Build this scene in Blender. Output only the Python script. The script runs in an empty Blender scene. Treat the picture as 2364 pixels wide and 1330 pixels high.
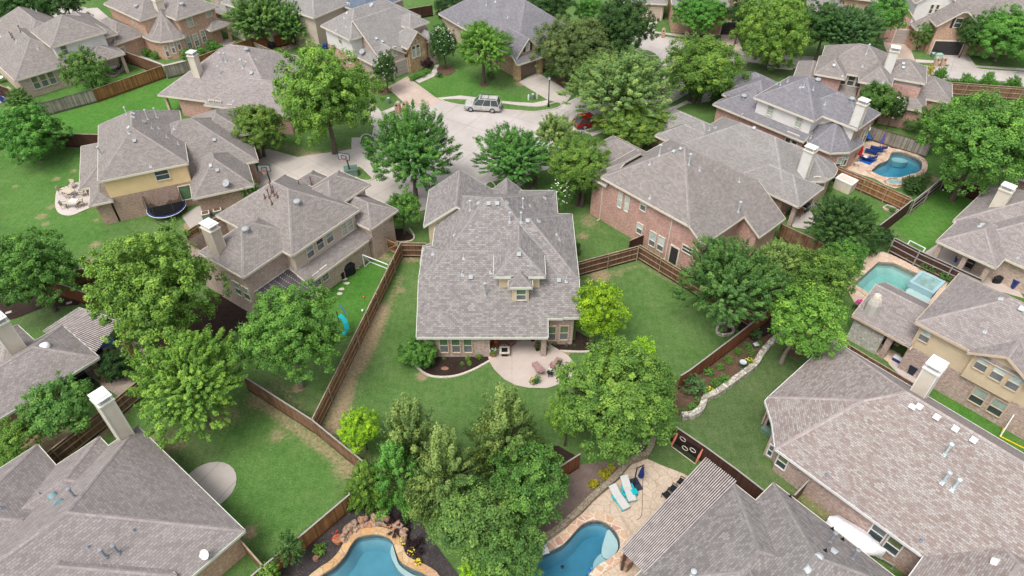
import bpy, math, random
import numpy as np
from mathutils import Vector, Matrix, noise
from mathutils.bvhtree import BVHTree
from mathutils.geometry import tessellate_polygon
random.seed(7)
SC = bpy.context.scene
COL = SC.collection
# ---------------------------------------------------------------- camera
F_PX, PITCH, CAM_H = 1600.0, math.radians(42.2), 46.0
cam_d = bpy.data.cameras.new('camera'); cam = bpy.data.objects.new('camera', cam_d); COL.objects.link(cam)
cam.location = (0, 0, CAM_H); cam.rotation_euler = (math.pi/2 - PITCH, 0, 0)
cam_d.sensor_width = 36.0; cam_d.lens = F_PX/2364*36; cam_d.clip_end = 6000; cam_d.clip_start = 0.5
SC.camera = cam
# ---------------------------------------------------------------- sky, sun, exposure
SUN_EL, SUN_AZ = math.radians(62), math.radians(215)     # azimuth the light comes from, clockwise from +Y
W = bpy.data.worlds.new("World"); SC.world = W; W.use_nodes = True
wn = W.node_tree; bg = wn.nodes['Background']
sky = wn.nodes.new('ShaderNodeTexSky'); sky.sky_type = 'NISHITA'; sky.sun_disc = False
sky.sun_elevation = SUN_EL; sky.sun_rotation = SUN_AZ; sky.air_density = 1.0; sky.dust_density = 4.0; sky.ozone_density = 0.6
hs = wn.nodes.new('ShaderNodeHueSaturation'); hs.inputs['Saturation'].default_value = 0.35
wn.links.new(sky.outputs[0], hs.inputs['Color']); wn.links.new(hs.outputs[0], bg.inputs[0]); bg.inputs[1].default_value = 0.15
sl = bpy.data.lights.new('sun', 'SUN'); so = bpy.data.objects.new('sun', sl); COL.objects.link(so)
sl.energy = 1.1; sl.angle = math.radians(22); sl.color = (1.0, 0.96, 0.90)
so.rotation_euler = (math.pi/2 - SUN_EL, 0, math.pi - SUN_AZ)
so.location = (0, 0, 90)
SC.view_settings.view_transform = 'Standard'; SC.view_settings.look = 'None'
SC.view_settings.exposure = 0.64; SC.view_settings.gamma = 1
# ---------------------------------------------------------------- measuring: a photo pixel to a point in the place
SP, CP = math.sin(PITCH), math.cos(PITCH)
def U(px, py, z=0.0):
    v = py - 665; t = (CAM_H - z)/(F_PX*SP + v*CP)
    return Vector(((px-1182)*t, (F_PX*CP - v*SP)*t, z))
def ray(px, py):
    v = py - 665
    return Vector((px-1182, F_PX*CP - v*SP, -(F_PX*SP + v*CP))).normalized()
def zdepth(p): return p.y*CP + (CAM_H-p.z)*SP
# ---------------------------------------------------------------- materials
MATS = {}
def newmat(name):
    m = bpy.data.materials.new(name); m.use_nodes = True; MATS[name] = m
    nt = m.node_tree; b = nt.nodes['Principled BSDF']; b.inputs['Roughness'].default_value = 0.85
    b.inputs['Specular IOR Level'].default_value = 0.25
    return m, nt, b
def N(nt, t, **k):
    n = nt.nodes.new(t)
    for a, v in k.items():
        if a.startswith('i_'): n.inputs[a[2:].replace('_', ' ')].default_value = v
        else: setattr(n, a, v)
    return n
def L(nt, a, b): nt.links.new(a, b)
def c4(c): return (c[0], c[1], c[2], 1)
def ramp(nt, src, stops):
    r = N(nt, 'ShaderNodeValToRGB'); e = r.color_ramp.elements
    while len(e) < len(stops): e.new(0.5)
    for i, (p, c) in enumerate(stops): e[i].position = p; e[i].color = c4(c)
    L(nt, src, r.inputs[0]); return r.outputs[0]
def mix(nt, f, a, b, bt='MIX'):
    m = N(nt, 'ShaderNodeMix', data_type='RGBA', blend_type=bt)
    for s, x in ((0, f), (6, a), (7, b)):
        if hasattr(x, 'links'): L(nt, x, m.inputs[s])
        else: m.inputs[s].default_value = x if s == 0 else c4(x)
    return m.outputs[2]
def noise_tex(nt, vec, scale, detail=3, rough=0.55):
    n = N(nt, 'ShaderNodeTexNoise'); n.inputs['Scale'].default_value = scale
    n.inputs['Detail'].default_value = detail; n.inputs['Roughness'].default_value = rough
    if vec is not None: L(nt, vec, n.inputs['Vector'])
    return n.outputs['Fac']
def bump(nt, b, h, s=0.3, d=0.02):
    n = N(nt, 'ShaderNodeBump'); n.inputs['Strength'].default_value = s; n.inputs['Distance'].default_value = d
    L(nt, h, n.inputs['Height']); L(nt, n.outputs[0], b.inputs['Normal'])
def plain(name, c, rough=0.7, var=0.12, scale=3.0, metal=0):
    m, nt, b = newmat(name); tc = N(nt, 'ShaderNodeTexCoord')
    f = noise_tex(nt, tc.outputs['Object'], scale)
    L(nt, ramp(nt, f, [(0.3, [x*(1-var) for x in c]), (0.7, [min(1, x*(1+var)) for x in c])]), b.inputs['Base Color'])
    b.inputs['Roughness'].default_value = rough; b.inputs['Metallic'].default_value = metal
    return m
def uvvec(nt, s=(1, 1, 1)):
    u = N(nt, 'ShaderNodeUVMap'); mp = N(nt, 'ShaderNodeMapping'); mp.inputs['Scale'].default_value = s
    L(nt, u.outputs[0], mp.inputs[0]); return mp.outputs[0]
def shingle(name, a, b_, m_, w=0.30, h=0.165, dark=0.72, blot=0.07):
    m, nt, b = newmat(name); v = uvvec(nt)
    br = N(nt, 'ShaderNodeTexBrick', offset=0.37, offset_frequency=2, squash=1.0)
    br.inputs['Scale'].default_value = 1; br.inputs['Brick Width'].default_value = w; br.inputs['Row Height'].default_value = h
    br.inputs['Mortar Size'].default_value = 0.016; br.inputs['Mortar Smooth'].default_value = 0.6; br.inputs['Bias'].default_value = 0
    br.inputs['Color1'].default_value = c4(a); br.inputs['Color2'].default_value = c4(b_); br.inputs['Mortar'].default_value = c4([x*dark for x in m_])
    L(nt, v, br.inputs['Vector'])
    br2 = N(nt, 'ShaderNodeTexBrick', offset=0.61, offset_frequency=3)
    br2.inputs['Scale'].default_value = 1; br2.inputs['Brick Width'].default_value = w*1.7; br2.inputs['Row Height'].default_value = h
    br2.inputs['Mortar Size'].default_value = 0.0; br2.inputs['Color1'].default_value = (0.965, 0.96, 0.96, 1); br2.inputs['Color2'].default_value = (1.035, 1.03, 1.03, 1)
    L(nt, v, br2.inputs['Vector'])
    c = mix(nt, 1.0, br.outputs['Color'], br2.outputs['Color'], 'MULTIPLY')
    f = noise_tex(nt, v, 0.55, 4)
    c = mix(nt, 1.0, c, ramp(nt, f, [(0.3, (1-blot,)*3), (0.7, (1+blot,)*3)]), 'MULTIPLY')
    g = noise_tex(nt, v, 22, 2, 0.7)
    c = mix(nt, 1.0, c, ramp(nt, g, [(0.3, (0.84,)*3), (0.7, (1.16,)*3)]), 'MULTIPLY')
    L(nt, c, b.inputs['Base Color']); b.inputs['Roughness'].default_value = 0.95
    bump(nt, b, br.outputs['Fac'], 0.5, -0.02)
    return m
def brick(name, a, b_, mortar, fleck=None, w=0.27, h=0.095):
    m, nt, b = newmat(name); v = uvvec(nt)
    br = N(nt, 'ShaderNodeTexBrick', offset=0.5)
    br.inputs['Scale'].default_value = 1; br.inputs['Brick Width'].default_value = w; br.inputs['Row Height'].default_value = h
    br.inputs['Mortar Size'].default_value = 0.012; br.inputs['Color1'].default_value = c4(a); br.inputs['Color2'].default_value = c4(b_); br.inputs['Mortar'].default_value = c4(mortar)
    L(nt, v, br.inputs['Vector']); c = br.outputs['Color']
    if fleck:
        v2 = uvvec(nt, (3.6, 9.5, 1)); f = noise_tex(nt, v2, 1.0, 2, 0.6)
        c = mix(nt, ramp(nt, f, [(0.51, (0, 0, 0)), (0.60, (0.8,)*3)]), c, fleck)
    f = noise_tex(nt, v, 0.7, 4); c = mix(nt, 1.0, c, ramp(nt, f, [(0.3, (0.86,)*3), (0.7, (1.12,)*3)]), 'MULTIPLY')
    L(nt, c, b.inputs['Base Color']); bump(nt, b, br.outputs['Fac'], 0.4, -0.012)
    return m
def siding(name, c, lap=0.19):
    m, nt, b = newmat(name); v = uvvec(nt)
    sx = N(nt, 'ShaderNodeSeparateXYZ'); L(nt, v, sx.inputs[0])
    d = N(nt, 'ShaderNodeMath', operation='DIVIDE'); L(nt, sx.outputs[1], d.inputs[0]); d.inputs[1].default_value = lap
    fr = N(nt, 'ShaderNodeMath', operation='FRACT'); L(nt, d.outputs[0], fr.inputs[0])
    col = ramp(nt, fr.outputs[0], [(0.0, [x*0.62 for x in c]), (0.16, c)])
    f = noise_tex(nt, v, 1.2, 3); col = mix(nt, 1.0, col, ramp(nt, f, [(0.3, (0.93,)*3), (0.7, (1.05,)*3)]), 'MULTIPLY')
    L(nt, col, b.inputs['Base Color']); b.inputs['Roughness'].default_value = 0.6; bump(nt, b, fr.outputs[0], 0.4, 0.02)
    return m
def stone(name, cols, scale=3.0, mortar=(0.35, 0.31, 0.26), coord='UV', edge=0.06):
    m, nt, b = newmat(name)
    if coord == 'UV': v = uvvec(nt)
    else: v = N(nt, 'ShaderNodeTexCoord').outputs['Object']
    vo = N(nt, 'ShaderNodeTexVoronoi'); vo.inputs['Scale'].default_value = scale; L(nt, v, vo.inputs['Vector'])
    ve = N(nt, 'ShaderNodeTexVoronoi', feature='DISTANCE_TO_EDGE'); ve.inputs['Scale'].default_value = scale; L(nt, v, ve.inputs['Vector'])
    sp = N(nt, 'ShaderNodeSeparateColor'); L(nt, vo.outputs['Color'], sp.inputs[0])
    n = len(cols); c = ramp(nt, sp.outputs[0], [((i+0.5)/n, cc) for i, cc in enumerate(cols)])
    c = mix(nt, ramp(nt, ve.outputs[0], [(edge*0.4, (1, 1, 1)), (edge, (0, 0, 0))]), c, mortar)
    f = noise_tex(nt, v, 6, 4); c = mix(nt, 1.0, c, ramp(nt, f, [(0.3, (0.85,)*3), (0.7, (1.12,)*3)]), 'MULTIPLY')
    L(nt, c, b.inputs['Base Color']); bump(nt, b, ve.outputs[0], 0.3, 0.05)
    return m
def concrete(name, c, joint=(3.0, 3.0), rot=0.0, jd=0.72, stain=0.12):
    m, nt, b = newmat(name); tc = N(nt, 'ShaderNodeTexCoord'); mp = N(nt, 'ShaderNodeMapping')
    mp.inputs['Rotation'].default_value = (0, 0, rot); L(nt, tc.outputs['Object'], mp.inputs[0]); v = mp.outputs[0]
    br = N(nt, 'ShaderNodeTexBrick', offset=0.0); br.inputs['Scale'].default_value = 1
    br.inputs['Brick Width'].default_value = joint[0]; br.inputs['Row Height'].default_value = joint[1]
    br.inputs['Mortar Size'].default_value = 0.035; br.inputs['Mortar Smooth'].default_value = 0.4
    br.inputs['Color1'].default_value = c4([x*0.965 for x in c]); br.inputs['Color2'].default_value = c4([x*1.035 for x in c]); br.inputs['Mortar'].default_value = c4([x*jd for x in c])
    L(nt, v, br.inputs['Vector'])
    f = noise_tex(nt, v, 0.22, 6, 0.65)
    col = mix(nt, 1.0, br.outputs['Color'], ramp(nt, f, [(0.32, (1-stain, 1-stain*1.05, 1-stain*1.15)), (0.68, (1+stain*0.5,)*3)]), 'MULTIPLY')
    g = noise_tex(nt, v, 9, 4, 0.7); col = mix(nt, 1.0, col, ramp(nt, g, [(0.3, (0.94,)*3), (0.7, (1.05,)*3)]), 'MULTIPLY')
    L(nt, col, b.inputs['Base Color']); b.inputs['Roughness'].default_value = 0.9
    return m
def wood(name, c, board=0.14, var=0.35, dk=0.45, weather=None):
    m, nt, b = newmat(name); v = uvvec(nt, (1/board, 1/6.0, 1))
    br = N(nt, 'ShaderNodeTexBrick', offset=0.0); br.inputs['Scale'].default_value = 1
    br.inputs['Brick Width'].default_value = 1; br.inputs['Row Height'].default_value = 1.0; br.inputs['Mortar Size'].default_value = 0.05
    br.inputs['Color1'].default_value = c4([x*(1-var) for x in c]); br.inputs['Color2'].default_value = c4([x*(1+var) for x in c]); br.inputs['Mortar'].default_value = c4([x*dk for x in c])
    L(nt, v, br.inputs['Vector']); col = br.outputs['Color']
    f = noise_tex(nt, uvvec(nt, (0.5, 0.8, 1)), 1.0, 4)
    col = mix(nt, 1.0, col, ramp(nt, f, [(0.3, (0.75,)*3), (0.7, (1.25,)*3)]), 'MULTIPLY')
    if weather:
        f2 = noise_tex(nt, uvvec(nt, (0.9, 1.6, 1)), 1.0, 3); col = mix(nt, ramp(nt, f2, [(0.45, (0,)*3), (0.7, (0.7,)*3)]), col, weather)
    L(nt, col, b.inputs['Base Color'])
    return m
# roofs: grey, taupe and mauve asphalt shingles
shingle('shingle_taupe', (0.215, 0.19, 0.176), (0.295, 0.268, 0.25), (0.22, 0.195, 0.185))
shingle('shingle_center', (0.195, 0.178, 0.172), (0.315, 0.292, 0.278), (0.19, 0.175, 0.17), w=0.32, h=0.18)
shingle('shingle_slate', (0.175, 0.17, 0.185), (0.24, 0.232, 0.248), (0.16, 0.155, 0.17))
shingle('shingle_grey', (0.235, 0.222, 0.21), (0.30, 0.285, 0.272), (0.22, 0.21, 0.20))
shingle('shingle_mauve', (0.24, 0.213, 0.203), (0.33, 0.30, 0.286), (0.25, 0.21, 0.21))
shingle('shingle_red', (0.25, 0.19, 0.173), (0.375, 0.35, 0.33), (0.25, 0.215, 0.20), w=0.30, h=0.145, blot=0.05)
shingle('shingle_blue', (0.10, 0.13, 0.18), (0.15, 0.18, 0.24), (0.1, 0.12, 0.15))
for k_, c_ in (('taupe', (0.30, 0.272, 0.256)), ('center', (0.285, 0.265, 0.252)), ('slate', (0.25, 0.24, 0.26)), ('grey', (0.33, 0.31, 0.30)), ('mauve', (0.345, 0.305, 0.293)), ('red', (0.38, 0.33, 0.315)), ('blue', (0.14, 0.17, 0.22))):
    shingle('cap_'+k_, [x*0.85 for x in c_], [x*1.12 for x in c_], c_, w=0.3, h=0.3, dark=0.75)
brick('brick_red', (0.44, 0.18, 0.14), (0.56, 0.30, 0.24), (0.48, 0.37, 0.32), (0.58, 0.47, 0.43))
brick('brick_brown', (0.31, 0.175, 0.125), (0.44, 0.28, 0.205), (0.36, 0.29, 0.24), (0.47, 0.38, 0.33))
brick('brick_tan', (0.40, 0.27, 0.21), (0.56, 0.42, 0.345), (0.50, 0.42, 0.36), (0.62, 0.54, 0.47))
brick('brick_orange', (0.42, 0.21, 0.12), (0.52, 0.30, 0.19), (0.46, 0.36, 0.28), (0.60, 0.47, 0.38))
brick('brick_pink', (0.36, 0.21, 0.17), (0.50, 0.35, 0.30), (0.5, 0.43, 0.39), (0.62, 0.55, 0.51))
siding('siding_yellow', (0.80, 0.60, 0.33)); siding('siding_tan', (0.68, 0.55, 0.38)); siding('siding_cream', (0.66, 0.60, 0.50))
siding('siding_beige', (0.55, 0.47, 0.38)); siding('siding_white', (0.72, 0.70, 0.67))
stone('stone_gold', [(0.42, 0.24, 0.10), (0.55, 0.36, 0.18), (0.34, 0.20, 0.11), (0.60, 0.46, 0.30)], 2.6)
stone('stone_white', [(0.50, 0.48, 0.44), (0.62, 0.60, 0.56), (0.42, 0.42, 0.40), (0.56, 0.52, 0.45)], 3.2)
stone('stone_river', [(0.32, 0.17, 0.10), (0.42, 0.25, 0.16), (0.25, 0.15, 0.11), (0.5, 0.34, 0.24)], 1.6, coord='Object')
stone('rubble', [(0.50, 0.46, 0.40), (0.62, 0.59, 0.52), (0.40, 0.37, 0.32), (0.30, 0.27, 0.22)], 3.4, (0.17, 0.15, 0.10), coord='Object')
stone('wall_stone', [(0.26, 0.21, 0.16), (0.33, 0.28, 0.21), (0.22, 0.18, 0.13), (0.29, 0.25, 0.17)], 2.6, (0.13, 0.11, 0.07), coord='Object')
stone('flagstone', [(0.54, 0.43, 0.33), (0.58, 0.47, 0.37), (0.53, 0.425, 0.33), (0.56, 0.45, 0.345)], 1.15, (0.44, 0.34, 0.255), coord='Object', edge=0.035)
stone('coping_flag', [(0.56, 0.38, 0.26), (0.45, 0.25, 0.19), (0.62, 0.48, 0.36), (0.50, 0.33, 0.22)], 1.7, (0.66, 0.58, 0.48), coord='Object', edge=0.06)
stone('coping_tan', [(0.50, 0.30, 0.14), (0.58, 0.38, 0.19), (0.45, 0.27, 0.17), (0.55, 0.40, 0.24)], 1.3, (0.34, 0.24, 0.16), coord='Object', edge=0.04)
stone('deck_peach', [(0.60, 0.44, 0.32), (0.66, 0.52, 0.40), (0.55, 0.38, 0.28), (0.62, 0.50, 0.40)], 1.0, (0.48, 0.36, 0.28), coord='Object', edge=0.03)
stone('paver', [(0.40, 0.32, 0.27), (0.46, 0.38, 0.32), (0.36, 0.28, 0.24), (0.43, 0.36, 0.31)], 3.0, (0.28, 0.22, 0.18), coord='Object', edge=0.05)
concrete('concrete_street', (0.48, 0.44, 0.413), (4.4, 5.2), 0.55, 0.62, 0.17)
concrete('concrete_walk', (0.53, 0.475, 0.44), (1.4, 1.4), 0.3, 0.8, 0.10)
concrete('concrete_drive', (0.50, 0.45, 0.41), (2.9, 3.4), 0.7, 0.72, 0.14)
concrete('concrete_rust', (0.50, 0.40, 0.34), (3.3, 3.0), 0.78, 0.72, 0.22)
concrete('concrete_patio', (0.55, 0.47, 0.42), (30, 30), 0, 0.8, 0.16)
concrete('concrete_slab', (0.44, 0.40, 0.37), (2.3, 30), 0.5, 0.7, 0.16)
wood('fence_brown', (0.19, 0.10, 0.055), weather=(0.24, 0.18, 0.13)); wood('fence_dark', (0.075, 0.035, 0.026), var=0.2)
wood('fence_red', (0.20, 0.075, 0.035), var=0.25); wood('fence_grey', (0.27, 0.245, 0.205), dk=0.35)
wood('fence_honey', (0.26, 0.125, 0.05)); wood('fence_mid', (0.155, 0.078, 0.045), var=0.3)
plain('rail_wood', (0.33, 0.25, 0.18), 0.85, 0.3, 1.5); plain('rail_dark', (0.15, 0.10, 0.08), 0.85, 0.3, 1.5); plain('galv', (0.34, 0.32, 0.30), 0.5, 0.1)
plain('trim_cream', (0.66, 0.60, 0.50), 0.6, 0.05); plain('trim_white', (0.74, 0.73, 0.71), 0.5, 0.05); plain('trim_tan', (0.58, 0.46, 0.34), 0.6, 0.06)
plain('trim_yellow', (0.70, 0.57, 0.38), 0.6, 0.05); plain('gutter_green', (0.62, 0.64, 0.54), 0.5, 0.05)
plain('white_metal', (0.72, 0.73, 0.73), 0.4, 0.04); plain('vent_grey', (0.36, 0.38, 0.39), 0.5, 0.1); plain('vent_teal', (0.18, 0.30, 0.32), 0.5, 0.1)
plain('pipe_rust', (0.16, 0.09, 0.07), 0.7, 0.2); plain('pipe_lead', (0.26, 0.27, 0.30), 0.6, 0.15); plain('black', (0.018, 0.019, 0.022), 0.5, 0.2)
plain('black_fabric', (0.015, 0.016, 0.02), 0.55, 0.3, 6); plain('door_brown', (0.22, 0.17, 0.14), 0.6, 0.05); plain('door_tan', (0.52, 0.42, 0.35), 0.6, 0.05)
plain('door_grey', (0.42, 0.37, 0.34), 0.6, 0.05); plain('door_black', (0.045, 0.040, 0.042), 0.6, 0.1); plain('navy', (0.012, 0.035, 0.16), 0.6, 0.2)
plain('blue', (0.02, 0.12, 0.48), 0.5, 0.1); plain('bin_blue', (0.02, 0.05, 0.22), 0.45, 0.1); plain('bin_dark', (0.03, 0.037, 0.06), 0.5, 0.1); plain('red', (0.60, 0.03, 0.02), 0.6, 0.1)
plain('pink', (0.70, 0.03, 0.30), 0.6, 0.1); plain('purple', (0.13, 0.12, 0.36), 0.7, 0.15); plain('turquoise', (0.01, 0.42, 0.47), 0.5, 0.1)
plain('cushion_grey', (0.52, 0.52, 0.50), 0.9, 0.06); plain('wicker', (0.21, 0.125, 0.11), 0.8, 0.3, 14); plain('sling_pink', (0.34, 0.215, 0.205), 0.8, 0.1)
plain('sling_tan', (0.50, 0.43, 0.34), 0.8, 0.1); plain('steel_dark', (0.07, 0.065, 0.06), 0.5, 0.2); plain('terracotta', (0.42, 0.18, 0.09), 0.8, 0.2); plain('pot_green', (0.06, 0.13, 0.10), 0.4, 0.2)
plain('cover_white', (0.74, 0.74, 0.76), 0.75, 0.06, 1.2); plain('shell_tan', (0.62, 0.54, 0.45), 0.7, 0.08); plain('salmon', (0.68, 0.22, 0.14), 0.7, 0.1)
plain('mulch_rim', (0.55, 0.50, 0.42), 0.9, 0.2, 8); plain('trunk', (0.12, 0.095, 0.075), 0.95, 0.3, 6); plain('trunk_pale', (0.25, 0.20, 0.165), 0.95, 0.3, 6)
plain('pergola_wood', (0.40, 0.365, 0.35), 0.9, 0.22, 2.5); plain('pergola_brown', (0.09, 0.055, 0.045), 0.8, 0.2); plain('kerb', (0.50, 0.45, 0.41), 0.9, 0.12, 2)
plain('soffit', (0.45, 0.41, 0.35), 0.8, 0.05); plain('rock', (0.30, 0.18, 0.13), 0.9, 0.4, 4); plain('yellow', (0.80, 0.50, 0.02), 0.6, 0.1); plain('umber', (0.30, 0.16, 0.10), 0.9, 0.3, 6)
plain('green_box', (0.13, 0.20, 0.16), 0.6, 0.1); plain('mint', (0.36, 0.52, 0.43), 0.6, 0.1); plain('orange', (0.80, 0.12, 0.02), 0.6, 0.1); plain('tin_roof', (0.085, 0.075, 0.078), 0.5, 0.25, 1.4); plain('sling_white', (0.60, 0.58, 0.54), 0.8, 0.1)
def glassy(name, c, rough=0.12, spec=0.5):
    m, nt, b = newmat(name); b.inputs['Base Color'].default_value = c4(c); b.inputs['Roughness'].default_value = rough; b.inputs['Specular IOR Level'].default_value = spec
    tc = N(nt, 'ShaderNodeTexCoord'); f = noise_tex(nt, tc.outputs['Object'], 1.4)
    L(nt, ramp(nt, f, [(0.3, [x*0.75 for x in c]), (0.7, [x*1.25 for x in c])]), b.inputs['Base Color'])
glassy('glass', (0.055, 0.075, 0.08)); glassy('blind', (0.33, 0.40, 0.36), 0.35, 0.3); glassy('blind_olive', (0.17, 0.20, 0.10), 0.3, 0.3); glassy('blind_white', (0.52, 0.60, 0.57), 0.35, 0.3)
glassy('screen', (0.15, 0.17, 0.18), 0.4, 0.3); glassy('glass_green', (0.10, 0.19, 0.10), 0.25, 0.3)
glassy('paint_silver', (0.44, 0.43, 0.41), 0.22, 0.6); glassy('paint_red', (0.30, 0.008, 0.012), 0.2, 0.6); glassy('tyre', (0.02, 0.02, 0.02), 0.8, 0.1); glassy('table_glass', (0.08, 0.22, 0.34), 0.15, 0.6)
glassy('tail_red', (0.4, 0.01, 0.01), 0.2, 0.5); glassy('spa_water', (0.24, 0.38, 0.36), 0.1); plain('galv_light', (0.46, 0.49, 0.51), 0.5, 0.1); glassy('lamp_clear', (0.6, 0.6, 0.6), 0.2, 0.5); glassy('sky_glass', (0.5, 0.6, 0.63), 0.2, 0.5)
def ground_mat():
    m, nt, b = newmat('lawn'); g = N(nt, 'ShaderNodeNewGeometry'); v = g.outputs['Position']
    at = N(nt, 'ShaderNodeVertexColor', layer_name='yard'); sp = N(nt, 'ShaderNodeSeparateColor'); L(nt, at.outputs[0], sp.inputs[0])
    f = noise_tex(nt, v, 0.16, 5, 0.6); f2 = noise_tex(nt, v, 1.6, 4, 0.65); f3 = noise_tex(nt, v, 7.5, 3, 0.8)
    base = ramp(nt, f, [(0.3, (0.070, 0.148, 0.036)), (0.5, (0.094, 0.180, 0.048)), (0.72, (0.125, 0.205, 0.066))])
    lush = ramp(nt, f, [(0.3, (0.052, 0.175, 0.022)), (0.7, (0.088, 0.235, 0.036))])
    dull = ramp(nt, f, [(0.3, (0.072, 0.098, 0.042)), (0.7, (0.105, 0.130, 0.062))])
    c = mix(nt, sp.outputs[1], base, lush); c = mix(nt, sp.outputs[2], c, dull)
    c = mix(nt, 1.0, c, ramp(nt, f2, [(0.3, (0.76, 0.82, 0.74)), (0.7, (1.22, 1.14, 1.25))]), 'MULTIPLY')
    c = mix(nt, 1.0, c, ramp(nt, f3, [(0.33, (0.62, 0.66, 0.6)), (0.66, (1.36, 1.28, 1.4))]), 'MULTIPLY')
    fn = noise_tex(nt, v, 3.6, 6, 0.82)
    ad = N(nt, 'ShaderNodeMath', operation='ADD'); L(nt, sp.outputs[0], ad.inputs[0]); L(nt, fn, ad.inputs[1])
    pt = noise_tex(nt, v, 0.45, 4, 0.6); c = mix(nt, ramp(nt, pt, [(0.52, (0,)*3), (0.75, (0.28,)*3)]), c, (0.16, 0.20, 0.07))
    wv = N(nt, 'ShaderNodeTexWave'); wv.inputs['Scale'].default_value = 0.55; wv.inputs['Distortion'].default_value = 1.2; L(nt, v, wv.inputs['Vector']); c = mix(nt, 1.0, c, ramp(nt, wv.outputs['Fac'], [(0.3, (0.98,)*3), (0.7, (1.02,)*3)]), 'MULTIPLY')
    soil = ramp(nt, noise_tex(nt, v, 3.5, 4, 0.7), [(0.3, (0.24, 0.155, 0.095)), (0.7, (0.45, 0.34, 0.23))])
    c = mix(nt, ramp(nt, ad.outputs[0], [(0.78, (0,)*3), (1.10, (0.85,)*3)]), c, soil)
    L(nt, c, b.inputs['Base Color']); b.inputs['Roughness'].default_value = 1.0; b.inputs['Specular IOR Level'].default_value = 0.1
    bump(nt, b, f3, 0.5, 0.05)
ground_mat()
def litter(name, a, b_, fl, sc=9):
    m, nt, b = newmat(name); v = N(nt, 'ShaderNodeNewGeometry').outputs['Position']
    c = ramp(nt, noise_tex(nt, v, 1.1, 5, 0.7), [(0.3, a), (0.7, b_)])
    f = noise_tex(nt, v, sc, 3, 0.8); c = mix(nt, ramp(nt, f, [(0.60, (0,)*3), (0.68, (1,)*3)]), c, fl)
    L(nt, c, b.inputs['Base Color']); b.inputs['Roughness'].default_value = 1; bump(nt, b, f, 0.6, 0.05)
litter('mulch', (0.022, 0.014, 0.011), (0.045, 0.028, 0.022), (0.10, 0.07, 0.055)); litter('mulch_brown', (0.085, 0.052, 0.034), (0.15, 0.095, 0.06), (0.24, 0.17, 0.11))
litter('gravel', (0.14, 0.10, 0.085), (0.22, 0.165, 0.145), (0.36, 0.30, 0.27), 12); litter('mulch_grey', (0.035, 0.030, 0.030), (0.065, 0.057, 0.057), (0.22, 0.19, 0.17), 10)
litter('soil', (0.20, 0.14, 0.10), (0.32, 0.24, 0.17), (0.42, 0.34, 0.26))
def foliage(name, trans=0.17):
    m, nt, b = newmat(name); oi = N(nt, 'ShaderNodeObjectInfo'); at = N(nt, 'ShaderNodeVertexColor', layer_name='tone')
    sp = N(nt, 'ShaderNodeSeparateColor'); L(nt, at.outputs[0], sp.inputs[0])
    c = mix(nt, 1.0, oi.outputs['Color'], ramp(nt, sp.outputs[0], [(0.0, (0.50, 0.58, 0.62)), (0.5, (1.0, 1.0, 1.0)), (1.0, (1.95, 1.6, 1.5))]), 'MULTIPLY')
    L(nt, c, b.inputs['Base Color']); b.inputs['Roughness'].default_value = 0.65; b.inputs['Specular IOR Level'].default_value = 0.25
    tr = N(nt, 'ShaderNodeBsdfTranslucent'); L(nt, mix(nt, 1.0, c, (1.2, 1.25, 0.6), 'MULTIPLY'), tr.inputs[0])
    ms = N(nt, 'ShaderNodeMixShader'); ms.inputs[0].default_value = trans
    L(nt, b.outputs[0], ms.inputs[1]); L(nt, tr.outputs[0], ms.inputs[2]); L(nt, ms.outputs[0], nt.nodes['Material Output'].inputs[0])
foliage('foliage'); plain('petal', (0.78, 0.76, 0.66), 0.7, 0.1); plain('petal_red', (0.40, 0.03, 0.03), 0.7, 0.2); plain('petal_yellow', (0.75, 0.55, 0.05), 0.7, 0.2)
def water(name, col, dens):
    """clear water: thin reflecting surface, light absorbed with depth"""
    m, nt, b = newmat(name); nt.nodes.remove(b)
    tr = N(nt, 'ShaderNodeBsdfTransparent'); gl = N(nt, 'ShaderNodeBsdfGlossy'); gl.inputs['Roughness'].default_value = 0.04; v = N(nt, 'ShaderNodeNewGeometry').outputs['Position']
    fr = N(nt, 'ShaderNodeFresnel'); fr.inputs[0].default_value = 1.33; bp = N(nt, 'ShaderNodeBump'); bp.inputs['Strength'].default_value = 0.6; bp.inputs['Distance'].default_value = 0.05
    L(nt, noise_tex(nt, v, 3.2, 4), bp.inputs['Height']); L(nt, bp.outputs[0], gl.inputs['Normal']); L(nt, bp.outputs[0], fr.inputs['Normal'])
    m2 = N(nt, 'ShaderNodeMixShader'); L(nt, fr.outputs[0], m2.inputs[0]); L(nt, tr.outputs[0], m2.inputs[1]); L(nt, gl.outputs[0], m2.inputs[2]); L(nt, m2.outputs[0], nt.nodes['Material Output'].inputs[0])
    ab = N(nt, 'ShaderNodeVolumeAbsorption'); ab.inputs[0].default_value = c4(col); ab.inputs[1].default_value = dens; L(nt, ab.outputs[0], nt.nodes['Material Output'].inputs['Volume'])
water('water_blue', (0.10, 0.72, 0.85), 0.55); water('water_teal', (0.22, 0.66, 0.76), 0.65); water('water_pale', (0.35, 0.80, 0.76), 0.40); water('water_deep', (0.02, 0.58, 0.74), 0.75)
plain('plaster', (0.32, 0.47, 0.52), 0.8, 0.08, 1.0); plain('plaster_pale', (0.46, 0.56, 0.55), 0.8, 0.08, 1.0)
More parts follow.
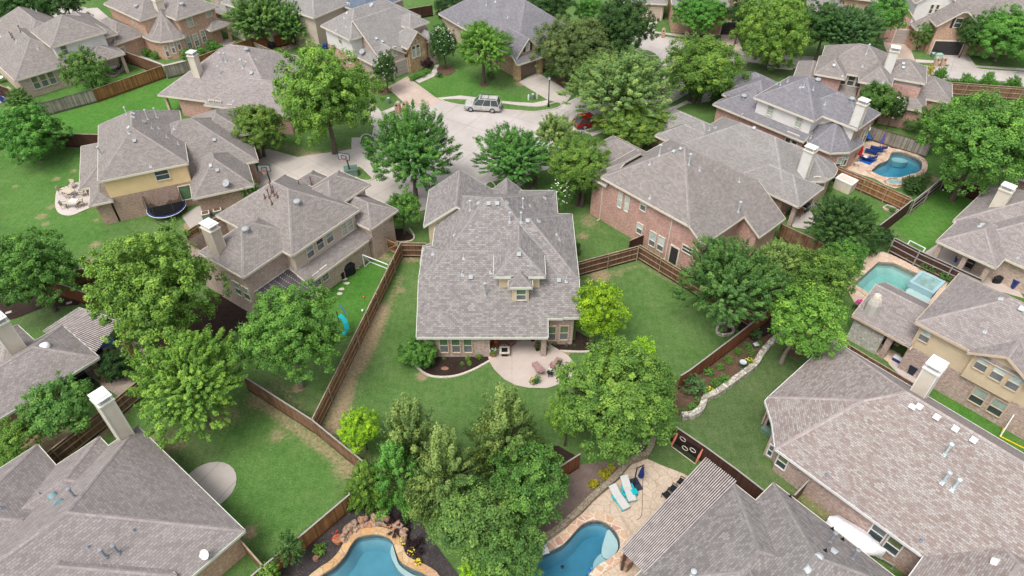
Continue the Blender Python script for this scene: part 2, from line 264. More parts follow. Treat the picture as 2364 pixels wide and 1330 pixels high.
# ---------------------------------------------------------------- mesh building
ORG = {}
def org_of(p):
    return ORG.get(p.name, Vector((0, 0, 0))) if p else Vector((0, 0, 0))
def tag(o, label=None, cat=None, group=None, kind=None):
    if label: o['label'] = label
    if cat: o['category'] = cat
    if group: o['group'] = group
    if kind: o['kind'] = kind
    return o
def thing(name, label, cat, loc=(0, 0, 0), rz=0.0, group=None):
    o = bpy.data.objects.new(name, None); COL.objects.link(o); o.empty_display_size = 0.3
    o.location = loc; o.rotation_euler = (0, 0, rz); ORG[o.name] = Vector(loc) if rz == 0 else Vector((0, 0, 0))
    return tag(o, label, cat, group)
class MB:
    def __init__(s): s.v = []; s.f = []; s.uv = []; s.m = []; s.sm = False
    def poly(s, pts, uv=None, m=0):
        b = len(s.v); s.v += [tuple(p) for p in pts]; s.f.append(tuple(range(b, b+len(pts)))); s.uv.append(uv); s.m.append(m)
    def box(s, c, d, rz=0.0, ax=None, m=0, uvs=1.0):
        c = Vector(c)
        if ax is None: ax = (Vector((math.cos(rz), math.sin(rz), 0)), Vector((-math.sin(rz), math.cos(rz), 0)), Vector((0, 0, 1)))
        h = [x/2 for x in d]; P = {}
        for i in (-1, 1):
            for j in (-1, 1):
                for k in (-1, 1): P[i, j, k] = c + ax[0]*(i*h[0]) + ax[1]*(j*h[1]) + ax[2]*(k*h[2])
        for q, (a, b) in (([(-1,-1,-1),(-1,1,-1),(1,1,-1),(1,-1,-1)],(1,0)), ([(-1,-1,1),(1,-1,1),(1,1,1),(-1,1,1)],(0,1)), ([(-1,-1,-1),(1,-1,-1),(1,-1,1),(-1,-1,1)],(0,2)),
                  ([(1,-1,-1),(1,1,-1),(1,1,1),(1,-1,1)],(1,2)), ([(1,1,-1),(-1,1,-1),(-1,1,1),(1,1,1)],(0,2)), ([(-1,1,-1),(-1,-1,-1),(-1,-1,1),(-1,1,1)],(1,2))):
            s.poly([P[x] for x in q], [(x[a]*h[a]+c[0]*0.37, x[b]*h[b]) for x in q], m)
    def bar(s, a, b, w, t=None, up=Vector((0, 0, 1)), m=0):
        a = Vector(a); b = Vector(b); d = b-a; ln = d.length
        if ln < 1e-6: return
        d /= ln; t = t or w
        x = up.cross(d)
        if x.length < 1e-3: x = Vector((1, 0, 0)).cross(d)
        x.normalize(); y = d.cross(x); s.box((a+b)/2, (ln, w, t), ax=(d, x, y), m=m)
    def tube(s, pts, r, n=8, cap=True, m=0):
        pts = [Vector(p) for p in pts]; R = r if isinstance(r, (list, tuple)) else [r]*len(pts); rings = []
        for i, p in enumerate(pts):
            d = (pts[min(i+1, len(pts)-1)] - pts[max(i-1, 0)]).normalized()
            x = d.cross(Vector((0, 0, 1)))
            if x.length < 1e-2: x = Vector((1, 0, 0))
            x.normalize(); y = d.cross(x)
            b = len(s.v)
            for k in range(n):
                a = 2*math.pi*k/n; s.v.append(tuple(p + (x*math.cos(a) + y*math.sin(a))*R[i]))
            rings.append(b)
        for i in range(len(rings)-1):
            for k in range(n):
                s.f.append((rings[i]+k, rings[i]+(k+1)%n, rings[i+1]+(k+1)%n, rings[i+1]+k)); s.uv.append(None); s.m.append(m)
        if cap:
            for b in (rings[0], rings[-1]): s.f.append(tuple(b+k for k in range(n))); s.uv.append(None); s.m.append(m)
    def lathe(s, c, prof, n=14, m=0, sx=1, sy=1):
        c = Vector(c); b = len(s.v)
        for (r, z) in prof:
            for k in range(n):
                a = 2*math.pi*k/n; s.v.append((c.x+r*math.cos(a)*sx, c.y+r*math.sin(a)*sy, c.z+z))
        for i in range(len(prof)-1):
            for k in range(n):
                s.f.append((b+i*n+k, b+i*n+(k+1)%n, b+(i+1)*n+(k+1)%n, b+(i+1)*n+k)); s.uv.append(None); s.m.append(m)
        s.f.append(tuple(b+k for k in range(n))); s.uv.append(None); s.m.append(m)
        s.f.append(tuple(b+(len(prof)-1)*n+k for k in range(n))); s.uv.append(None); s.m.append(m)
    def prism(s, pts, z0, z1, m=0, top=True):
        n = len(pts)
        for i in range(n):
            a, b = pts[i], pts[(i+1) % n]; ln = (Vector(b[:2])-Vector(a[:2])).length
            s.poly([(a[0], a[1], z0), (b[0], b[1], z0), (b[0], b[1], z1), (a[0], a[1], z1)], [(0, z0), (ln, z0), (ln, z1), (0, z1)], m)
        if top: s.poly([(p[0], p[1], z1) for p in pts], [(p[0], p[1]) for p in pts], m); s.poly([(p[0], p[1], z0) for p in reversed(pts)], None, m)
    def build(s, name, mat, parent=None, smooth=False):
        me = bpy.data.meshes.new(name); o3 = org_of(parent)
        me.from_pydata([(x-o3.x, y-o3.y, z-o3.z) for x, y, z in s.v], [], s.f)
        if any(u is not None for u in s.uv):
            ul = me.uv_layers.new(name='UVMap'); d = []
            for f, u in zip(s.f, s.uv):
                for k in range(len(f)): d += list(u[k]) if u is not None else [0.0, 0.0]
            ul.data.foreach_set('uv', d)
        ms = mat if isinstance(mat, (list, tuple)) else [mat]
        for q in ms: me.materials.append(MATS[q])
        if len(ms) > 1: me.polygons.foreach_set('material_index', s.m)
        if smooth: me.polygons.foreach_set('use_smooth', [True]*len(me.polygons))
        me.update(); o = bpy.data.objects.new(name, me); COL.objects.link(o)
        if parent: o.parent = parent
        ORG[o.name] = o3
        return o
def kids(o): return [c for c in list(COL.objects) if c.parent == o]
def copy_tree(o, parent=None):
    c = o.copy(); COL.objects.link(c); c.parent = parent; ORG[c.name] = Vector((0, 0, 0))
    for ch in kids(o): copy_tree(ch, c)
    return c
PROTO = {}
def place(kind, make, loc, rz, label, group=None, scale=1):
    """one of a kind: the first call builds it with its parts, later calls copy the thing and every part"""
    if kind not in PROTO: PROTO[kind] = make(); o = PROTO[kind]
    else: o = copy_tree(PROTO[kind])
    o.location = loc; o.rotation_euler = (0, 0, rz); o.scale = (scale,)*3; o['label'] = label
    if group: o['group'] = group
    elif 'group' in o: del o['group']
    return o
def clip2(P, a, b, c):
    out = []
    for i in range(len(P)):
        p, q = P[i], P[(i+1) % len(P)]; dp = a*p[0]+b*p[1]-c; dq = a*q[0]+b*q[1]-c
        if dp <= 1e-9: out.append(p)
        if (dp < -1e-9 and dq > 1e-9) or (dp > 1e-9 and dq < -1e-9):
            t = dp/(dp-dq); out.append((p[0]+(q[0]-p[0])*t, p[1]+(q[1]-p[1])*t))
    return out
# ---------------------------------------------------------------- houses
SUN_FIX = None
class House:
    n = 0
    def __init__(s, name, label, px, py, z, ang, roof='taupe', wall='brick_brown', trim='trim_cream', cat='house', ov=0.45):
        o = U(px, py, z); s.o = Vector((o.x, o.y, 0)); s.a = math.radians(ang); s.ca, s.sa = math.cos(s.a), math.sin(s.a)
        s.roofk = roof; s.wallk = wall; s.trimk = trim; s.ov = ov; s.nb = 0
        s.root = thing(name, label, cat, s.o); s.R = {}; s.C = MB(); s.T = MB(); s.Wm = {}; s.SF = MB(); s.wv = []
        s.seg = []; s.blk = []; s.rv = []; s.rf = []; s.wv = []; s.wf = []; s.wn = []; s.rb = None; s.houseid = House.n; House.n += 1
    def w(s, u, v, z=0.0): return Vector((s.o.x + u*s.ca - v*s.sa, s.o.y + u*s.sa + v*s.ca, z))
    def dv(s, u, v): return Vector((u*s.ca - v*s.sa, u*s.sa + v*s.ca, 0))
    def rect(s, u0, v0, u1, v1, ez, pitch=0.62, ends='hhhh', over=None, **k):
        """hip or gable block; ends in the order v0, u1, v1, u0"""
        P = [(u0, v0), (u1, v0), (u1, v1), (u0, v1)]
        sl = [(ez, pitch) if ends[i] == 'h' else None for i in range(4)]
        if over:
            for i, x in over.items(): sl[i] = x
        s.block(P, sl, **k)
    def block(s, P, slopes, walls=True, mats=None, roof=None, ov=None, zb=0.0, th=0.2, caps=True, skipw=(), gov=0.3, skipf=()):
        s.nb += 1; e = s.nb*0.0037; roof = roof or s.roofk; ov = (s.ov if ov is None else ov) + e
        n = len(P); pl = []
        for i in range(n):
            if slopes[i] is None: continue
            ez, pt = slopes[i]; p, q = P[i], P[(i+1) % n]; dx, dy = q[0]-p[0], q[1]-p[1]; l = math.hypot(dx, dy); dx /= l; dy /= l
            nx, ny = -dy, dx; pl.append((pt*nx, pt*ny, ez + e - pt*(nx*p[0]+ny*p[1]), (dx, dy), (nx, ny), p, pt))
        zf = lambda x, y, k: pl[k][0]*x + pl[k][1]*y + pl[k][2]
        zmin = lambda x, y: min(zf(x, y, k) for k in range(len(pl)))
        def cells(Q):
            out = []
            for k in range(len(pl)):
                c = list(Q)
                for j in range(len(pl)):
                    if j != k and len(c) > 2: c = clip2(c, pl[k][0]-pl[j][0], pl[k][1]-pl[j][1], pl[j][2]-pl[k][2])
                if len(c) > 2: out.append((k, c))
            return out
        def onedge(a, b, Q):
            m = len(Q)
            for i in range(m):
                p, q = Q[i], Q[(i+1) % m]; dx, dy = q[0]-p[0], q[1]-p[1]; l = math.hypot(dx, dy)
                f = lambda z: abs((z[0]-p[0])*dy-(z[1]-p[1])*dx)/l
                if f(a) < 1e-4 and f(b) < 1e-4: return i
            return -1
        mb = s.R.setdefault(roof, MB()); cap = s.R.setdefault('cap_'+roof, MB())
        off = random.random()*7
        for k, c in cells(P):
            A, B, C_, dd, nn, p0, pt = pl[k]; st = math.sqrt(1+pt*pt)
            W3 = [s.w(x, y, zf(x, y, k)) for x, y in c]
            uv = [(((x-p0[0])*dd[0]+(y-p0[1])*dd[1])+off, ((x-p0[0])*nn[0]+(y-p0[1])*nn[1])*st+k*3.3) for x, y in c]
            mb.poly(W3, uv); b = len(s.rv); s.rv += [tuple(p) for p in W3]; s.rf.append(tuple(range(b, b+len(c))))
            s.SF.poly([s.w(x, y, zf(x, y, k)-th) for x, y in reversed(c)])
            m = len(c)
            for i in range(m):
                p, q = c[i], c[(i+1) % m]; l = math.hypot(q[0]-p[0], q[1]-p[1])
                if l < 0.02: continue
                ei = onedge(p, q, P); za, zb2 = zf(*p, k), zf(*q, k)
                if ei >= 0:
                    if ei not in skipf: s.seg.append(('f', s.nb, p, q, za, zb2, th, None, None))
                elif caps: s.seg.append(('c', s.nb, p, q, za, zb2, th, pl[k][:3], roof))
        s.blk.append((s.nb, P, [x[:3] for x in pl]))
        if not walls: return
        # inset outline
        Ln = []
        for i in range(n):
            p, q = P[i], P[(i+1) % n]; dx, dy = q[0]-p[0], q[1]-p[1]; l = math.hypot(dx, dy); nx, ny = -dy/l, dx/l
            o_ = ov if slopes[i] is not None else gov+e
            Ln.append((nx, ny, nx*p[0]+ny*p[1]+o_))
        Q = []
        for i in range(n):
            a, b = Ln[i-1], Ln[i]; det = a[0]*b[1]-a[1]*b[0]
            Q.append(((a[2]*b[1]-a[1]*b[2])/det, (a[0]*b[2]-a[2]*b[0])/det))
        mats = mats or [(99, s.wallk)]
        for k, c in cells(Q):
            m = len(c)
            for i in range(m):
                p, q = c[i], c[(i+1) % m]; l = math.hypot(q[0]-p[0], q[1]-p[1]); ei = onedge(p, q, Q) if l > 0.02 else -1
                if ei < 0 or ei in skipw: continue
                za, z2 = zf(*p, k)-th-0.01, zf(*q, k)-th-0.01
                base = [(0, zb), (l, zb), (l, z2), (0, za)]; lo = -1
                dx, dy = (q[0]-p[0])/l, (q[1]-p[1])/l; u0 = p[0]*dx+p[1]*dy
                b = len(s.wv); s.wv += [tuple(s.w(p[0]+dx*t, p[1]+dy*t, z)) for t, z in base]; s.wf.append((b, b+1, b+2, b+3)); s.wn.append(s.dv(dy, -dx))
                prev = -99
                for zt, mt in mats:
                    c2 = clip2(clip2(base, 0, 1, zt), 0, -1, -prev); prev = zt
                    if len(c2) > 2: s.Wm.setdefault(mt, MB()).poly([s.w(p[0]+dx*t, p[1]+dy*t, z) for t, z in c2], [(t+u0, z) for t, z in c2])
    def wallbox(s, u0, v0, u1, v1, z0, z1, mat, top=True):
        mb = s.Wm.setdefault(mat, MB()); pts = [s.w(*p) for p in ((u0, v0), (u1, v0), (u1, v1), (u0, v1))]
        mb.prism([(p.x, p.y) for p in pts], z0, z1, top=top)
    def column(s, u, v, z1, mat, w=0.5, z0=0):
        s.wallbox(u-w/2, v-w/2, u+w/2, v+w/2, z0, z1, mat)
        o = None
    def roofhit(s, px, py):
        if s.rb is None: s.rb = BVHTree.FromPolygons(s.rv, s.rf)
        return s.rb.ray_cast(Vector((0, 0, CAM_H)), ray(px, py))
    def wallhit(s, px, py):
        """nearest wall that faces the viewpoint along this line of sight"""
        o = Vector((0, 0, CAM_H)); r = ray(px, py); best = None
        for f, nn in zip(s.wf, s.wn):
            if nn.dot(r) >= -0.05: continue
            a, b, c, d = [Vector(s.wv[i]) for i in f]; t = (a-o).dot(nn)/r.dot(nn); p = o + r*t
            e = (b-a); l = e.length; u = (p-a).dot(e)/l
            if -0.15 <= u <= l+0.15 and a.z-0.3 <= p.z <= c.z + (d.z-c.z)*(1-u/l)+0.5:
                if best is None or t < best[0]: best = (t, p, nn)
        return best
    def win(s, px, py, w=0.9, h=1.5, n=1, gap=0.22, trim=None, up='blind', lo='glass', split=0.5, shutters=None, name='window', at=None, grid=0, m=0.09):
        if at: p, nn = at
        else:
            q = s.wallhit(px, py)
            if q is None: print('NO WALL', s.root.name, px, py); return
            p, nn = q[1], q[2]
        nn = nn.normalized(); t = Vector((0, 0, 1)).cross(nn).normalized(); up3 = Vector((0, 0, 1)); trim = trim or s.trimk
        tw = n*w+(n-1)*gap
        for i in range(n):
            c = p + t*((i-(n-1)/2)*(w+gap)); F = MB(); ax = (t, nn, up3)
            for sx in (-1, 1): F.box(c+t*sx*(w/2-m/2)+nn*0.03, (m, 0.13, h), ax=ax)
            F.box(c+up3*(h/2-m/2)+nn*0.03, (w-2*m, 0.125, m), ax=ax); F.box(c-up3*(h/2-m/2)+nn*0.035, (w-2*m, 0.155, m), ax=ax)
            F.box(c+up3*h*(0.5-split)+nn*0.025, (w-2*m, 0.10, 0.06), ax=ax)
            for g in range(grid):
                F.box(c+t*((g+1)/(grid+1)-0.5)*(w-2*m)+nn*0.02, (0.03, 0.06, h-2*m), ax=ax); 
            if grid:
                for g in (0.25, 0.75): F.box(c+up3*h*(g-0.5)+nn*0.018, (w-2*m, 0.055, 0.03), ax=ax)
            fo = F.build(name, trim, s.root)
            hu = h*split-m-0.03
            if up:
                B = MB(); B.box(c+up3*(h/2-m-hu/2)+nn*0.012, (w-2*m, 0.02, hu), ax=ax); B.build('blind' if 'blind' in up else 'upper_pane', up, fo)
            hl = h*(1-split)-m-0.03
            if hl > 0.05:
                B = MB(); B.box(c-up3*(h/2-m-hl/2)+nn*0.012, (w-2*m, 0.02, hl), ax=ax); B.build('pane', lo, fo)
        if shutters:
            for sx in (-1, 1):
                B = MB(); cc = p+t*sx*(tw/2+0.24)+nn*0.03
                B.box(cc, (0.36, 0.06, h+0.05), ax=(t, nn, up3))
                for j in range(7): B.box(cc+up3*((j-3)*h/7.6)+nn*0.035, (0.28, 0.02, 0.05), ax=(t, nn, up3))
                B.build('shutter', shutters, s.root)
    def door(s, px, py, w, h, mat, name='garage_door', panels=4):
        q = s.wallhit(px, py)
        if q is None: print('NO WALL door', s.root.name, px, py); return
        p, nn = q[1], q[2].normalized(); p = Vector((p.x, p.y, h/2+0.03)); t = Vector((0, 0, 1)).cross(nn); B = MB(); ax = (t, nn, Vector((0, 0, 1)))
        for k in range(panels):
            B.box(p+Vector((0, 0, (k-(panels-1)/2)*h/panels))+nn*0.03, (w, 0.08, h/panels-0.03), ax=ax)
            for j in range(max(1, int(w/0.8))): B.box(p+Vector((0, 0, (k-(panels-1)/2)*h/panels))+nn*0.075+t*((j+0.5)/max(1, int(w/0.8))-0.5)*w, (0.62, 0.02, h/panels*0.55), ax=ax)
        d = B.build(name, mat, s.root)
        F = MB()
        for sx in (-1, 1): F.box(p+t*sx*(w/2+0.07)+nn*0.03, (0.14, 0.14, h), ax=ax)
        F.box(p+Vector((0, 0, h/2+0.08))+nn*0.03, (w+0.28, 0.14, 0.16), ax=ax); F.build('door_frame', s.trimk, d)
    def pipe(s, px, py, h=0.6, r=0.055, mat='white_metal', cap=True):
        q = s.roofhit(px, py)
        if q[0] is None: print('NO ROOF', s.root.name, px, py); return
        p = q[0]; B = MB(); mat = 'galv_light' if mat == 'white_metal' else mat; B.lathe(p, [(r*1.8, -0.12), (r*1.6, 0.1), (r, 0.18), (r, h)], 8)
        if cap: B.lathe(p+Vector((0, 0, h)), [(r*1.0, 0), (r*1.9, 0.04), (r*1.9, 0.14), (r*0.6, 0.2)], 8)
        nn = q[1]; B.box(p+nn*0.02, (0.24, 0.28, 0.03), ax=(Vector((0, 0, 1)).cross(nn).normalized(), nn.cross(Vector((0, 0, 1)).cross(nn).normalized()), nn))
        B.build('vent_pipe', mat, s.root)
    def boxvent(s, px, py, mat='vent_grey', w=0.42, h=0.22, hood=False):
        q = s.roofhit(px, py)
        if q[0] is None: print('NO ROOF', s.root.name, px, py); return
        p, nn = q[0], q[1]; t = Vector((0, 0, 1)).cross(nn).normalized(); y = nn.cross(t); B = MB(); mat = 'galv_light' if mat == 'white_metal' and s.roofk != 'red' else mat
        if hood:
            for k in range(7):
                a0, a1 = math.pi*k/7, math.pi*(k+1)/7
                f = lambda a, yy: p + t*math.cos(a)*w*0.6 + nn*math.sin(a)*w*0.42 + y*yy
                B.poly([f(a0, -0.16), f(a1, -0.16), f(a1, 0.2), f(a0, 0.2)]); B.poly([f(a0, 0.2), f(a1, 0.2), p + y*0.2])
        else:
            B.box(p+nn*0.06, (w*0.8, w*0.8, 0.14), ax=(t, y, nn)); B.box(p+nn*h*0.75, (w, w, 0.07), ax=(t, y, nn))
        B.build('roof_vent', mat, s.root)
    def turbine(s, px, py, mat='vent_grey'):
        q = s.roofhit(px, py)
        if q[0] is None: return
        B = MB(); B.lathe(q[0], [(0.2, -0.1), (0.18, 0.16), (0.3, 0.2), (0.36, 0.3), (0.3, 0.42), (0.12, 0.48)], 14); B.build('turbine_vent', mat, s.root)
    def dish(s, px, py, mat='vent_grey', r=0.36, az=200):
        q = s.roofhit(px, py)
        if q[0] is None: return
        p = q[0]; B = MB(); B.bar(p, p+Vector((0, 0, 0.5)), 0.05); c = p+Vector((0, 0, 0.6)); a = math.radians(az)
        nn = Vector((math.sin(a)*0.7, math.cos(a)*0.7, 0.7)); x = nn.cross(Vector((0, 0, 1))).normalized(); y = nn.cross(x).normalized(); rings = []
        for j, (rr, dz) in enumerate(((0.001, 0), (r*0.6, 0.03), (r, 0.1))):
            rings.append([c + (x*math.cos(2*math.pi*k/14)+y*math.sin(2*math.pi*k/14))*rr + nn*dz for k in range(14)])
        for j in range(2):
            for k in range(14): B.poly([rings[j][k], rings[j][(k+1) % 14], rings[j+1][(k+1) % 14], rings[j+1][k]]); B.poly([v-nn*0.03 for v in (rings[j+1][k], rings[j+1][(k+1) % 14], rings[j][(k+1) % 14], rings[j][k])])
        B.bar(c, c+nn*0.45-y*0.0, 0.03); B.box(c+nn*0.47, (0.14, 0.08, 0.08)); B.build('satellite_dish', mat, s.root)
    def chimney(s, u, v, z0, z1, mat='siding_cream', w=0.95, d=0.75, cap='trim_white', style='hood'):
        B = MB(); P = [(u-w/2, v-d/2), (u+w/2, v-d/2), (u+w/2, v+d/2), (u-w/2, v+d/2)]; W3 = [s.w(*p) for p in P]; B.prism([(p.x, p.y) for p in W3], z0, z1, top=True)
        c = B.build('chimney', mat, s.root); T = MB(); rz = s.a
        for (a, b) in ((-1, -1), (1, -1), (1, 1), (-1, 1)):
            q = s.w(u+a*w/2, v+b*d/2); T.box((q.x, q.y, (z0+z1)/2), (0.09, 0.09, z1-z0-0.01), rz)
        m = s.w(u, v, z1+0.06); T.box(m, (w+0.22, d+0.22, 0.12), rz)
        T.build('corner_trim', s.trimk, c)
        K = MB(); q = s.w(u, v, 0)
        for (a, b) in ((-1, -1), (1, -1), (1, 1), (-1, 1)):
            e = s.w(u+a*w*0.45, v+b*d*0.45, z1+0.3); K.box(e, (0.07, 0.07, 0.36), rz)
        K.box((q.x, q.y, z1+0.52), (w+0.16, d+0.16, 0.08), rz); K.box((q.x, q.y, z1+0.6), (w*0.8, d*0.8, 0.1), rz); K.build('chimney_cap', cap, c)
        G = MB(); G.box((q.x, q.y, z1+0.28), (w*0.7, d*0.7, 0.3), rz); G.build('flue', 'vent_grey', c)
    def downspout(s, px, py, z1=5.4, mat=None, z0=0.1):
        q = s.wallhit(px, py)
        if q is None: print('NO WALL ds', s.root.name, px, py); return
        p, nn = q[1], q[2]; B = MB(); B.box((p.x+nn.x*0.06, p.y+nn.y*0.06, (z0+z1)/2), (0.1, 0.1, z1-z0), s.a)
        B.bar(Vector((p.x, p.y, z0+0.02))+nn*0.06, Vector((p.x, p.y, z0-0.02))+nn*0.5, 0.1); B.build('downspout', mat or s.trimk, s.root)
    def cover(s, nb, x, y):
        best = -99
        for (k, P, pl) in s.blk:
            if k == nb: continue
            if all((P[(i+1) % len(P)][0]-P[i][0])*(y-P[i][1]) - (P[(i+1) % len(P)][1]-P[i][1])*(x-P[i][0]) >= -1e-6 for i in range(len(P))):
                best = max(best, min(a*x+b*y+c for a, b, c in pl))
        return best
    def edges(s):
        for kind, nb, p, q, za, zb2, th, pl, roof in s.seg:
            l = math.hypot(q[0]-p[0], q[1]-p[1]); dx, dy = (q[0]-p[0])/l, (q[1]-p[1])/l; n = max(1, int(l/0.35)); run = None
            ok = []
            for i in range(n):
                t = (i+0.5)/n; x, y, z = p[0]+(q[0]-p[0])*t, p[1]+(q[1]-p[1])*t, za+(zb2-za)*t
                if kind == 'f': x += dy*0.04; y -= dx*0.04
                ok.append(s.cover(nb, x, y) < z - (0.12 if kind == 'f' else -0.02))
            i = 0
            while i < n:
                if not ok[i]: i += 1; continue
                j = i
                while j < n and ok[j]: j += 1
                f = lambda t: ((p[0]+(q[0]-p[0])*t, p[1]+(q[1]-p[1])*t), za+(zb2-za)*t)
                (P0, z0), (P1, z1) = f(i/n), f(j/n); i = j
                if kind == 'f':
                    ox, oy = dy*0.035, -dx*0.035; a2 = (P0[0]+ox, P0[1]+oy); b2 = (P1[0]+ox, P1[1]+oy)
                    s.T.poly([s.w(*a2, z0-th-0.02), s.w(*b2, z1-th-0.02), s.w(*b2, z1+0.015), s.w(*a2, z0+0.015)])
                    s.T.poly([s.w(*a2, z0+0.015), s.w(*b2, z1+0.015), s.w(P1[0]-ox*0.3, P1[1]-oy*0.3, z1+0.012), s.w(P0[0]-ox*0.3, P0[1]-oy*0.3, z0+0.012)])
                else:
                    cap = s.R['cap_'+roof]; mx, my = -dy*0.14, dx*0.14; h = 0.03; zf = lambda x, y: pl[0]*x+pl[1]*y+pl[2]
                    p2 = (P0[0]+mx, P0[1]+my); q2 = (P1[0]+mx, P1[1]+my); L3 = math.hypot(l, zb2-za)*1.0
                    cap.poly([s.w(*P0, z0+h+0.015), s.w(*P1, z1+h+0.015), s.w(*q2, zf(*q2)+h), s.w(*p2, zf(*p2)+h)], [(0, 0), (L3, 0), (L3, 0.18), (0, 0.18)])
                    cap.poly([s.w(*p2, zf(*p2)+h), s.w(*q2, zf(*q2)+h), s.w(*q2, zf(*q2)-0.01), s.w(*p2, zf(*p2)-0.01)], [(0, 0), (L3, 0), (L3, 0.03), (0, 0.03)])
    def finish(s):
        s.edges()
        for k, mb in s.R.items():
            if mb.f: 
                if k.startswith('cap_'): continue
                r = mb.build('roof', k_mat(k), s.root)
                if s.R.get('cap_'+k) and s.R['cap_'+k].f: s.R['cap_'+k].build('ridge_cap', 'cap_'+k, r)
        s.T.build('fascia', s.trimk, s.root); s.SF.build('soffit', 'soffit', s.root)
        for k, mb in s.Wm.items(): mb.build('siding' if 'siding' in k else ('stonework' if 'stone' in k else 'wall'), k, s.root)
def k_mat(k): return 'shingle_'+k
def _chim(s, px, py, pyt, mat='siding_cream', w=0.95, d=0.75, cap='trim_white', zb=None):
    q = s.roofhit(px, py)
    p = q[0] if q[0] is not None else U(px, py, 3.5)
    v = pyt-665; dd = F_PX*SP+v*CP; ff = F_PX*CP-v*SP; z1 = CAM_H - dd*p.y/ff
    x, y = p.x-s.o.x, p.y-s.o.y
    s.chimney(x*s.ca+y*s.sa, -x*s.sa+y*s.ca, (p.z-0.8) if zb is None else zb, z1-0.55, mat, w, d, cap)
House.chim = _chim
def _wb(s, u0, v0, u1, v1, z0, z1, mat=None, top=True):
    mat = mat or s.wallk; mb = s.Wm.setdefault(mat, MB()); q = ((u0, v0), (u1, v0), (u1, v1), (u0, v1)); pts = [s.w(*p) for p in q]
    mb.prism([(p.x, p.y) for p in pts], z0, z1, top=top)
    for i in range(4):
        a, b = q[i], q[(i+1) % 4]; k = len(s.wv); s.wv += [tuple(s.w(*a, z0)), tuple(s.w(*b, z0)), tuple(s.w(*b, z1)), tuple(s.w(*a, z1))]; s.wf.append((k, k+1, k+2, k+3))
        dx, dy = b[0]-a[0], b[1]-a[1]; l = math.hypot(dx, dy); s.wn.append(s.dv(dy/l, -dx/l))
House.wb = _wb
def _org(s, x, y): s.o = Vector((x, y, 0)); s.root.location = s.o; ORG[s.root.name] = Vector(s.o)
House.setorg = _org
# ================================================================ the houses
H = {}
def house(k, *a, **kw): H[k] = House(*a, **kw); return H[k]
# ---- central house, seen from its back garden
h = house('center', 'house', 'large central house with a small rear dormer above a curved patio', 1182, 665, 0, 0, roof='center', wall='brick_pink', trim='gutter_green'); h.setorg(0, 0)
SBM = [(99, 'siding_tan')]
h.rect(-7.4, 42.55, 4.4, 58.8, 5.7, 0.62, over={0: (3.88, 0.61), 1: (5.7, 0.76), 3: (5.7, 0.82)}, mats=SBM, skipw=(0,))
h.rect(-1.0, 42.6, 5.9, 55.3, 5.7, 0.62, 'hhhg', over={0: (3.91, 0.61), 1: (5.7, 0.70)}, mats=SBM, skipw=(0, 3))
h.rect(-8.2, 41.1, 3.1, 50.1, 5.7, 0.62, 'hghh', over={0: (3.0, 0.61)}, skipw=(0, 1), mats=[(3.4, 'brick_pink'), (99, 'siding_tan')])
h.rect(-8.5, 53.2, -1.9, 59.4, 5.7, 0.72, 'ghgh', mats=SBM); h.rect(-2.0, 54, 0.95, 59.7, 5.6, 0.92, 'ghgh'); h.rect(0.8, 54, 4.5, 59.3, 5.7, 0.5, 'hhhg')
h.block([(-8.75, 50.3), (-7.2, 50.3), (-7.2, 53.0), (-8.75, 53.0)], [None, None, None, (3.4, 0.55)])
h.wb(-7.72, 41.58, -1.95, 46, 0, 3.05, top=False); h.wb(-1.95, 44.6, 3.4, 46, 0, 3.4, 'brick_tan'); h.wb(3.25, 43.1, 5.42, 47, 0, 3.95); h.wb(2.55, 41.6, 3.0, 42.05, 0, 2.85)
h.wb(-7.05, 46.2, 4.1, 58.3, 0, 5.3, top=False); h.wb(0, 46.2, 5.45, 54.8, 0, 5.3, top=False); h.wb(-8.1, 53.6, -2.3, 59.0, 0, 5.4, top=False)
# dormer on the rear slope
h.rect(-1.6, 44.45, 2.88, 52.0, 6.95, 0.64, 'hhgh', mats=SBM, zb=4.6); h.rect(-0.32, 43.55, 1.76, 50, 6.55, 0.72, 'hhgh', mats=SBM, zb=4.0, ov=0.28)
h.finish()
h.win(1203, 680, 0.95, 1.35, trim='trim_cream', up='glass_green', lo='screen')
for x_, in ((1025,), (1052.6,), (1080,)): h.win(x_+0.0, 797, 0.84, 1.9, up='glass_green', lo='screen', trim='trim_tan')
h.win(1274, 769, 0.8, 1.9, up='glass_green', lo='screen', trim='trim_tan'); h.win(1302, 768, 0.86, 1.9, up='glass_green', lo='screen', trim='trim_tan')
for p_ in ((1086, 478), (1207, 472)): h.pipe(p_[0], p_[1]+8, 0.95, 0.06)
for p_ in ((1177, 513), (1203, 513)): h.pipe(*p_, 0.95, 0.06)
h.pipe(1121, 683, 1.35, 0.085, 'vent_grey')
for p_ in ((1071, 597), (1133, 630), (1068, 635), (1307, 650)): h.pipe(*p_, 0.45, 0.05, cap=False)
for p_ in ((1049, 543), (1009, 508), (1285, 543), (1291, 554), (1223, 476), (978, 578)): h.pipe(*p_, 0.25, 0.04, cap=False)
for p_ in ((1128, 471), (1148, 471), (1218, 511), (1198, 588), (1087, 641), (1290, 648)): h.boxvent(*p_, w=0.36)
for p_ in ((1105, 469), (1170, 469), (1243, 511), (1000, 587), (1257, 458)): h.boxvent(*p_, w=0.34, hood=True, mat='vent_grey')
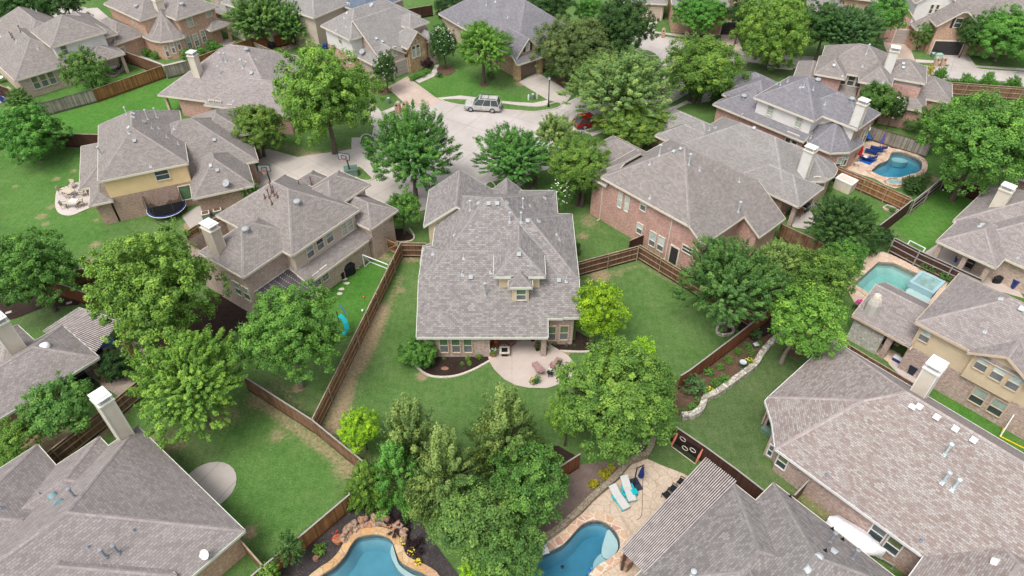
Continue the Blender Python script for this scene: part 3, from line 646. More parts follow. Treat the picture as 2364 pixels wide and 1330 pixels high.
# ---- beige house left of the centre with the chimney
h = house('beige', 'house', 'beige and brick house with a dark flat patio roof and rusty vent pipes', 674, 591, 5.7, 55.2, roof='taupe', wall='brick_tan')
BG = [(99, 'siding_beige')]
h.rect(0, 0, 8.85, 10.9, 5.7, 0.72, mats=BG); h.rect(-4.55, 1.25, 3, 7.5, 5.7, 0.62, mats=[(99, 'brick_tan')])
h.block([(0.1, -1.25), (8.9, -1.25), (8.9, 1.2), (0.1, 1.2)], [(2.8, 0.36), None, None, None], ov=0.5)
h.rect(8.2, -1.75, 12.3, 5.0, 4.3, 0.62, mats=[(99, 'brick_tan')]); h.rect(7.0, 2.2, 12.65, 6.8, 5.7, 0.62); h.rect(5.5, 6.0, 12.2, 10.5, 4.6, 0.7)
h.wb(8.0, 1.0, 12.1, 8.0, 0, 4.0, top=False); h.wb(-4.0, 1.8, 8.3, 10.3, 0, 5.3, top=False)
h.finish()
for q_, u_ in (((715, 580), 'blind'), ((738, 562), 'glass'), ((760, 546), 'blind')): h.win(*q_, 1.0, 1.5, up=u_, lo='screen')
h.win(801, 524, 0.8, 1.55, n=2, gap=0.05, up='blind', grid=1, lo='blind')
for q_ in ((731, 646), (749, 632)): h.win(*q_, 0.9, 1.7, up='blind', lo='screen', grid=1)
h.win(778, 603, 0.5, 0.8, up='glass'); h.win(560, 672, 1.0, 1.7, n=2, lo='glass_green')
h.chim(503, 574, 515, 'siding_beige', 0.9, 1.3, zb=0.0)
for q_, z_ in (((612, 458), .4), ((622, 457), .7), ((628, 444), .9), ((634, 452), .8), ((641, 456), .4), ((628, 472), .5), ((690, 425), .3), ((719, 425), .6)): h.pipe(*q_, z_+0.15, 0.055, 'pipe_rust', cap=z_ > .5)
h.turbine(687, 471, 'vent_grey'); h.turbine(568, 535, 'vent_grey')
# dark metal patio roof with fixings
h.block([(-4.2, -1.6), (0.3, -1.6), (0.3, 1.5), (-4.2, 1.5)], [(2.6, 0.09), None, None, None], walls=False, th=0.12) if False else None
B = MB(); a_, b_, c_, d_ = h.w(-3.7, -1.9, 2.65), h.w(0.6, -1.9, 2.65), h.w(0.6, 1.75, 3.0), h.w(-3.7, 1.75, 3.0); up_ = Vector((0, 0, 0.1))
B.poly([a_+up_, b_+up_, c_+up_, d_+up_]); B.poly([d_, c_, b_, a_])
for p_, q_ in ((a_, b_), (b_, c_), (c_, d_), (d_, a_)): B.poly([p_, q_, q_+up_, p_+up_])
pr = B.build('patio_roof', 'tin_roof', h.root); B = MB()
for i in range(7):
    for j in range(14): e_ = a_.lerp(b_, (i+.5)/7).lerp(d_.lerp(c_, (i+.5)/7), (j+.5)/14); B.box(e_+up_*1.2, (0.05, 0.05, 0.04))
B.build('roof_screws', 'white_metal', pr); B = MB(); B.bar(d_+up_*1.3, c_+up_*1.3, 0.12); B.build('flashing', 'trim_white', pr)
B = MB()
for p_ in (a_.lerp(c_, 0.05), b_.lerp(d_, 0.05)): B.bar((p_.x, p_.y, 0), p_, 0.15)
B.build('post', 'trim_cream', pr)
# ---- yellow house, upper left
h = house('yellow', 'house', 'house with bright yellow upper siding over brown brick beside the trampoline', 228, 419, 5.5, 23.6, roof='taupe', wall='brick_brown')
YM = [(3.1, 'brick_brown'), (99, 'siding_yellow')]
h.rect(-0.1, 0, 8.9, 13.0, 5.5, 0.68, mats=YM, ov=0.35); h.rect(3.2, 1.3, 16, 12.8, 3.3, 0.66); h.rect(8.3, -3.2, 14.8, 4.5, 3.0, 0.74)
h.rect(-2.9, 3.6, 3, 13.6, 3.0, 0.5); h.rect(-1.85, -0.15, 0.5, 6, 3.0, 0.6); h.rect(10, 6, 15.9, 12.9, 4.4, 0.6)
h.wb(0.4, 0.33, 8.4, 6, 0, 3.1)
h.finish()
h.win(374, 403, 1.5, 1.35, up='glass', lo='glass', trim='trim_cream'); h.win(430, 444, 1.4, 1.9, up='glass_green', lo='glass_green', split=.99, trim='trim_cream')
for q_ in ((342, 276), (363, 272)): h.pipe(*q_, 1.1, 0.06)
h.pipe(293, 265, 0.8, .06); h.pipe(234, 358, 0.9, .09, 'vent_grey')
for q_ in ((351, 297), (367, 297), (402, 298), (386, 318), (412, 334), (348, 385), (298, 308)): h.pipe(*q_, 0.35, .04, cap=False)
for q_ in ((331, 283), (311, 326), (495, 324), (502, 394)): h.boxvent(*q_, w=.34)
for q_ in ((308, 254), (307, 262), (307, 271), (297, 294), (487, 383)): h.boxvent(*q_, w=.3, hood=True, mat='white_metal')
h.dish(526, 433, 'vent_grey', 0.42)
# ---- low mauve roofed house, top left of centre
h = house('low', 'house', 'low brick house with a broad mauve roof left of the big round tree', 363, 219, 3, -14.3, roof='mauve', wall='brick_red')
h.rect(0, 0, 17.6, 15.2, 3.0, 0.60, skipw=(0, 3)); h.rect(7.5, -0.9, 20, 8, 2.95, 0.5, skipw=()); h.rect(0.6, 5.5, 8, 13, 3.05, 0.66)
h.wb(2.6, 0.5, 12, 6, 0, 2.8); h.wb(0.5, 5, 3, 14.5, 0, 2.8, top=False); h.wb(0.4, 0.5, 0.75, 0.85, 0, 2.8, 'trim_tan')
h.finish()
h.chim(458, 172, 119, 'siding_cream', 0.9, 0.9)
for q_ in ((512, 143), (522, 143), (561, 157), (508, 173)): h.pipe(*q_, 1.1, .07)
for q_ in ((554, 137), (568, 142), (590, 137), (539, 233)): h.pipe(*q_, .35, .04, cap=False)
h.turbine(570, 118, 'vent_grey'); h.boxvent(581, 170); h.win(499, 243, 0.8, 1.4, n=2, up='blind', lo='blind'); h.win(533, 251, .7, 1.3, n=1, up='blind')
# ---- big pale house, top left corner
h = house('corner', 'house', 'white sided house in the top left corner with a small covered porch', 51, 183, 3, 45.4, roof='taupe', wall='brick_tan')
h.rect(-0.9, 0, 9, 15, 3.1, 0.62); h.rect(5.2, 0.75, 13, 9, 5.7, 0.62, mats=[(99, 'siding_white')]); h.rect(2.5, 6, 11, 22, 3.6, 0.7); h.rect(8.6, -1.7, 13.6, 3, 3.0, 0.5, walls=False)
h.rect(10, 3, 15, 14, 4.2, 0.7); h.wb(8.8, 0.9, 13, 5, 0, 3); h.wb(12.9, -1.35, 13.3, -0.95, 0, 2.8); h.wb(5.6, 1.2, 12.5, 8, 0, 5.4, 'siding_white', top=False)
h.wb(6, 0.45, 9, 5, 0, 3.0, top=False)
h.finish()
h.win(101, 185, 0.95, 1.9, n=3, gap=.12, up='blind_olive', lo='screen'); h.win(148, 115, .95, 1.5, up='blind_olive', lo='screen')
for q_ in ((93, 17), (73, 22), (85, 27), (107, 22), (125, 28), (74, 46), (47, 55), (38, 100), (88, 113), (40, 96)): h.pipe(*q_, .35, .06, cap=False)
for q_ in ((48, 74), (28, 88), (33, 92)): h.pipe(*q_, .8, .05, 'pipe_rust')
# ---- brick house with the round bay, top
h = house('bay', 'house', 'two-storey orange brick house with a half-round bay roof near the top left', 407, 46, 5.7, 51, roof='taupe', wall='brick_orange')
h.rect(0, 0, 7.2, 10, 5.7, 0.62); h.rect(-3.6, 3.9, 6, 15, 5.7, 0.62)
h.block([(-3.6, 2.6), (-3.0, 1.0), (-1.4, 0.0), (0.4, -0.2), (1.2, 0.4), (1.2, 5.2), (-3.6, 5.2)], [(3.0, 0.95)]*4+[None, None, (3.0, 0.95)], ov=0.35, caps=True)
h.rect(4.2, -1.2, 7.9, 4, 3.0, 0.5, walls=False); h.rect(-8.0, 5.5, -2.5, 14, 3.0, 0.72); h.wb(-3.2, 4, 6.6, 9, 0, 5.4, top=False); h.wb(7.3, -0.8, 7.65, -0.45, 0, 2.8)
h.finish()
for q_ in ((439, 50),): h.win(*q_, .95, 1.6, up='blind', lo='blind', grid=1)
h.win(481, 28, .95, 1.5, grid=1, lo='blind'); h.win(309, 54, .5, 1.3)
for q_ in ((436, 98), (453, 93), (470, 84)): h.win(*q_, .85, 2.0, up='blind', lo='screen', grid=1)
for q_ in ((385, 118), (399, 110), (412, 102)): h.win(*q_, .6, 1.9, up='blind', lo='screen')
h.chim(368, 16, -8, 'siding_cream', 1.1, .9); h.turbine(315, 18); h.turbine(421, 13)
h.door(272, 95, 0.95, 2.05, 'door_grey', 'door', 3)
# ---- grey roofed house with stone gable, top centre
h = house('stone_gable', 'house', 'grey roofed house with a golden stone gable and a flag at its entrance', 739.5, 59, 5.7, -45.2, roof='grey', wall='brick_pink')
WM = [(3.0, 'brick_red'), (99, 'siding_white')]
h.rect(0, 0, 7.6, 13, 5.7, 0.68, mats=WM); h.rect(3.2, 2.0, 11.4, 12.3, 5.7, 0.68, 'ghhh', over={1: (3.5, 0.72)}); h.rect(2, 0.75, 11.95, 6.8, 3.0, 0.62, 'hghh')
h.rect(8, 6.3, 12.5, 10.5, 4.0, 0.95, 'hghh', mats=[(99, 'stone_gold')]); h.rect(7.5, 10.0, 12.6, 12.6, 4.0, 0.6); h.rect(6, 8.5, 10.4, 12.4, 5.7, 0.62)
h.rect(-1.1, 2.6, 1.5, 5.5, 3.0, 0.6); h.wb(0.3, 2.5, 10.8, 11.8, 0, 4, top=False); h.wb(-1.2, 3.2, 0, 4.8, 0, 2.8)
h.finish()
h.door(926, 168, 2.5, 2.2, 'door_grey'); h.win(786, 92, .85, 1.3, grid=1); h.win(807, 137, .7, 1.3, grid=1); h.win(905, 121, .8, 1.4, n=2, gap=.06, grid=1, lo='blind')
h.win(960, 118, .75, 1.9, n=2, gap=.08, up='glass', lo='blind', split=.3); h.win(959, 97, .5, .8, up='screen', lo='screen', trim='trim_tan')
for q_ in ((800, 31), (856, 14), (859, 10)): h.boxvent(*q_, mat='white_metal', hood=True, w=.3)
for q_ in ((868, 90), (882, 97)): h.boxvent(*q_, w=.34, mat='sky_glass')
for q_ in ((795, 42), (800, 62), (776, 71), (854, 34)): h.pipe(*q_, .3, .04, cap=False)
h.dish(837, 128, 'vent_grey', .4)
# ---- stone garage house right of it
h = house('stone_garage', 'house', 'house with a shuttered brick gable over a wide brown garage door', 1042, 52, 3, -54.1, roof='slate', wall='brick_brown')
h.rect(-4, 0, 17.3, 13.4, 3.2, 0.75, mats=[(99, 'brick_tan')]); h.rect(10.5, -0.1, 17.7, 4.5, 3.3, 1.1, 'hghh', mats=[(99, 'brick_orange')]); h.block([(17.0, -0.45), (18.4, -0.45), (18.4, 4.6), (17.0, 4.6)], [None, (2.75, 0.75), None, None], walls=False)
h.wb(17.0, -0.1, 18.1, 0.5, 0, 2.7, 'stone_gold'); h.wb(17.0, 3.9, 18.1, 4.5, 0, 2.7, 'stone_gold'); h.wb(3, 0.4, 16.9, 4.2, 0, 3)
h.finish()
h.door(1219, 163, 3.0, 2.15, 'door_brown'); h.win(1218, 108, .7, 1.2, up='blind', lo='blind', shutters='door_black', grid=1)
h.pipe(1123, 12, .9, .06); h.boxvent(1143, 5, mat='white_metal', hood=True, w=.3); h.pipe(1058, 54, .3, .04, cap=False); h.pipe(1172, 41, .3, .04, cap=False)
# ---- red brick house right of the centre
h = house('red', 'house', 'tall red brick house with cream downspouts and a recessed back patio', 1387, 409, 5.7, -47.8, roof='taupe', wall='brick_red')
h.rect(0, 0, 13.35, 11.6, 5.7, 0.68, over={1: (4.42, 0.68)}, skipw=(1,)); h.rect(6, 6.9, 15.5, 11.7, 5.7, 0.68, 'ghhh', over={1: (3.0, 0.68)}, skipw=()); h.rect(-1.9, 0.02, 0.85, 8, 5.0, 0.66, 'hghh', skipw=(1,)); h.rect(-7.8, 5.4, 2.5, 11.2, 3.0, 0.66); h.rect(-2.8, 4.0, 3.5, 9.6, 4.0, 0.66)
h.rect(10.9, 1.8, 13.6, 6.85, 4.35, 0.9, 'hghh') if False else None
h.wb(10.6, 0.47, 12.75, 1.25, 0, 4.45); h.wb(10.6, 4.6, 12.75, 7.5, 0, 4.45, top=False); h.wb(9.8, 0.6, 10.4, 6, 0, 4.45, top=False); h.wb(10.6, 1.2, 12.74, 4.65, 2.7, 4.45)
h.finish()
for q_, u_ in (((1432, 462), 0), ((1448, 471), 0)): h.win(*q_, .62, 1.95, up='blind_white', lo='blind_white', split=.5, trim='brick_red' if 0 else 'trim_cream')
h.win(1486, 474, .85, 1.4, up='blind_white', lo='screen'); h.win(1477, 528, .85, 1.4, up='blind_white', lo='screen')
for q_ in ((1507, 552), (1526, 563)): h.win(*q_, .9, 1.9, up='blind_white', lo='screen', split=.6)
for q_, z_ in (((1389, 470), 5.4), ((1545, 550), 5.2), ((1606, 596), 4.3), ((1357, 470), 5.3)): h.downspout(*q_, z_, 'trim_cream')
h.win(1587, 577, 1.3, .9, up='glass', lo='glass'); h.door(1558, 580, .9, 2.0, 'door_black', 'door', 3)
for q_ in ((1627, 583), (1645, 570), (1662, 557)): h.win(*q_, .7, 1.7, up='blind_white', lo='screen')
for q_ in ((1522, 360), (1590, 381), (1704, 490)): h.pipe(*q_, 1.15, .08, 'white_metal')
for q_ in ((1500, 380), (1500, 458), (1615, 394), (1706, 420)): h.pipe(*q_, .4, .05, cap=False)
for q_ in ((1546, 346), (1556, 351), (1572, 345), (1586, 338), (1595, 334)): h.boxvent(*q_, mat='vent_grey', w=.32)
# ---- long grey roof behind it
h = house('long_grey', 'house', 'long low house with a plain grey roof, tall white chimney and rounded corner roof', 1764, 440, 3, -46.6, roof='grey', wall='brick_brown')
h.rect(-12.5, 0, 2.6, 10.7, 3.0, 0.62); h.rect(-4, -0.05, 4.25, 5.3, 3.0, 0.6, skipw=(0, 1)); h.block([(-1.5, 5.2), (2.5, 5.2), (3.7, 6.6), (3.9, 8.3), (3.5, 9.8), (2.4, 10.9), (-1.5, 10.9)], [None, (3, .62), (3, .62), (3, .62), (3, .62), (3, .62), None], ov=.4)
h.rect(-18.2, 2.3, -9, 8.0, 3.0, 0.6); h.rect(-15.5, 0.6, -8, 5.5, 3.1, 0.62)
h.wb(-2.2, 0.5, 0.9, 5, 0, 2.8); h.wb(3.4, 0.4, 3.85, 0.85, 0, 2.8, 'brick_tan'); h.wb(3.4, 4.3, 3.85, 4.9, 0, 2.8, 'brick_tan')
h.finish()
h.chim(1853, 402, 338, 'siding_white', 1.05, .8)
for q_ in ((1688, 262), (1705, 270)): h.pipe(*q_, 1.2, .07)
for q_ in ((1682, 274), (1652, 297), (1741, 297)): h.boxvent(*q_, mat='white_metal', w=.34)
h.pipe(1637, 302, .4, .05, cap=False)
for q_ in ((1882, 420), (1897, 424)): h.win(*q_, .8, 1.5, up='blind', lo='screen')
# ---- slate roofed house
h = house('slate', 'house', 'cream sided house with a slate blue roof next to the kidney shaped pool', 1764, 234, 5.7, -47.2, roof='slate', wall='brick_red')
CM = [(99, 'siding_white')]
h.rect(-1.5, 0, 6.8, 8.6, 5.7, 0.66, mats=CM); h.rect(3.5, 1.9, 11.2, 7.6, 5.7, 0.66, mats=[(99, 'brick_orange')], skipw=(0,)); h.block([(-2.2, -0.65), (6.6, -0.65), (6.6, 1.0), (-2.2, 1.0)], [(3.1, .5), None, None, None])
h.wb(3.9, 2.35, 10.7, 3.5, 3.0, 5.45, 'siding_white')
h.block([(5.9, 0.9), (7.2, -0.8), (10.0, -0.7), (11.5, 1.2), (11.7, 4.2), (5.9, 4.2)], [(3.1, .85), (3.1, .85), (3.1, .85), (3.1, .85), None, None], ov=.4)
h.rect(-6.6, -0.5, 0.5, 6.2, 3.0, .62); h.rect(-9, 5.5, -3, 11, 3.0, .62); h.rect(-7, 2, -0.5, 9.5, 3.4, .62); h.wb(0, .5, 6.3, 8, 0, 5.4, top=False)
h.finish()
h.win(1779, 254, .95, 1.55, up='blind', lo='blind', grid=1); h.win(1845, 281, .95, 1.55, up='blind', lo='blind', grid=1)
h.win(1938, 377, .95, 1.7, up='blind', lo='glass'); h.win(1950, 368, .75, 1.7, up='blind', lo='glass'); h.win(1993, 315, .8, 2.6, n=2, gap=.25, up='blind_olive', lo='glass')
h.win(1828, 322, .8, 1.7, n=2, gap=.06, up='glass', lo='glass')
h.chim(1976, 284, 230, 'siding_white', 1.0, .8)
for q_ in ((1848, 202), (1855, 201), (1793, 196), (1801, 198), (1877, 208), (1904, 242), (1818, 190), (1871, 319)): h.pipe(*q_, .4, .05, cap=False)
h.turbine(1887, 189); h.turbine(1966, 233); h.turbine(1717, 226)
# ---- twin hip house
h = house('twin', 'house', 'house with twin hipped rear roofs and a white chimney near the upper street', 1879, 170, 5.7, -24.8, roof='taupe', wall='brick_red')
h.rect(0.3, 1.8, 9.6, 10, 5.7, .62); h.rect(0, 0, 3.95, 6, 5.7, .75); h.rect(5.46, 0, 9.5, 6, 5.7, .75); h.rect(-2.4, -2.6, 1.5, 6.3, 4.4, .62); h.rect(8, 2.9, 13.45, 8.3, 5.7, .62, mats=[(99, 'siding_white')])
h.rect(9.0, 0.8, 14.4, 6.5, 3.0, .62); h.rect(12, 4.7, 17.55, 11, 3.0, .6); h.wb(0.4, 2.2, 13, 8, 0, 5.4, top=False); h.block([(3.6, -.6), (5.8, -.6), (5.8, 2.4), (3.6, 2.4)], [(3.1, .3), None, None, None])
h.finish()
h.win(1965, 186, .95, 1.5, n=3, gap=.05, up='glass', lo='glass'); h.win(2004, 198, .7, .9, n=1); h.chim(2049, 160, 108, 'siding_white', 1.0, .9)
for q_ in ((2000, 125), (1999, 101), (2026, 106)): h.pipe(*q_, 1.2, .07)
for q_ in ((1925, 152), (2085, 148), (2085, 157), (2069, 187)): h.boxvent(*q_, mat='white_metal', w=.34)
for q_ in ((1945, 176), (2039, 191), (1991, 154), (2065, 143)): h.pipe(*q_, .35, .04, cap=False)
# ---- right edge house with patio
h = house('patio_right', 'house', 'house at the right edge with a covered corner patio beside the dark fence', 2161.5, 556, 3, -47.8, roof='mauve', wall='brick_tan')
h.rect(0, 0, 5.7, 7, 3.0, .60, walls=False); h.rect(-0.3, 4.6, 16, 15, 3.05, .64); h.rect(1.5, 2.1, 16, 13, 3.0, .62)
h.wb(0.25, 0.3, 0.7, 0.75, 0, 2.8); h.wb(2.7, 0.3, 3.15, 0.75, 0, 2.8); h.wb(4.85, 0.3, 5.3, 0.75, 0, 2.8)
h.finish()
h.chim(2304, 474, 428, 'siding_cream', 1.1, .85)
for q_ in ((2262, 523), (2268, 518)): h.boxvent(*q_, mat='white_metal', hood=True, w=.3)
h.pipe(2350, 595, .4, .06, cap=False)
# ---- tan siding house
h = house('tan', 'house', 'house with tan siding over pink brick and a stone chimney on its patio roof', 2112, 743, 5.7, -47.2, roof='mauve', wall='brick_pink', trim='trim_tan')
TM = [(2.9, 'brick_pink'), (99, 'siding_tan')]
h.rect(0, 0, 16, 9.0, 5.7, .64, mats=TM); h.rect(4.3, -0.35, 9.0, 5, 5.72, .58, 'ghgh', mats=[(99, 'siding_tan')], zb=2.9, gov=0.5); h.rect(-4.6, 0.2, 0.55, 6.6, 3.0, .55, 'hghg', walls=False)
h.wb(-4.35, .55, -1.6, 1.0, 0, 2.85, 'stone_white'); h.wb(-1.35, .5, -0.85, 1.0, 0, 2.85, 'brick_pink'); h.wb(-4.3, .9, -3.9, 5.8, 0, 1.0, 'stone_white')
h.finish()
B = MB()
for uu in [x*0.0 for x in ()]: pass
h.win(2136, 775, .95, 1.35, up='blind_white', lo='screen', trim='trim_tan')
for q_ in ((2268, 840), (2305, 862), (2341, 884)): h.win(*q_, 1.0, 1.5, up='blind_white', lo='screen', trim='trim_tan')
for q_ in ((2259, 915), (2302, 940)): h.win(*q_, 1.15, 1.75, up='blind', lo='glass', split=.55, trim='trim_tan')
for q_ in ((2311, 691),): h.boxvent(*q_, mat='white_metal', hood=True, w=.34)
h.boxvent(2358, 714, mat='white_metal'); h.pipe(2274, 766, .5, .05, cap=False); h.downspout(2118, 780, 5.3, 'trim_tan', 2.9)
q_ = h.roofhit(2011, 716)[0]; B = MB(); B.lathe((q_.x, q_.y, q_.z-1.2), [(.62, 0), (.62, 2.1), (.5, 2.5)], 8); sc_ = B.build('stone_chimney', 'stone_white', h.root)
B = MB(); B.lathe((q_.x, q_.y, q_.z+1.3), [(.5, 0), (.4, .35), (.3, .5)], 6); B.build('chimney_crown', 'mulch_rim', sc_)
# ---- bottom right house, red-flecked roof
h = house('red_roof', 'house', 'house with a very large pink flecked shingle roof in the lower right', 1789.6, 1036, 3, -48.8, roof='red', wall='brick_pink', trim='trim_white')
h.block([(0, 0), (19, 0), (19, 13.3), (-3.1, 13.3), (-3.1, 3.4), (-1.55, 1.9)], [(3, .64), (3, .70), (3, .80), (3, .62), None, (3, .64)], ov=.5, skipw=(4, 5))
h.rect(11.0, -8, 19, 6, 3.0, .62); h.wb(-1.35, 2.5, 0.5, 5, 0, 2.75); h.wb(-1.0, 1.2, 0.6, 3, 0, 2.75); h.wb(-2.8, 3.6, -2.4, 4.0, 0, 2.8)
h.finish()
h.chim(2120, 910, 838, 'siding_cream', 1.0, 1.15, zb=0.0)
for q_ in ((2105, 940), (2122, 940), (2162, 964), (2205, 991), (2247, 1017)): h.boxvent(*q_, mat='white_metal', w=.4, hood=q_[0] == 2105)
for q_ in ((2180, 1050), (2175, 1115), (2198, 1131)): h.pipe(*q_, 1.1, .08, 'sky_glass')
for q_ in ((1908, 1099), (2125, 1250)): h.pipe(*q_, .35, .07, 'pipe_lead', cap=False)
h.boxvent(2297, 1297, mat='white_metal', hood=True, w=.5)
h.win(1806, 1066, .9, 1.5, up='blind_olive', lo='glass', trim='trim_white'); h.win(2026, 1230, 1.05, 1.7, up='screen', lo='glass', trim='trim_white'); h.win(2062, 1260, 1.05, 1.7, up='blind_olive', lo='glass', trim='trim_white'); h.win(1780, 1040, .5, 1.4, up='screen', lo='glass', trim='trim_white')
# ---- bottom middle-right house with slatted pergola
h = house('pergola_house', 'house', 'grey shingled house at the bottom edge beside the long slatted pergola', 1694, 1115, 3, -139.4, roof='center', wall='brick_brown', trim='trim_cream')
h.rect(0, 0, 11, 9, 3.0, .58); h.rect(-2.15, 1.8, 16, 12.2, 3.0, .62, over={3: (3.0, .68)}); h.rect(4.2, 3.2, 16, 9.5, 4.4, .62)
h.finish()
for q_ in ((1917, 1251), (1968, 1290)): h.pipe(*q_, 1.0, .08, 'pipe_lead')
h.pipe(1598, 1330, .5, .1); 
for q_ in ((1891, 1285), (1864, 1314)): h.boxvent(*q_, mat='white_metal', hood=True, w=.42)
h.boxvent(1924, 1275, mat='white_metal')
for q_ in ((1921, 1222), (1945, 1246), (1905, 1272), (1824, 1147)): h.pipe(*q_, .25, .05, 'black', cap=False)
# ---- bottom left house
h = house('bottom_left', 'house', 'huge grey-pink roof in the bottom left corner with a tall white-capped chimney', 327, 992.6, 3, -38.8, roof='mauve', wall='brick_orange', trim='gutter_green')
h.rect(-0.6, -20, 13, 0, 3.0, .62); h.rect(-4.8, -24, 6, -5.5, 3.0, .62, ); h.rect(-1.9, -24, 5, -2.3, 3.0, .55); h.rect(4, -24, 12.6, -4.6, 3.6, .62)
h.finish()
h.chim(285, 1000, 912, 'siding_cream', 1.15, .95, zb=0.0)
for q_ in ((173, 1148), (246, 1287), (275, 1278)): h.pipe(*q_, .9, .08, 'pipe_lead')
for q_ in ((122, 1146), (135, 1160)): h.boxvent(*q_, mat='vent_teal', hood=True, w=.46)
for q_ in ((205, 1265), (310, 1226), (94, 1142), (5, 1173)): h.pipe(*q_, .3, .05, 'pipe_lead', cap=False)
h.dish(480, 1290, 'white_metal', .34)
# ---- left house with pergola and grill
h = house('grill_house', 'house', 'low house on the left edge with a black grill under its corner porch', 140.6, 880, 3, -127.4, roof='mauve', wall='brick_red', trim='gutter_green')
h.rect(-3.25, -6.2, 18, 0, 3.0, .62, skipw=(3, 2)); h.rect(-0.9, -9.4, 2.8, -4.5, 3.0, .62); h.wb(0.2, -1.1, 6, -0.5, 0, 2.8); h.wb(0.2, -5.6, 0.6, -0.6, 0, 2.8); h.wb(-3.0, -1.0, -2.5, -0.5, 0, 2.8)
h.rect(3.5, -14, 12, -3, 3.0, .62)
h.finish()
h.chim(38, 806, 735, 'siding_cream', 1.2, .95)
q_ = h.roofhit(102, 799)[0]; B = MB(); B.lathe(q_, [(.42, -.1), (.42, .08), (.25, .2), (.05, .24)], 16); B.build('sun_tunnel', 'cover_white', h.root, smooth=True)
# ---- far houses along the top edge
h = house('blue_roof', 'house', 'pink brick house with a dark blue roof at the top edge', 755, 0, 5.5, -38, roof='blue', wall='brick_pink')
h.rect(0, 0, 9, 9, 5.4, .5, over={}); h.finish()
for q_ in ((793, 18), (806, 16), (837, 6), (850, 2)): h.win(*q_, .7, 1.3, lo='blind')
h = house('far_beige', 'house', 'beige two-storey house at the top edge behind the shady back garden trees', 528, 12, 5.6, -35, roof='grey', wall='siding_beige')
h.rect(-2, 0, 1.8, 10, 5.6, .6); h.rect(-7, 0.4, 8, 10, 3.4, .5); h.rect(-9, 2, 3, 12, 5.6, .6); h.rect(6, 4, 15, 12, 5.6, .6); h.finish()
for q_ in ((509, 9), (518, 16), (526, 20)): h.win(*q_, .75, 1.5, lo='blind')
h = house('cream_garage', 'house', 'house with a cream garage door at the top edge of the photo', 1480, 7, 3.0, -7, roof='grey', wall='brick_tan')
h.rect(-5, 0, 4.4, 10, 3.0, .62); h.finish(); h.door(1511, 26, 2.2, 2.1, 'door_tan')
h = house('black_garage', 'house', 'brick house with a black garage door and a small brick dormer at the top edge', 1640, 19, 4.4, -5, roof='grey', wall='brick_orange')
h.rect(-6, 0, 7.0, 10, 4.4, .75); h.rect(3.0, 0.4, 5.0, 6, 6.0, .6, ov=.12, zb=4.0); h.finish(); h.door(1698, 47, 4.0, 2.1, 'door_black'); h.win(1698, 14, .7, 1.2, up='glass', lo='blind')
h = house('arch', 'house', 'brick gabled house half hidden behind the dark tree at the upper right', 1868, 38, 3.0, -20, roof='grey', wall='brick_orange')
h.rect(0, 0, 3.2, 8, 3.0, .9, 'ghgh'); h.rect(-1, 2, 11, 12, 3.2, .7); h.rect(4, 3, 9, 9, 5.6, .6); h.finish(); h.win(1880, 31, .6, 1.0, up='glass', lo='glass')
h = house('white_garage', 'house', 'brick gabled house with a pale garage door left of the trimmed round tree', 2062, 55, 3.0, -10, roof='taupe', wall='brick_red')
h.rect(-1.2, -0.5, 3.9, 8, 3.0, 1.0, 'ghgh'); h.rect(-1.5, 3, 7, 12, 4.6, .62); h.rect(-12, 5, 2, 14, 4.6, .62); h.finish(); h.door(2082, 87, 2.4, 2.15, 'door_grey'); h.win(2082, 52, .5, 1.0, up='glass', lo='glass')
h = house('dark_garage', 'house', 'brick house in the upper right with a shuttered window over a black garage door', 2167, 59, 4.6, -5, roof='taupe', wall='brick_orange')
h.rect(-0.4, -0.3, 6.4, 12, 4.6, .75, 'ghhh', over={0: (6.9, 1.0)}); h.rect(-2.5, 1.2, 3, 9, 3.4, .6); h.rect(-3.0, 3.5, 3.5, 12, 6.6, .75, 'ghgh', mats=[(99, 'siding_white')], zb=3); h.rect(1, 2, 19, 16, 4.6, .72); h.wb(0, 1, 18, 12, 0, 4.4, top=False)
h.finish(); h.door(2193, 95, 4.3, 2.15, 'door_black'); h.win(2212, 53, 1.15, 1.5, up='glass', lo='glass', shutters='door_black'); h.win(2156, 21, .6, 1.5, n=2, up='glass', lo='glass')
h = house('edge_dark', 'house', 'corner of a dark roofed house at the right edge behind the brown fence', 2335, 408, 3.0, -30, roof='slate', wall='brick_brown')
h.rect(0, 0, 10, 8, 3.0, .5); h.finish()
# ================================================================ ground, streets, paths, beds, pools
def smooth_px(pts, n=5, closed=True):
    P = [Vector((p[0], p[1], 0)) for p in pts]; m = len(P); out = []
    for i in range(m if closed else m-1):
        a, b, c, d = (P[(i+k) % m] if closed else P[min(max(i+k, 0), m-1)] for k in (-1, 0, 1, 2))
        for j in range(n):
            t = j/n; q = 0.5*((2*b)+(c-a)*t+(2*a-5*b+4*c-d)*t*t+(3*b-a-3*c+d)*t*t*t); out.append((q.x, q.y))
    if not closed: out.append((P[-1].x, P[-1].y))
    return out
def ring(P, w):
    n = len(P); out = []
    ar = sum(P[i].x*P[(i+1) % n].y-P[(i+1) % n].x*P[i].y for i in range(n)); sg = 1 if ar > 0 else -1
    for i in range(n):
        d = (P[(i+1) % n]-P[i-1]); d.z = 0; d.normalize(); out.append(P[i]+Vector((d.y, -d.x, 0))*w*sg)
    return out
def area2(P): return sum(P[i].x*P[(i+1) % len(P)].y-P[(i+1) % len(P)].x*P[i].y for i in range(len(P)))
def gpts(pts, z=0.0): return [U(p[0], p[1], z) for p in pts]
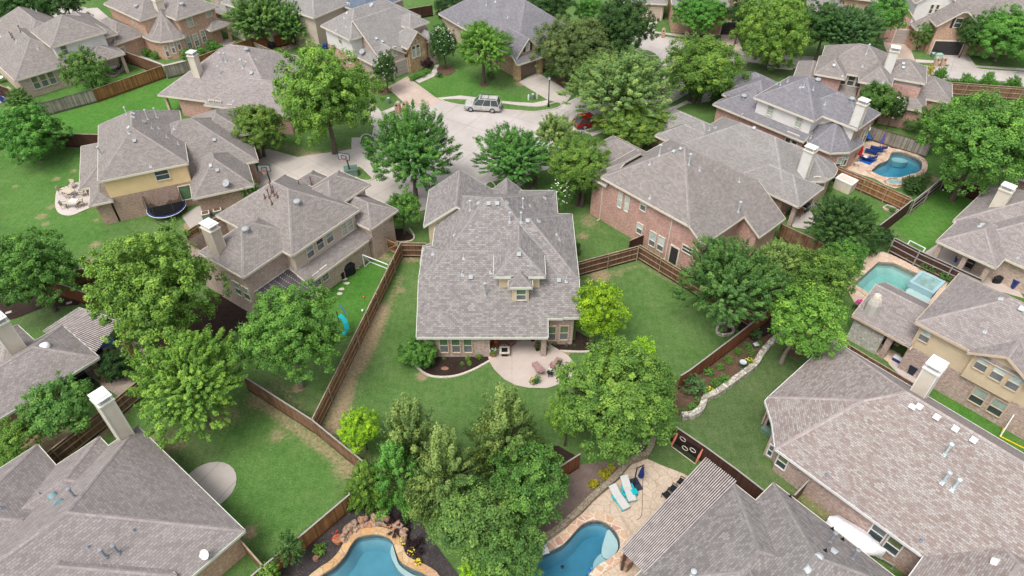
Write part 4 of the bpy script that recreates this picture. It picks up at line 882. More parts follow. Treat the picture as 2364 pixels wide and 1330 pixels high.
def wsheet(name, W3, mat, z, holes=(), kind='structure', parent=None):
    rings = [[Vector((p.x, p.y, 0)) for p in W3]] + [[Vector((p.x, p.y, 0)) for p in h] for h in holes]
    tri = tessellate_polygon(rings); flat = [p for r in rings for p in r]; mb = MB()
    for t in tri:
        q = [flat[i] for i in t]
        if (q[1]-q[0]).cross(q[2]-q[0]).z < 0: q.reverse()
        mb.poly([(p.x, p.y, z) for p in q])
    o = mb.build(name, mat, parent)
    if kind: o['kind'] = kind
    return o
ZS = [0.010]
def sheet(name, pts, mat, sm=False, layer=None, holes=()):
    ZS[0] += 0.0004
    z = {'street': 0.012, 'walk': 0.020, 'drive': 0.028, 'bed': 0.036, 'patio': 0.044}[layer or name] + ZS[0]*0.25
    return wsheet(name.replace('walk', 'sidewalk').replace('drive', 'driveway').replace('bed', 'mulch_bed') if layer is None else name, gpts(smooth_px(pts) if sm else pts), mat, z, holes)
def strip(name, pts, w, h, mat, sm=True, closed=False, kind='structure', parent=None, z0=0.0, world=False, lean=0):
    P = (gpts(smooth_px(pts, 4, closed) if sm else pts) if not world else pts); mb = MB(); n = len(P); S = []
    for i, p in enumerate(P):
        a = P[(i-1) % n] if closed or i > 0 else p; b = P[(i+1) % n] if closed or i < n-1 else p
        d = (b-a); d.z = 0; d.normalize(); k = Vector((-d.y, d.x, 0))*w/2
        S.append((Vector((p.x, p.y, 0))+k, Vector((p.x, p.y, 0))-k))
    for i in range(n if closed else n-1):
        (a, b), (c, d) = S[i], S[(i+1) % n]; zt = Vector((0, 0, z0+h)); zb = Vector((0, 0, z0))
        mb.poly([b+zt, d+zt, c+zt, a+zt]); mb.poly([a+zb, a+zt, c+zt, c+zb]); mb.poly([d+zb, d+zt, b+zt, b+zb])
    if not closed:
        for (a, b) in (S[0], S[-1]): mb.poly([a+zb, b+zb, b+zt, a+zt])
    o = mb.build(name, mat, parent)
    if kind: o['kind'] = kind
    return o
# pool outlines in photo pixels at ground level
P_KID = [(2060, 353), (2083, 353), (2106, 361), (2124, 371), (2128, 384), (2121, 398), (2096, 406), (2071, 412), (2040, 410), (2013, 398), (2017, 390), (2030, 379), (2048, 372), (2054, 362)]
P_BACK = [(1971, 657), (2027, 606), (2062, 608), (2120, 634), (2168, 668), (2130, 716), (2070, 700), (2006, 680)]
P_ROCK = [(743, 1330), (774, 1309), (797, 1284), (810, 1261), (825, 1243), (846, 1237), (871, 1235), (896, 1242), (908, 1256), (915, 1276), (925, 1297), (948, 1312), (981, 1327), (1000, 1350), (985, 1420), (720, 1420), (715, 1360)]
P_LONG = [(1216, 1330), (1231, 1304), (1257, 1279), (1292, 1263), (1313, 1245), (1338, 1217), (1359, 1205), (1384, 1203), (1407, 1214), (1424, 1233), (1431, 1253), (1428, 1272), (1410, 1289), (1385, 1304), (1369, 1318), (1358, 1334), (1350, 1390), (1190, 1400)]
POOLW = {k: gpts(smooth_px(v, 4)) for k, v in dict(kid=P_KID, rock=P_ROCK, long=P_LONG).items()}; POOLW['back'] = gpts(P_BACK)
# ---- one ground sheet, fine in view and reaching the horizon
def axis(a, b, st, far):
    x = list(np.arange(a, b+1e-6, st)); g = st; lo = [x[0]]; hi = [x[-1]]
    while hi[-1] < far: g *= 1.7; hi.append(hi[-1]+g)
    g = st
    while lo[-1] > -far: g *= 1.7; lo.append(lo[-1]-g)
    return np.array(lo[:0:-1] + x + hi[1:])
GX, GY = axis(-92, 104, 0.35, 3000), axis(14, 138, 0.35, 3000); XX, YY = np.meshgrid(GX, GY)
def inpoly(P, X, Y):
    r = np.zeros(X.shape, bool); n = len(P)
    for i in range(n):
        a, b = P[i], P[(i+1) % n]
        c = ((a.y > Y) != (b.y > Y)) & (X < (b.x-a.x)*(Y-a.y)/((b.y-a.y) if abs(b.y-a.y) > 1e-9 else 1e-9)+a.x); r ^= c
    return r
dirt = np.zeros(XX.shape); lush = np.zeros(XX.shape); dull = np.zeros(XX.shape)
def blob(px, py, r, s=0.5, asp=1.0):
    c = U(px, py); d = np.sqrt((XX-c.x)**2+((YY-c.y)/asp)**2)/r; dirt[:] = np.maximum(dirt, s*.9*np.clip(1.25-d, 0, 1))
def dline(pts, w, s=0.5):
    P = gpts(pts)
    for a, b in zip(P, P[1:]):
        dx, dy = b.x-a.x, b.y-a.y; t = np.clip(((XX-a.x)*dx+(YY-a.y)*dy)/(dx*dx+dy*dy), 0, 1)
        d = np.hypot(XX-a.x-t*dx, YY-a.y-t*dy)/w; dirt[:] = np.maximum(dirt, s*.72*np.clip(1.3-d, 0, 1))
def area(A, pts, s):
    m = inpoly(gpts(pts), XX, YY).astype(float)*s
    for _ in range(3): m = (m+np.roll(m, 1, 0)+np.roll(m, -1, 0)+np.roll(m, 1, 1)+np.roll(m, -1, 1))/5
    A[:] = np.maximum(A, m)
for q in (((805, 860), (790, 925), (765, 990)), ((880, 715), (850, 790), (820, 850))): dline(q, 1.5, 0.72)
dline([(735, 985), (780, 1000), (860, 1070)], 1.0, .5); dline([(925, 640), (905, 690), (870, 740)], .9, .5)
dline([(590, 920), (700, 1000), (830, 1100)], 1.0, .6); blob(600, 920, 2.2, .5); blob(800, 1080, 2.0, .5); blob(640, 1005, 1.6, .45); blob(520, 960, 2.8, .42)
for q in ((118, 478, .7), (95, 500, .8), (105, 517, .6), (205, 604, 1.0), (130, 413, .7), (170, 395, .6), (222, 508, .5), (220, 565, .9), (35, 430, .5)): blob(q[0], q[1], q[2]*1.4, .5)
blob(1385, 636, 1.8, .62); blob(1430, 635, 1.0, .4); dline([(1345, 650), (1480, 612), (1580, 665)], .6, .5); blob(1345, 545, 1.3, .5); blob(1360, 510, 1.8, .45, 1.6); dline([(1325, 500), (1400, 540)], .7, .42)
blob(1308, 815, .5, .8); blob(975, 868, .8, .75); blob(925, 670, 1.0, .5); blob(880, 590, 1.4, .55); dline([(860, 590), (905, 600), (960, 600)], .8, .6); blob(945, 590, 1.0, .5)
blob(725, 360, 2.2, .75, .6); dline([(660, 340), (730, 362), (800, 345)], 1.5, .5); blob(610, 360, 2.5, .6, .5); blob(845, 385, 1.0, .4); blob(1300, 195, 2.8, .85, .8); blob(1205, 193, 1.6, .7, .7); blob(1380, 190, 3.5, .6, .8)
blob(690, 895, .7, .8); blob(690, 1000, 1.2, .4); dline([(640, 880), (690, 960), (720, 985)], 1.6, .42); blob(475, 512, 1.8, .8); blob(440, 520, 1.5, .6); blob(560, 720, 2.5, .7); blob(480, 735, 2, .6); blob(510, 770, 1.6, .5)
blob(1855, 760, 2.2, .5); dline([(2160, 410), (2120, 470), (2040, 530)], .6, .5); dline([(2170, 403), (2290, 470)], .4, .5); blob(2160, 415, 1.0, .7); blob(1860, 548, 1.2, .5); blob(2025, 690, 1, .4); blob(1340, 1100, 1.5, .4); blob(1970, 770, 1.0, .4)
blob(1980, 1180, 1.5, .5); dline([(1850, 1140), (2000, 1260)], 1.2, .55); dline([(470, 1100), (540, 1200)], .8, .35); blob(575, 1230, 1.0, .6); blob(110, 1010, 3.0, .7); blob(60, 1000, 2.5, .6); blob(250, 960, 2, .5); dline([(225, 1010), (320, 900), (350, 860)], 1.2, .6)
blob(350, 1010, 1.5, .5); blob(400, 1020, 2.4, .45); blob(1945, 930, 2.0, .25); dline([(290, 150), (380, 175)], .4, .4); blob(1330, 165, 2.0, .5); dline([(500, 215), (420, 250)], .3, .2); blob(560, 650, 1, .4)
area(lush, [(110, 240), (390, 180), (440, 250), (380, 260), (250, 310), (140, 310)], .8); area(lush, [(750, 600), (900, 600), (850, 740), (760, 780), (640, 700)], .75); area(lush, [(2060, 520), (2180, 420), (2310, 470), (2160, 610)], .7)
area(lush, [(80, 240), (150, 180), (330, 170), (290, 210)], .5); area(lush, [(960, 190), (1060, 160), (1120, 200), (1260, 240), (1000, 230)], .55); area(lush, [(2130, 890), (2230, 930), (2364, 1030), (2364, 1080), (2200, 1000)], .8); area(lush, [(1000, 40), (1060, 70), (1020, 90)], .7)
area(lush, [(1860, 500), (1960, 450), (2060, 500), (2000, 530), (1900, 560)], .6); area(lush, [(0, 350), (230, 350), (240, 560), (120, 600), (0, 520)], .35); area(lush, [(430, 1000), (620, 960), (800, 1080), (760, 1180), (650, 1260), (560, 1220)], .22); area(lush, [(2000, 320), (2160, 340), (2160, 400)], .5)
area(dull, [(1570, 965), (1800, 790), (1900, 800), (1780, 950), (1760, 1060), (1840, 1150), (1700, 1090)], .55); area(dull, [(1840, 560), (1960, 540), (2010, 600), (1900, 640)], .4); area(dull, [(560, 870), (700, 880), (760, 960), (640, 940)], .55); area(dull, [(350, 1010), (480, 980), (520, 1060), (440, 1080)], .55); area(dull, [(60, 710), (180, 690), (120, 760), (40, 760)], .5)
area(dull, [(1700, 130), (1830, 140), (1830, 180), (1700, 180)], .6); area(dull, [(1510, 960), (1600, 1010), (1580, 1100), (1490, 1060)], .35)
hole = np.zeros(XX.shape, bool)
for k, P in POOLW.items():
    hole |= inpoly(ring(P, 0.45), XX, YY)
ny, nx = XX.shape
wob = 0.03*np.sin(XX*0.7)*np.cos(YY*0.6)
V = np.stack([XX, YY, np.where((np.abs(XX) < 90) & (YY > 15) & (YY < 135), wob*0.15, 0)], -1).reshape(-1, 3)
idx = np.arange(nx*ny).reshape(ny, nx); Q = np.stack([idx[:-1, :-1], idx[:-1, 1:], idx[1:, 1:], idx[1:, :-1]], -1).reshape(-1, 4)
hk = hole.reshape(-1); Q = Q[~(hk[Q].all(1))]
def grid_mesh(name, V, Q):
    me = bpy.data.meshes.new(name); me.vertices.add(len(V)); me.vertices.foreach_set('co', V.astype(np.float32).ravel())
    k = Q.shape[1]; me.loops.add(Q.size); me.loops.foreach_set('vertex_index', Q.astype(np.int32).ravel()); me.polygons.add(len(Q))
    me.polygons.foreach_set('loop_start', np.arange(0, Q.size, k, dtype=np.int32)); me.polygons.foreach_set('loop_total', np.full(len(Q), k, np.int32)); me.update(calc_edges=True); return me
me = grid_mesh('ground', V, Q); ca = me.color_attributes.new('yard', 'FLOAT_COLOR', 'POINT')
ca.data.foreach_set('color', np.stack([dirt, lush, dull, np.ones_like(dirt)], -1).reshape(-1).astype(np.float32)); me.materials.append(MATS['lawn'])
go = bpy.data.objects.new('lawn', me); COL.objects.link(go); go['kind'] = 'structure'
# ---- streets
sheet('street', [(1019, 231), (1058, 241), (1120, 248), (1190, 256), (1231, 259), (1264, 255), (1290, 246), (1330, 225), (1400, 212), (1470, 185), (1515, 155), (1522, 132), (1480, 112), (1440, 90), (1490, 70), (1510, 82), (1590, 97), (1660, 108), (1740, 122), (1850, 132), (1960, 142), (2060, 140), (2117, 153), (2188, 154), (2257, 158), (2364, 170), (2500, 185), (2500, 215), (2364, 200), (2190, 188), (2100, 175), (1900, 165), (1800, 152), (1720, 143), (1690, 150), (1650, 172), (1600, 208), (1540, 240), (1440, 275), (1367, 298), (1322, 309), (1310, 330), (1300, 365), (1262, 392), (1205, 408), (1137, 419), (1110, 470), (1000, 470), (880, 440), (872, 395), (868, 372), (862, 350), (862, 330), (862, 305), (868, 290), (886, 268), (933, 258), (952, 248), (985, 234)], 'concrete_street')
sheet('drive', [(600, 345), (623, 345), (687, 363), (810, 345), (848, 338), (868, 372), (876, 405), (866, 425), (862, 470), (700, 480), (590, 440)], 'concrete_drive'); sheet('drive', [(894, 202), (940, 177), (1004, 224), (1022, 232), (1000, 245), (950, 250), (932, 237)], 'concrete_rust')
sheet('drive', [(1197, 190), (1241, 168), (1322, 217), (1305, 240), (1290, 238), (1264, 231)], 'concrete_drive'); sheet('drive', [(846, 240), (858, 235), (880, 258), (894, 263), (886, 270), (866, 292), (850, 285)], 'concrete_walk')
sheet('drive', [(820, 420), (862, 412), (900, 415), (1000, 440), (1000, 480), (920, 500), (840, 450)], 'concrete_drive'); sheet('drive', [(1663, 56), (1695, 57), (1700, 80), (1717, 123), (1666, 110)], 'concrete_rust')
sheet('drive', [(2160, 106), (2221, 109), (2257, 158), (2188, 156), (2182, 140)], 'concrete_street'); sheet('drive', [(2037, 96), (2096, 98), (2117, 152), (2060, 150)], 'concrete_rust'); sheet('drive', [(1500, 34), (1522, 38), (1512, 70), (1490, 80), (1480, 60)], 'concrete_drive')
sheet('drive', [(200, 20), (225, 18), (255, 44), (215, 60), (195, 50)], 'concrete_drive'); sheet('drive', [(60, 60), (140, 10), (200, 18), (200, 55), (150, 60)], 'concrete_street')
sheet('drive', [(1340, 360), (1400, 320), (1460, 300), (1500, 330), (1420, 370)], 'concrete_drive'); sheet('drive', [(1600, 205), (1660, 205), (1640, 235), (1590, 240)], 'concrete_drive')
for q in ([(1010, 226), (1063, 221), (1101, 225), (1145, 232), (1190, 236), (1231, 238), (1264, 231), (1268, 240), (1244, 248), (1180, 245), (1152, 239), (1076, 231), (1022, 232)], [(879, 259), (932, 237), (940, 244), (900, 262), (886, 269)],
          [(811, 335), (812, 318), (832, 318), (836, 334), (838, 350), (862, 372), (880, 395), (862, 400), (825, 372), (812, 350)], [(1117, 423), (1137, 418), (1148, 436), (1128, 440)], [(1182, 432), (1207, 412), (1220, 417), (1196, 434)], [(1367, 315), (1398, 303), (1560, 252), (1600, 234), (1685, 192), (1672, 192), (1560, 244), (1395, 297), (1362, 309)],
          [(1505, 72), (1590, 82), (1663, 94), (1663, 100), (1590, 88), (1503, 77)], [(2113, 137), (2182, 142), (2184, 148), (2114, 143)], [(2245, 151), (2364, 158), (2420, 162), (2420, 168), (2364, 164), (2248, 156)], [(2232, 122), (2300, 126), (2300, 132), (2238, 128)], [(1764, 152), (1830, 157), (1830, 162), (1764, 157)],
          [(958, 186), (996, 168), (1004, 150), (1014, 150), (1016, 166), (1000, 178), (968, 192)], [(1030, 240), (1060, 244), (1056, 249), (1030, 246)] if 0 else [(275, 122), (300, 118), (380, 150), (420, 140), (450, 143), (400, 156), (372, 156)], [(1570, 60), (1600, 72), (1663, 75), (1663, 82), (1600, 80)]):
    sheet('walk', q, 'concrete_walk')
# lawn islands beside the kerbs
def island(pts): ZS[0] += .0004; o = wsheet('lawn', gpts(smooth_px(pts, 4)), 'lawn', 0.055+ZS[0]*.2); strip('kerb', pts, 0.16, 0.12, 'kerb', closed=True)
for q in ([(1021, 231), (1070, 230), (1150, 238), (1240, 247), (1285, 237), (1296, 243), (1287, 250), (1264, 255), (1231, 259), (1190, 256), (1120, 250), (1050, 241)], [(894, 263), (925, 250), (945, 243), (950, 249), (935, 259), (905, 268)], [(834, 318), (846, 311), (860, 318), (860, 330), (848, 339), (832, 339)],
          [(853, 378), (868, 380), (870, 398), (866, 401)], [(822, 390), (832, 386), (848, 400), (861, 414), (842, 418), (822, 410)], [(1118, 432), (1133, 420), (1144, 434), (1130, 437)], [(1350, 300), (1385, 290), (1396, 297), (1362, 309)], [(1510, 77), (1590, 89), (1655, 102), (1650, 106), (1590, 95), (1510, 82)],
          [(2117, 145), (2188, 150), (2190, 154), (2180, 156), (2120, 152)], [(2256, 156), (2364, 164), (2420, 168), (2420, 174), (2364, 168), (2270, 162)], [(1466, 116), (1495, 117), (1516, 127), (1500, 130)], [(1598, 217), (1660, 185), (1672, 190), (1620, 214)], [(995, 428), (1010, 428), (1008, 438), (996, 437)]): island(q)
for q in ([(1322, 309), (1367, 298), (1440, 276), (1540, 241), (1600, 209), (1650, 173), (1690, 150), (1720, 143), (1900, 165), (2190, 188), (2364, 200)], [(1503, 82), (1590, 97), (1660, 108)], [(1720, 123), (1850, 132), (2050, 140)], [(868, 290), (862, 305), (861, 335)]): strip('kerb', q, 0.16, 0.12, 'kerb')
# ---- planting beds
sheet('bed', [(1005, 822), (1127, 818), (1129, 834), (1091, 854), (1050, 868), (1009, 870), (981, 862), (958, 841), (953, 829), (962, 810), (985, 800)], 'mulch'); strip('edging', [(953, 829), (958, 842), (981, 863), (1009, 871), (1050, 869), (1091, 855), (1130, 834)], 0.2, 0.1, 'mulch_rim')
sheet('bed', [(1262, 793), (1328, 785), (1330, 765), (1369, 785), (1381, 798), (1366, 809), (1338, 812), (1295, 811), (1275, 800)], 'mulch'); strip('edging', [(1293, 811), (1338, 813), (1368, 810), (1382, 797)], 0.2, 0.1, 'mulch_rim')
sheet('bed', [(1560, 880), (1590, 862), (1720, 765), (1790, 705), (1840, 730), (1778, 798), (1753, 824), (1737, 849), (1691, 882), (1653, 910), (1625, 923), (1615, 949), (1579, 964), (1550, 950)], 'mulch_brown')
sheet('bed', [(690, 1330), (640, 1330), (700, 1260), (815, 1168), (860, 1140), (940, 1160), (1000, 1250), (1060, 1330), (1080, 1500), (640, 1500)], 'mulch_grey', holes=[POOLW['rock']]); sheet('bed', [(1000, 1090), (1120, 1030), (1290, 1030), (1340, 1060), (1310, 1085), (1250, 1120), (1080, 1200)], 'mulch')
sheet('bed', [(1330, 1075), (1430, 1060), (1500, 1010), (1470, 1060), (1400, 1130), (1340, 1190), (1280, 1230), (1215, 1270), (1180, 1330), (1140, 1330), (1230, 1180)], 'gravel', layer='bed')
sheet('bed', [(0, 690), (110, 670), (190, 690), (180, 705), (100, 710), (40, 735), (0, 745)], 'mulch'); sheet('bed', [(330, 830), (345, 780), (400, 720), (560, 660), (600, 700), (560, 760), (420, 840), (340, 870)], 'mulch'); sheet('bed', [(905, 530), (930, 528), (954, 545), (952, 556), (920, 560), (900, 550)], 'mulch'); strip('edging', [(945, 528), (956, 545), (950, 556), (920, 559), (900, 549)], .15, .1, 'mulch_rim')
sheet('bed', [(1330, 780), (1345, 780), (1345, 790)], 'mulch') if 0 else None
sheet('bed', [(855, 196), (890, 200), (905, 214), (885, 220), (862, 216), (850, 205)], 'mulch_brown'); sheet('bed', [(1015, 150), (1045, 152), (1052, 165), (1035, 176), (1012, 172), (1008, 160)], 'mulch_brown'); sheet('bed', [(1105, 194), (1118, 190), (1130, 196), (1116, 201)], 'mulch_brown', sm=True)
sheet('bed', [(1290, 178), (1330, 182), (1342, 192), (1300, 204), (1272, 184)], 'mulch_brown'); sheet('bed', [(1570, 46), (1592, 50), (1610, 60), (1575, 58)], 'mulch'); sheet('bed', [(1582, 68), (1593, 65), (1604, 68), (1593, 74)], 'mulch', sm=True); strip('edging', [(1581, 69), (1593, 64), (1605, 69), (1593, 75)], .3, .2, 'kerb', closed=True)
sheet('bed', [(2037, 475), (2066, 492), (2062, 496), (2040, 486)], 'soil'); strip('edging', [(2038, 480), (2048, 474), (2075, 483), (2062, 492)], .12, .1, 'mulch_rim', closed=True, sm=False); sheet('bed', [(1655, 770), (1665, 752), (1682, 752), (1692, 762), (1688, 772), (1665, 774)], 'mulch', sm=True)
sheet('bed', [(1780, 640), (1850, 700), (1800, 760), (1740, 790), (1700, 760)], 'mulch'); sheet('bed', [(1800, 810), (1900, 770), (1920, 790), (1840, 830)], 'mulch_brown'); sheet('bed', [(2225, 110), (2260, 108), (2300, 118), (2300, 127), (2235, 120)], 'mulch'); sheet('bed', [(1840, 1120), (1870, 1110), (2120, 1300), (2090, 1330)], 'soil')
# ---- patios
sheet('patio', [(1128, 770), (1125, 820), (1131, 838), (1142, 855), (1165, 877), (1190, 890), (1220, 896), (1262, 897), (1295, 887), (1318, 872), (1327, 855), (1325, 838), (1312, 822), (1290, 808), (1264, 792), (1262, 760), (1200, 748)], 'concrete_patio')
e_ = gpts([(481, 1122)])[0]; wsheet('patio', [Vector((e_.x+2.05*math.cos(a*.2618), e_.y+2.1*math.sin(a*.2618), 0)) for a in range(24)], 'concrete_slab', .05)
sheet('patio', [(140, 495), (128, 478), (130, 445), (140, 436), (150, 432), (165, 428), (185, 424), (215, 470), (212, 478), (190, 488), (165, 498)], 'concrete_walk', sm=True); sheet('patio', [(1543, 590), (1556, 575), (1640, 590), (1650, 620), (1610, 625), (1590, 625)], 'concrete_patio'); sheet('patio', [(1820, 500), (1860, 460), (1930, 480), (1860, 530), (1830, 525)], 'concrete_walk')
sheet('patio', [(400, 520), (440, 470), (560, 450), (600, 500), (520, 530), (440, 545)], 'soil') if 0 else sheet('patio', [(420, 500), (455, 478), (560, 450), (600, 470), (500, 510), (440, 530)], 'concrete_slab')
sheet('patio', [(2110, 600), (2170, 560), (2330, 640), (2364, 690), (2260, 660)], 'concrete_patio'); sheet('patio', [(2050, 840), (2090, 830), (2140, 870), (2120, 900), (2085, 875)], 'concrete_walk'); sheet('patio', [(210, 870), (250, 900), (300, 920), (340, 850), (335, 815), (325, 795), (300, 790), (240, 790), (180, 850)], 'paver', sm=True)
sheet('patio', [(1960, 780), (1975, 765), (2080, 820), (2060, 845), (2040, 830)], 'deck_peach'); sheet('patio', [(0, 240), (25, 232), (28, 220), (40, 215), (20, 200), (0, 205)], 'paver'); sheet('patio', [(225, 165), (255, 178), (270, 175), (286, 163), (284, 155), (262, 140), (240, 140)], 'paver', sm=True)
sheet('patio', [(500, 105), (512, 92), (530, 90), (545, 97), (528, 106), (512, 108)], 'concrete_walk'); sheet('patio', [(620, 118), (700, 95), (745, 92), (740, 98), (690, 108), (640, 122)], 'paver'); sheet('patio', [(1400, 590), (1440, 570), (1480, 560)], 'soil') if 0 else None
sheet('patio', [(600, 88), (640, 84), (700, 66), (745, 52), (740, 40), (690, 50), (640, 62), (590, 70)], 'concrete_patio')
for q in ((801, 655), (789, 668), (784, 679), (795, 645), (830, 612), (822, 620), (700, 655), (690, 663)): 
    c = U(*q); wsheet('stepping_stone', [Vector((c.x+.32*math.cos(a+q[0])*(1+.25*math.sin(3*a+q[1])), c.y+.22*math.sin(a+q[0]), 0)) for a in (0, 1, 2, 3, 4, 5.2)], 'mulch_rim', .06)
# ---- pools
def pool(key, label, wmat, cmat, cw=0.42, ch=0.09, depth=1.4, plaster='plaster', wz=-0.12):
    P = POOLW[key]; c = sum(P, Vector())/len(P); T = thing('swimming_pool', label, 'swimming pool', (c.x, c.y, 0))
    mb = MB(); mb.prism([(p.x, p.y) for p in (ring(P, .03) if area2(P) > 0 else list(reversed(ring(P, .03))))], -depth-.3, wz); mb.build('water', wmat, T)
    mb = MB(); n = len(P); I = ring(P, -0.5)
    for i in range(n):
        j = (i+1) % n; a, b = P[i], P[j]; mb.poly([(a.x, a.y, 0.03), (b.x, b.y, 0.03), (b.x, b.y, -depth*.5), (a.x, a.y, -depth*.5)]); a2, b2 = I[i], I[j]; mb.poly([(a.x, a.y, -depth*.5), (b.x, b.y, -depth*.5), (b2.x, b2.y, -depth), (a2.x, a2.y, -depth)])
    bs = mb.build('basin', plaster, T); wsheet('basin_floor', ring(P, -.4), plaster, -depth+.01, kind=None, parent=bs)
    O = ring(P, cw); mb = MB()
    for i in range(n):
        j = (i+1) % n; z = ch+0.05; q = lambda v, zz: (v.x, v.y, zz)
        mb.poly([q(P[i], z), q(P[j], z), q(O[j], z), q(O[i], z)]); mb.poly([q(O[i], z), q(O[j], z), q(O[j], 0), q(O[i], 0)]); mb.poly([q(P[j], z), q(P[i], z), q(P[i], wz-.3), q(P[j], wz-.3)])
    mb.build('coping', cmat, T); return T
def ledge(T, pts, z, mat='plaster_pale', nm='step'):
    W3 = gpts(smooth_px(pts, 4)); mb = MB(); mb.prism([(p.x, p.y) for p in W3], -1.3, z); mb.build(nm, mat, T)
T = pool('kid', 'kidney-shaped swimming pool with bright blue water beside the blue loungers', 'water_blue', 'coping_flag', .62); ledge(T, [(2064, 356), (2082, 356), (2100, 363), (2094, 367), (2078, 366), (2064, 362)], -.55)
sheet('patio', [(1943, 386), (1960, 372), (1990, 335), (2010, 322), (2040, 332), (2058, 343), (2095, 344), (2132, 368), (2140, 384), (2132, 400), (2100, 415), (2088, 430), (2066, 436), (2043, 428), (2020, 414), (1990, 405), (1960, 394)], 'deck_peach', holes=[POOLW['kid']])
T2 = thing('spa', 'small round stone-rimmed spa attached to the kidney-shaped pool', 'spa', U(2064, 423)); c = U(2064, 423)
mb = MB(); mb.lathe(c, [(.95, 0), (.95, .3), (.75, .3), (.75, .1)], 18, sx=1.25, sy=.9); mb.build('stone_rim', 'coping_flag', T2); mb = MB(); mb.lathe(c, [(.78, .12), (.78, .16)], 18, sx=1.25, sy=.9); mb.build('water', 'spa_water', T2)
T = pool('back', 'angular green-blue swimming pool behind the stone patio chimney', 'water_pale', 'deck_peach', .6, plaster='plaster_pale'); ledge(T, [(2095, 664), (2120, 660), (2150, 680), (2150, 705), (2120, 715), (2096, 690)], -.3)
sheet('patio', [(1955, 668), (1985, 640), (1995, 600), (2017, 580), (2040, 582), (2067, 593), (2126, 622), (2192, 648), (2170, 685), (2140, 720), (2080, 720), (1972, 700)], 'deck_peach', holes=[POOLW['back']])
T2 = thing('spa', 'raised rectangular spa with pale blue rim in the corner of the angular pool', 'spa', U(2143, 655)); q4 = [U(2127, 624, .38), U(2184, 650, .38), U(2155, 678, .38), U(2099, 650, .38)]
mb = MB(); cc = sum(q4, Vector())/4
for i in range(4):
    a, b = q4[i], q4[(i+1) % 4]; a2, b2 = a.lerp(cc, .24), b.lerp(cc, .24); z = .38; mb.poly([(a.x, a.y, z), (b.x, b.y, z), (b2.x, b2.y, z), (a2.x, a2.y, z)]); mb.poly([(a.x, a.y, -.3), (b.x, b.y, -.3), (b.x, b.y, z), (a.x, a.y, z)]); mb.poly([(a2.x, a2.y, z), (b2.x, b2.y, z), (b2.x, b2.y, 0), (a2.x, a2.y, 0)])
mb.build('rim', 'plaster', T2); wsheet('water', [p.lerp(cc, .22) for p in q4], 'spa_water', .28, kind=None, parent=T2)
T = pool('rock', 'swimming pool with tan flagstone coping and a rock waterfall at the bottom edge', 'water_teal', 'coping_tan', .56); ledge(T, [(905, 1252), (912, 1276), (922, 1300), (950, 1320), (985, 1335), (960, 1335), (925, 1318), (906, 1290), (900, 1268)], -.35)
R_ = thing('rock_waterfall', 'curved rusty boulder waterfall at the head of the tan-rimmed pool', 'waterfall', U(866, 1225)); random.seed(3)
for i in range(24):
    t = i/23; a = math.pi*(1.03-1.06*t); cx = U(865, 1246); R = 2.05; s_ = random.uniform(.16, .3)
    for lv in range(2):
        c = Vector((cx.x+math.cos(a)*(R+lv*.12), cx.y+math.sin(a)*(R*.6+lv*.2)-.1, .16+lv*.34+(.2 if 7 < i < 16 else 0)*lv)); mb = MB()
        if lv and random.random() < .2: continue
        pr = [(s_*.75, -.25), (s_, -.08), (s_*.95, .12), (s_*.55, .24)]; mb.lathe((0, 0, 0), pr, 7, sx=random.uniform(.85, 1.2), sy=random.uniform(.8, 1.1)); r = random.random()*6
        mb.v = [((x*math.cos(r)-y*math.sin(r))*(1+.2*math.sin(x*17))+c.x, (x*math.sin(r)+y*math.cos(r))*(1+.2*math.cos(y*19))+c.y, z+.05*math.sin(x*23+y*11)+c.z) for x, y, z in mb.v]; mb.build('boulder', random.choice(['rock', 'stone_river', 'stone_river']), R_)
T = pool('long', 'deep blue freeform pool with red flagstone coping at the bottom right of centre', 'water_deep', 'coping_flag', .6); ledge(T, [(1405, 1218), (1422, 1237), (1428, 1255), (1424, 1270), (1408, 1286), (1392, 1280), (1390, 1262), (1396, 1240)], -.28); ledge(T, [(1405, 1288), (1384, 1302), (1372, 1312), (1372, 1290), (1390, 1270)], -.5); ledge(T, [(1382, 1304), (1368, 1320), (1360, 1316), (1366, 1298)], -.75)
sheet('patio', [(1175, 1400), (1190, 1335), (1218, 1276), (1277, 1240), (1333, 1194), (1374, 1153), (1425, 1110), (1456, 1074), (1494, 1060), (1525, 1074), (1579, 1095), (1620, 1120), (1700, 1120), (1690, 1200), (1480, 1400)], 'flagstone', holes=[POOLW['long']])
W3_ = strip('retaining_wall', [(1188, 1330), (1214, 1272), (1274, 1236), (1330, 1190), (1371, 1149), (1421, 1106), (1452, 1070), (1492, 1052), (1506, 1020), (1512, 985)], .45, .5, 'wall_stone', kind=None); tag(W3_, 'low mossy stone retaining wall curving behind the deep blue pool', 'wall')
W3_ = strip('garden_wall', [(1572, 966), (1600, 962), (1618, 947), (1627, 925), (1655, 911), (1692, 884), (1738, 850), (1755, 824), (1775, 800), (1800, 780), (1830, 775)], .5, .55, 'rubble', kind=None); tag(W3_, 'pale rubble garden wall winding below the row of round shrubs', 'wall')
o_ = strip('tree_ring', [(1654, 768), (1660, 752), (1682, 750), (1692, 760), (1690, 772), (1668, 776)], .22, .25, 'rubble', closed=True, kind=None); tag(o_, 'small ring of stacked stones around a tree trunk in the right lawn', 'edging')
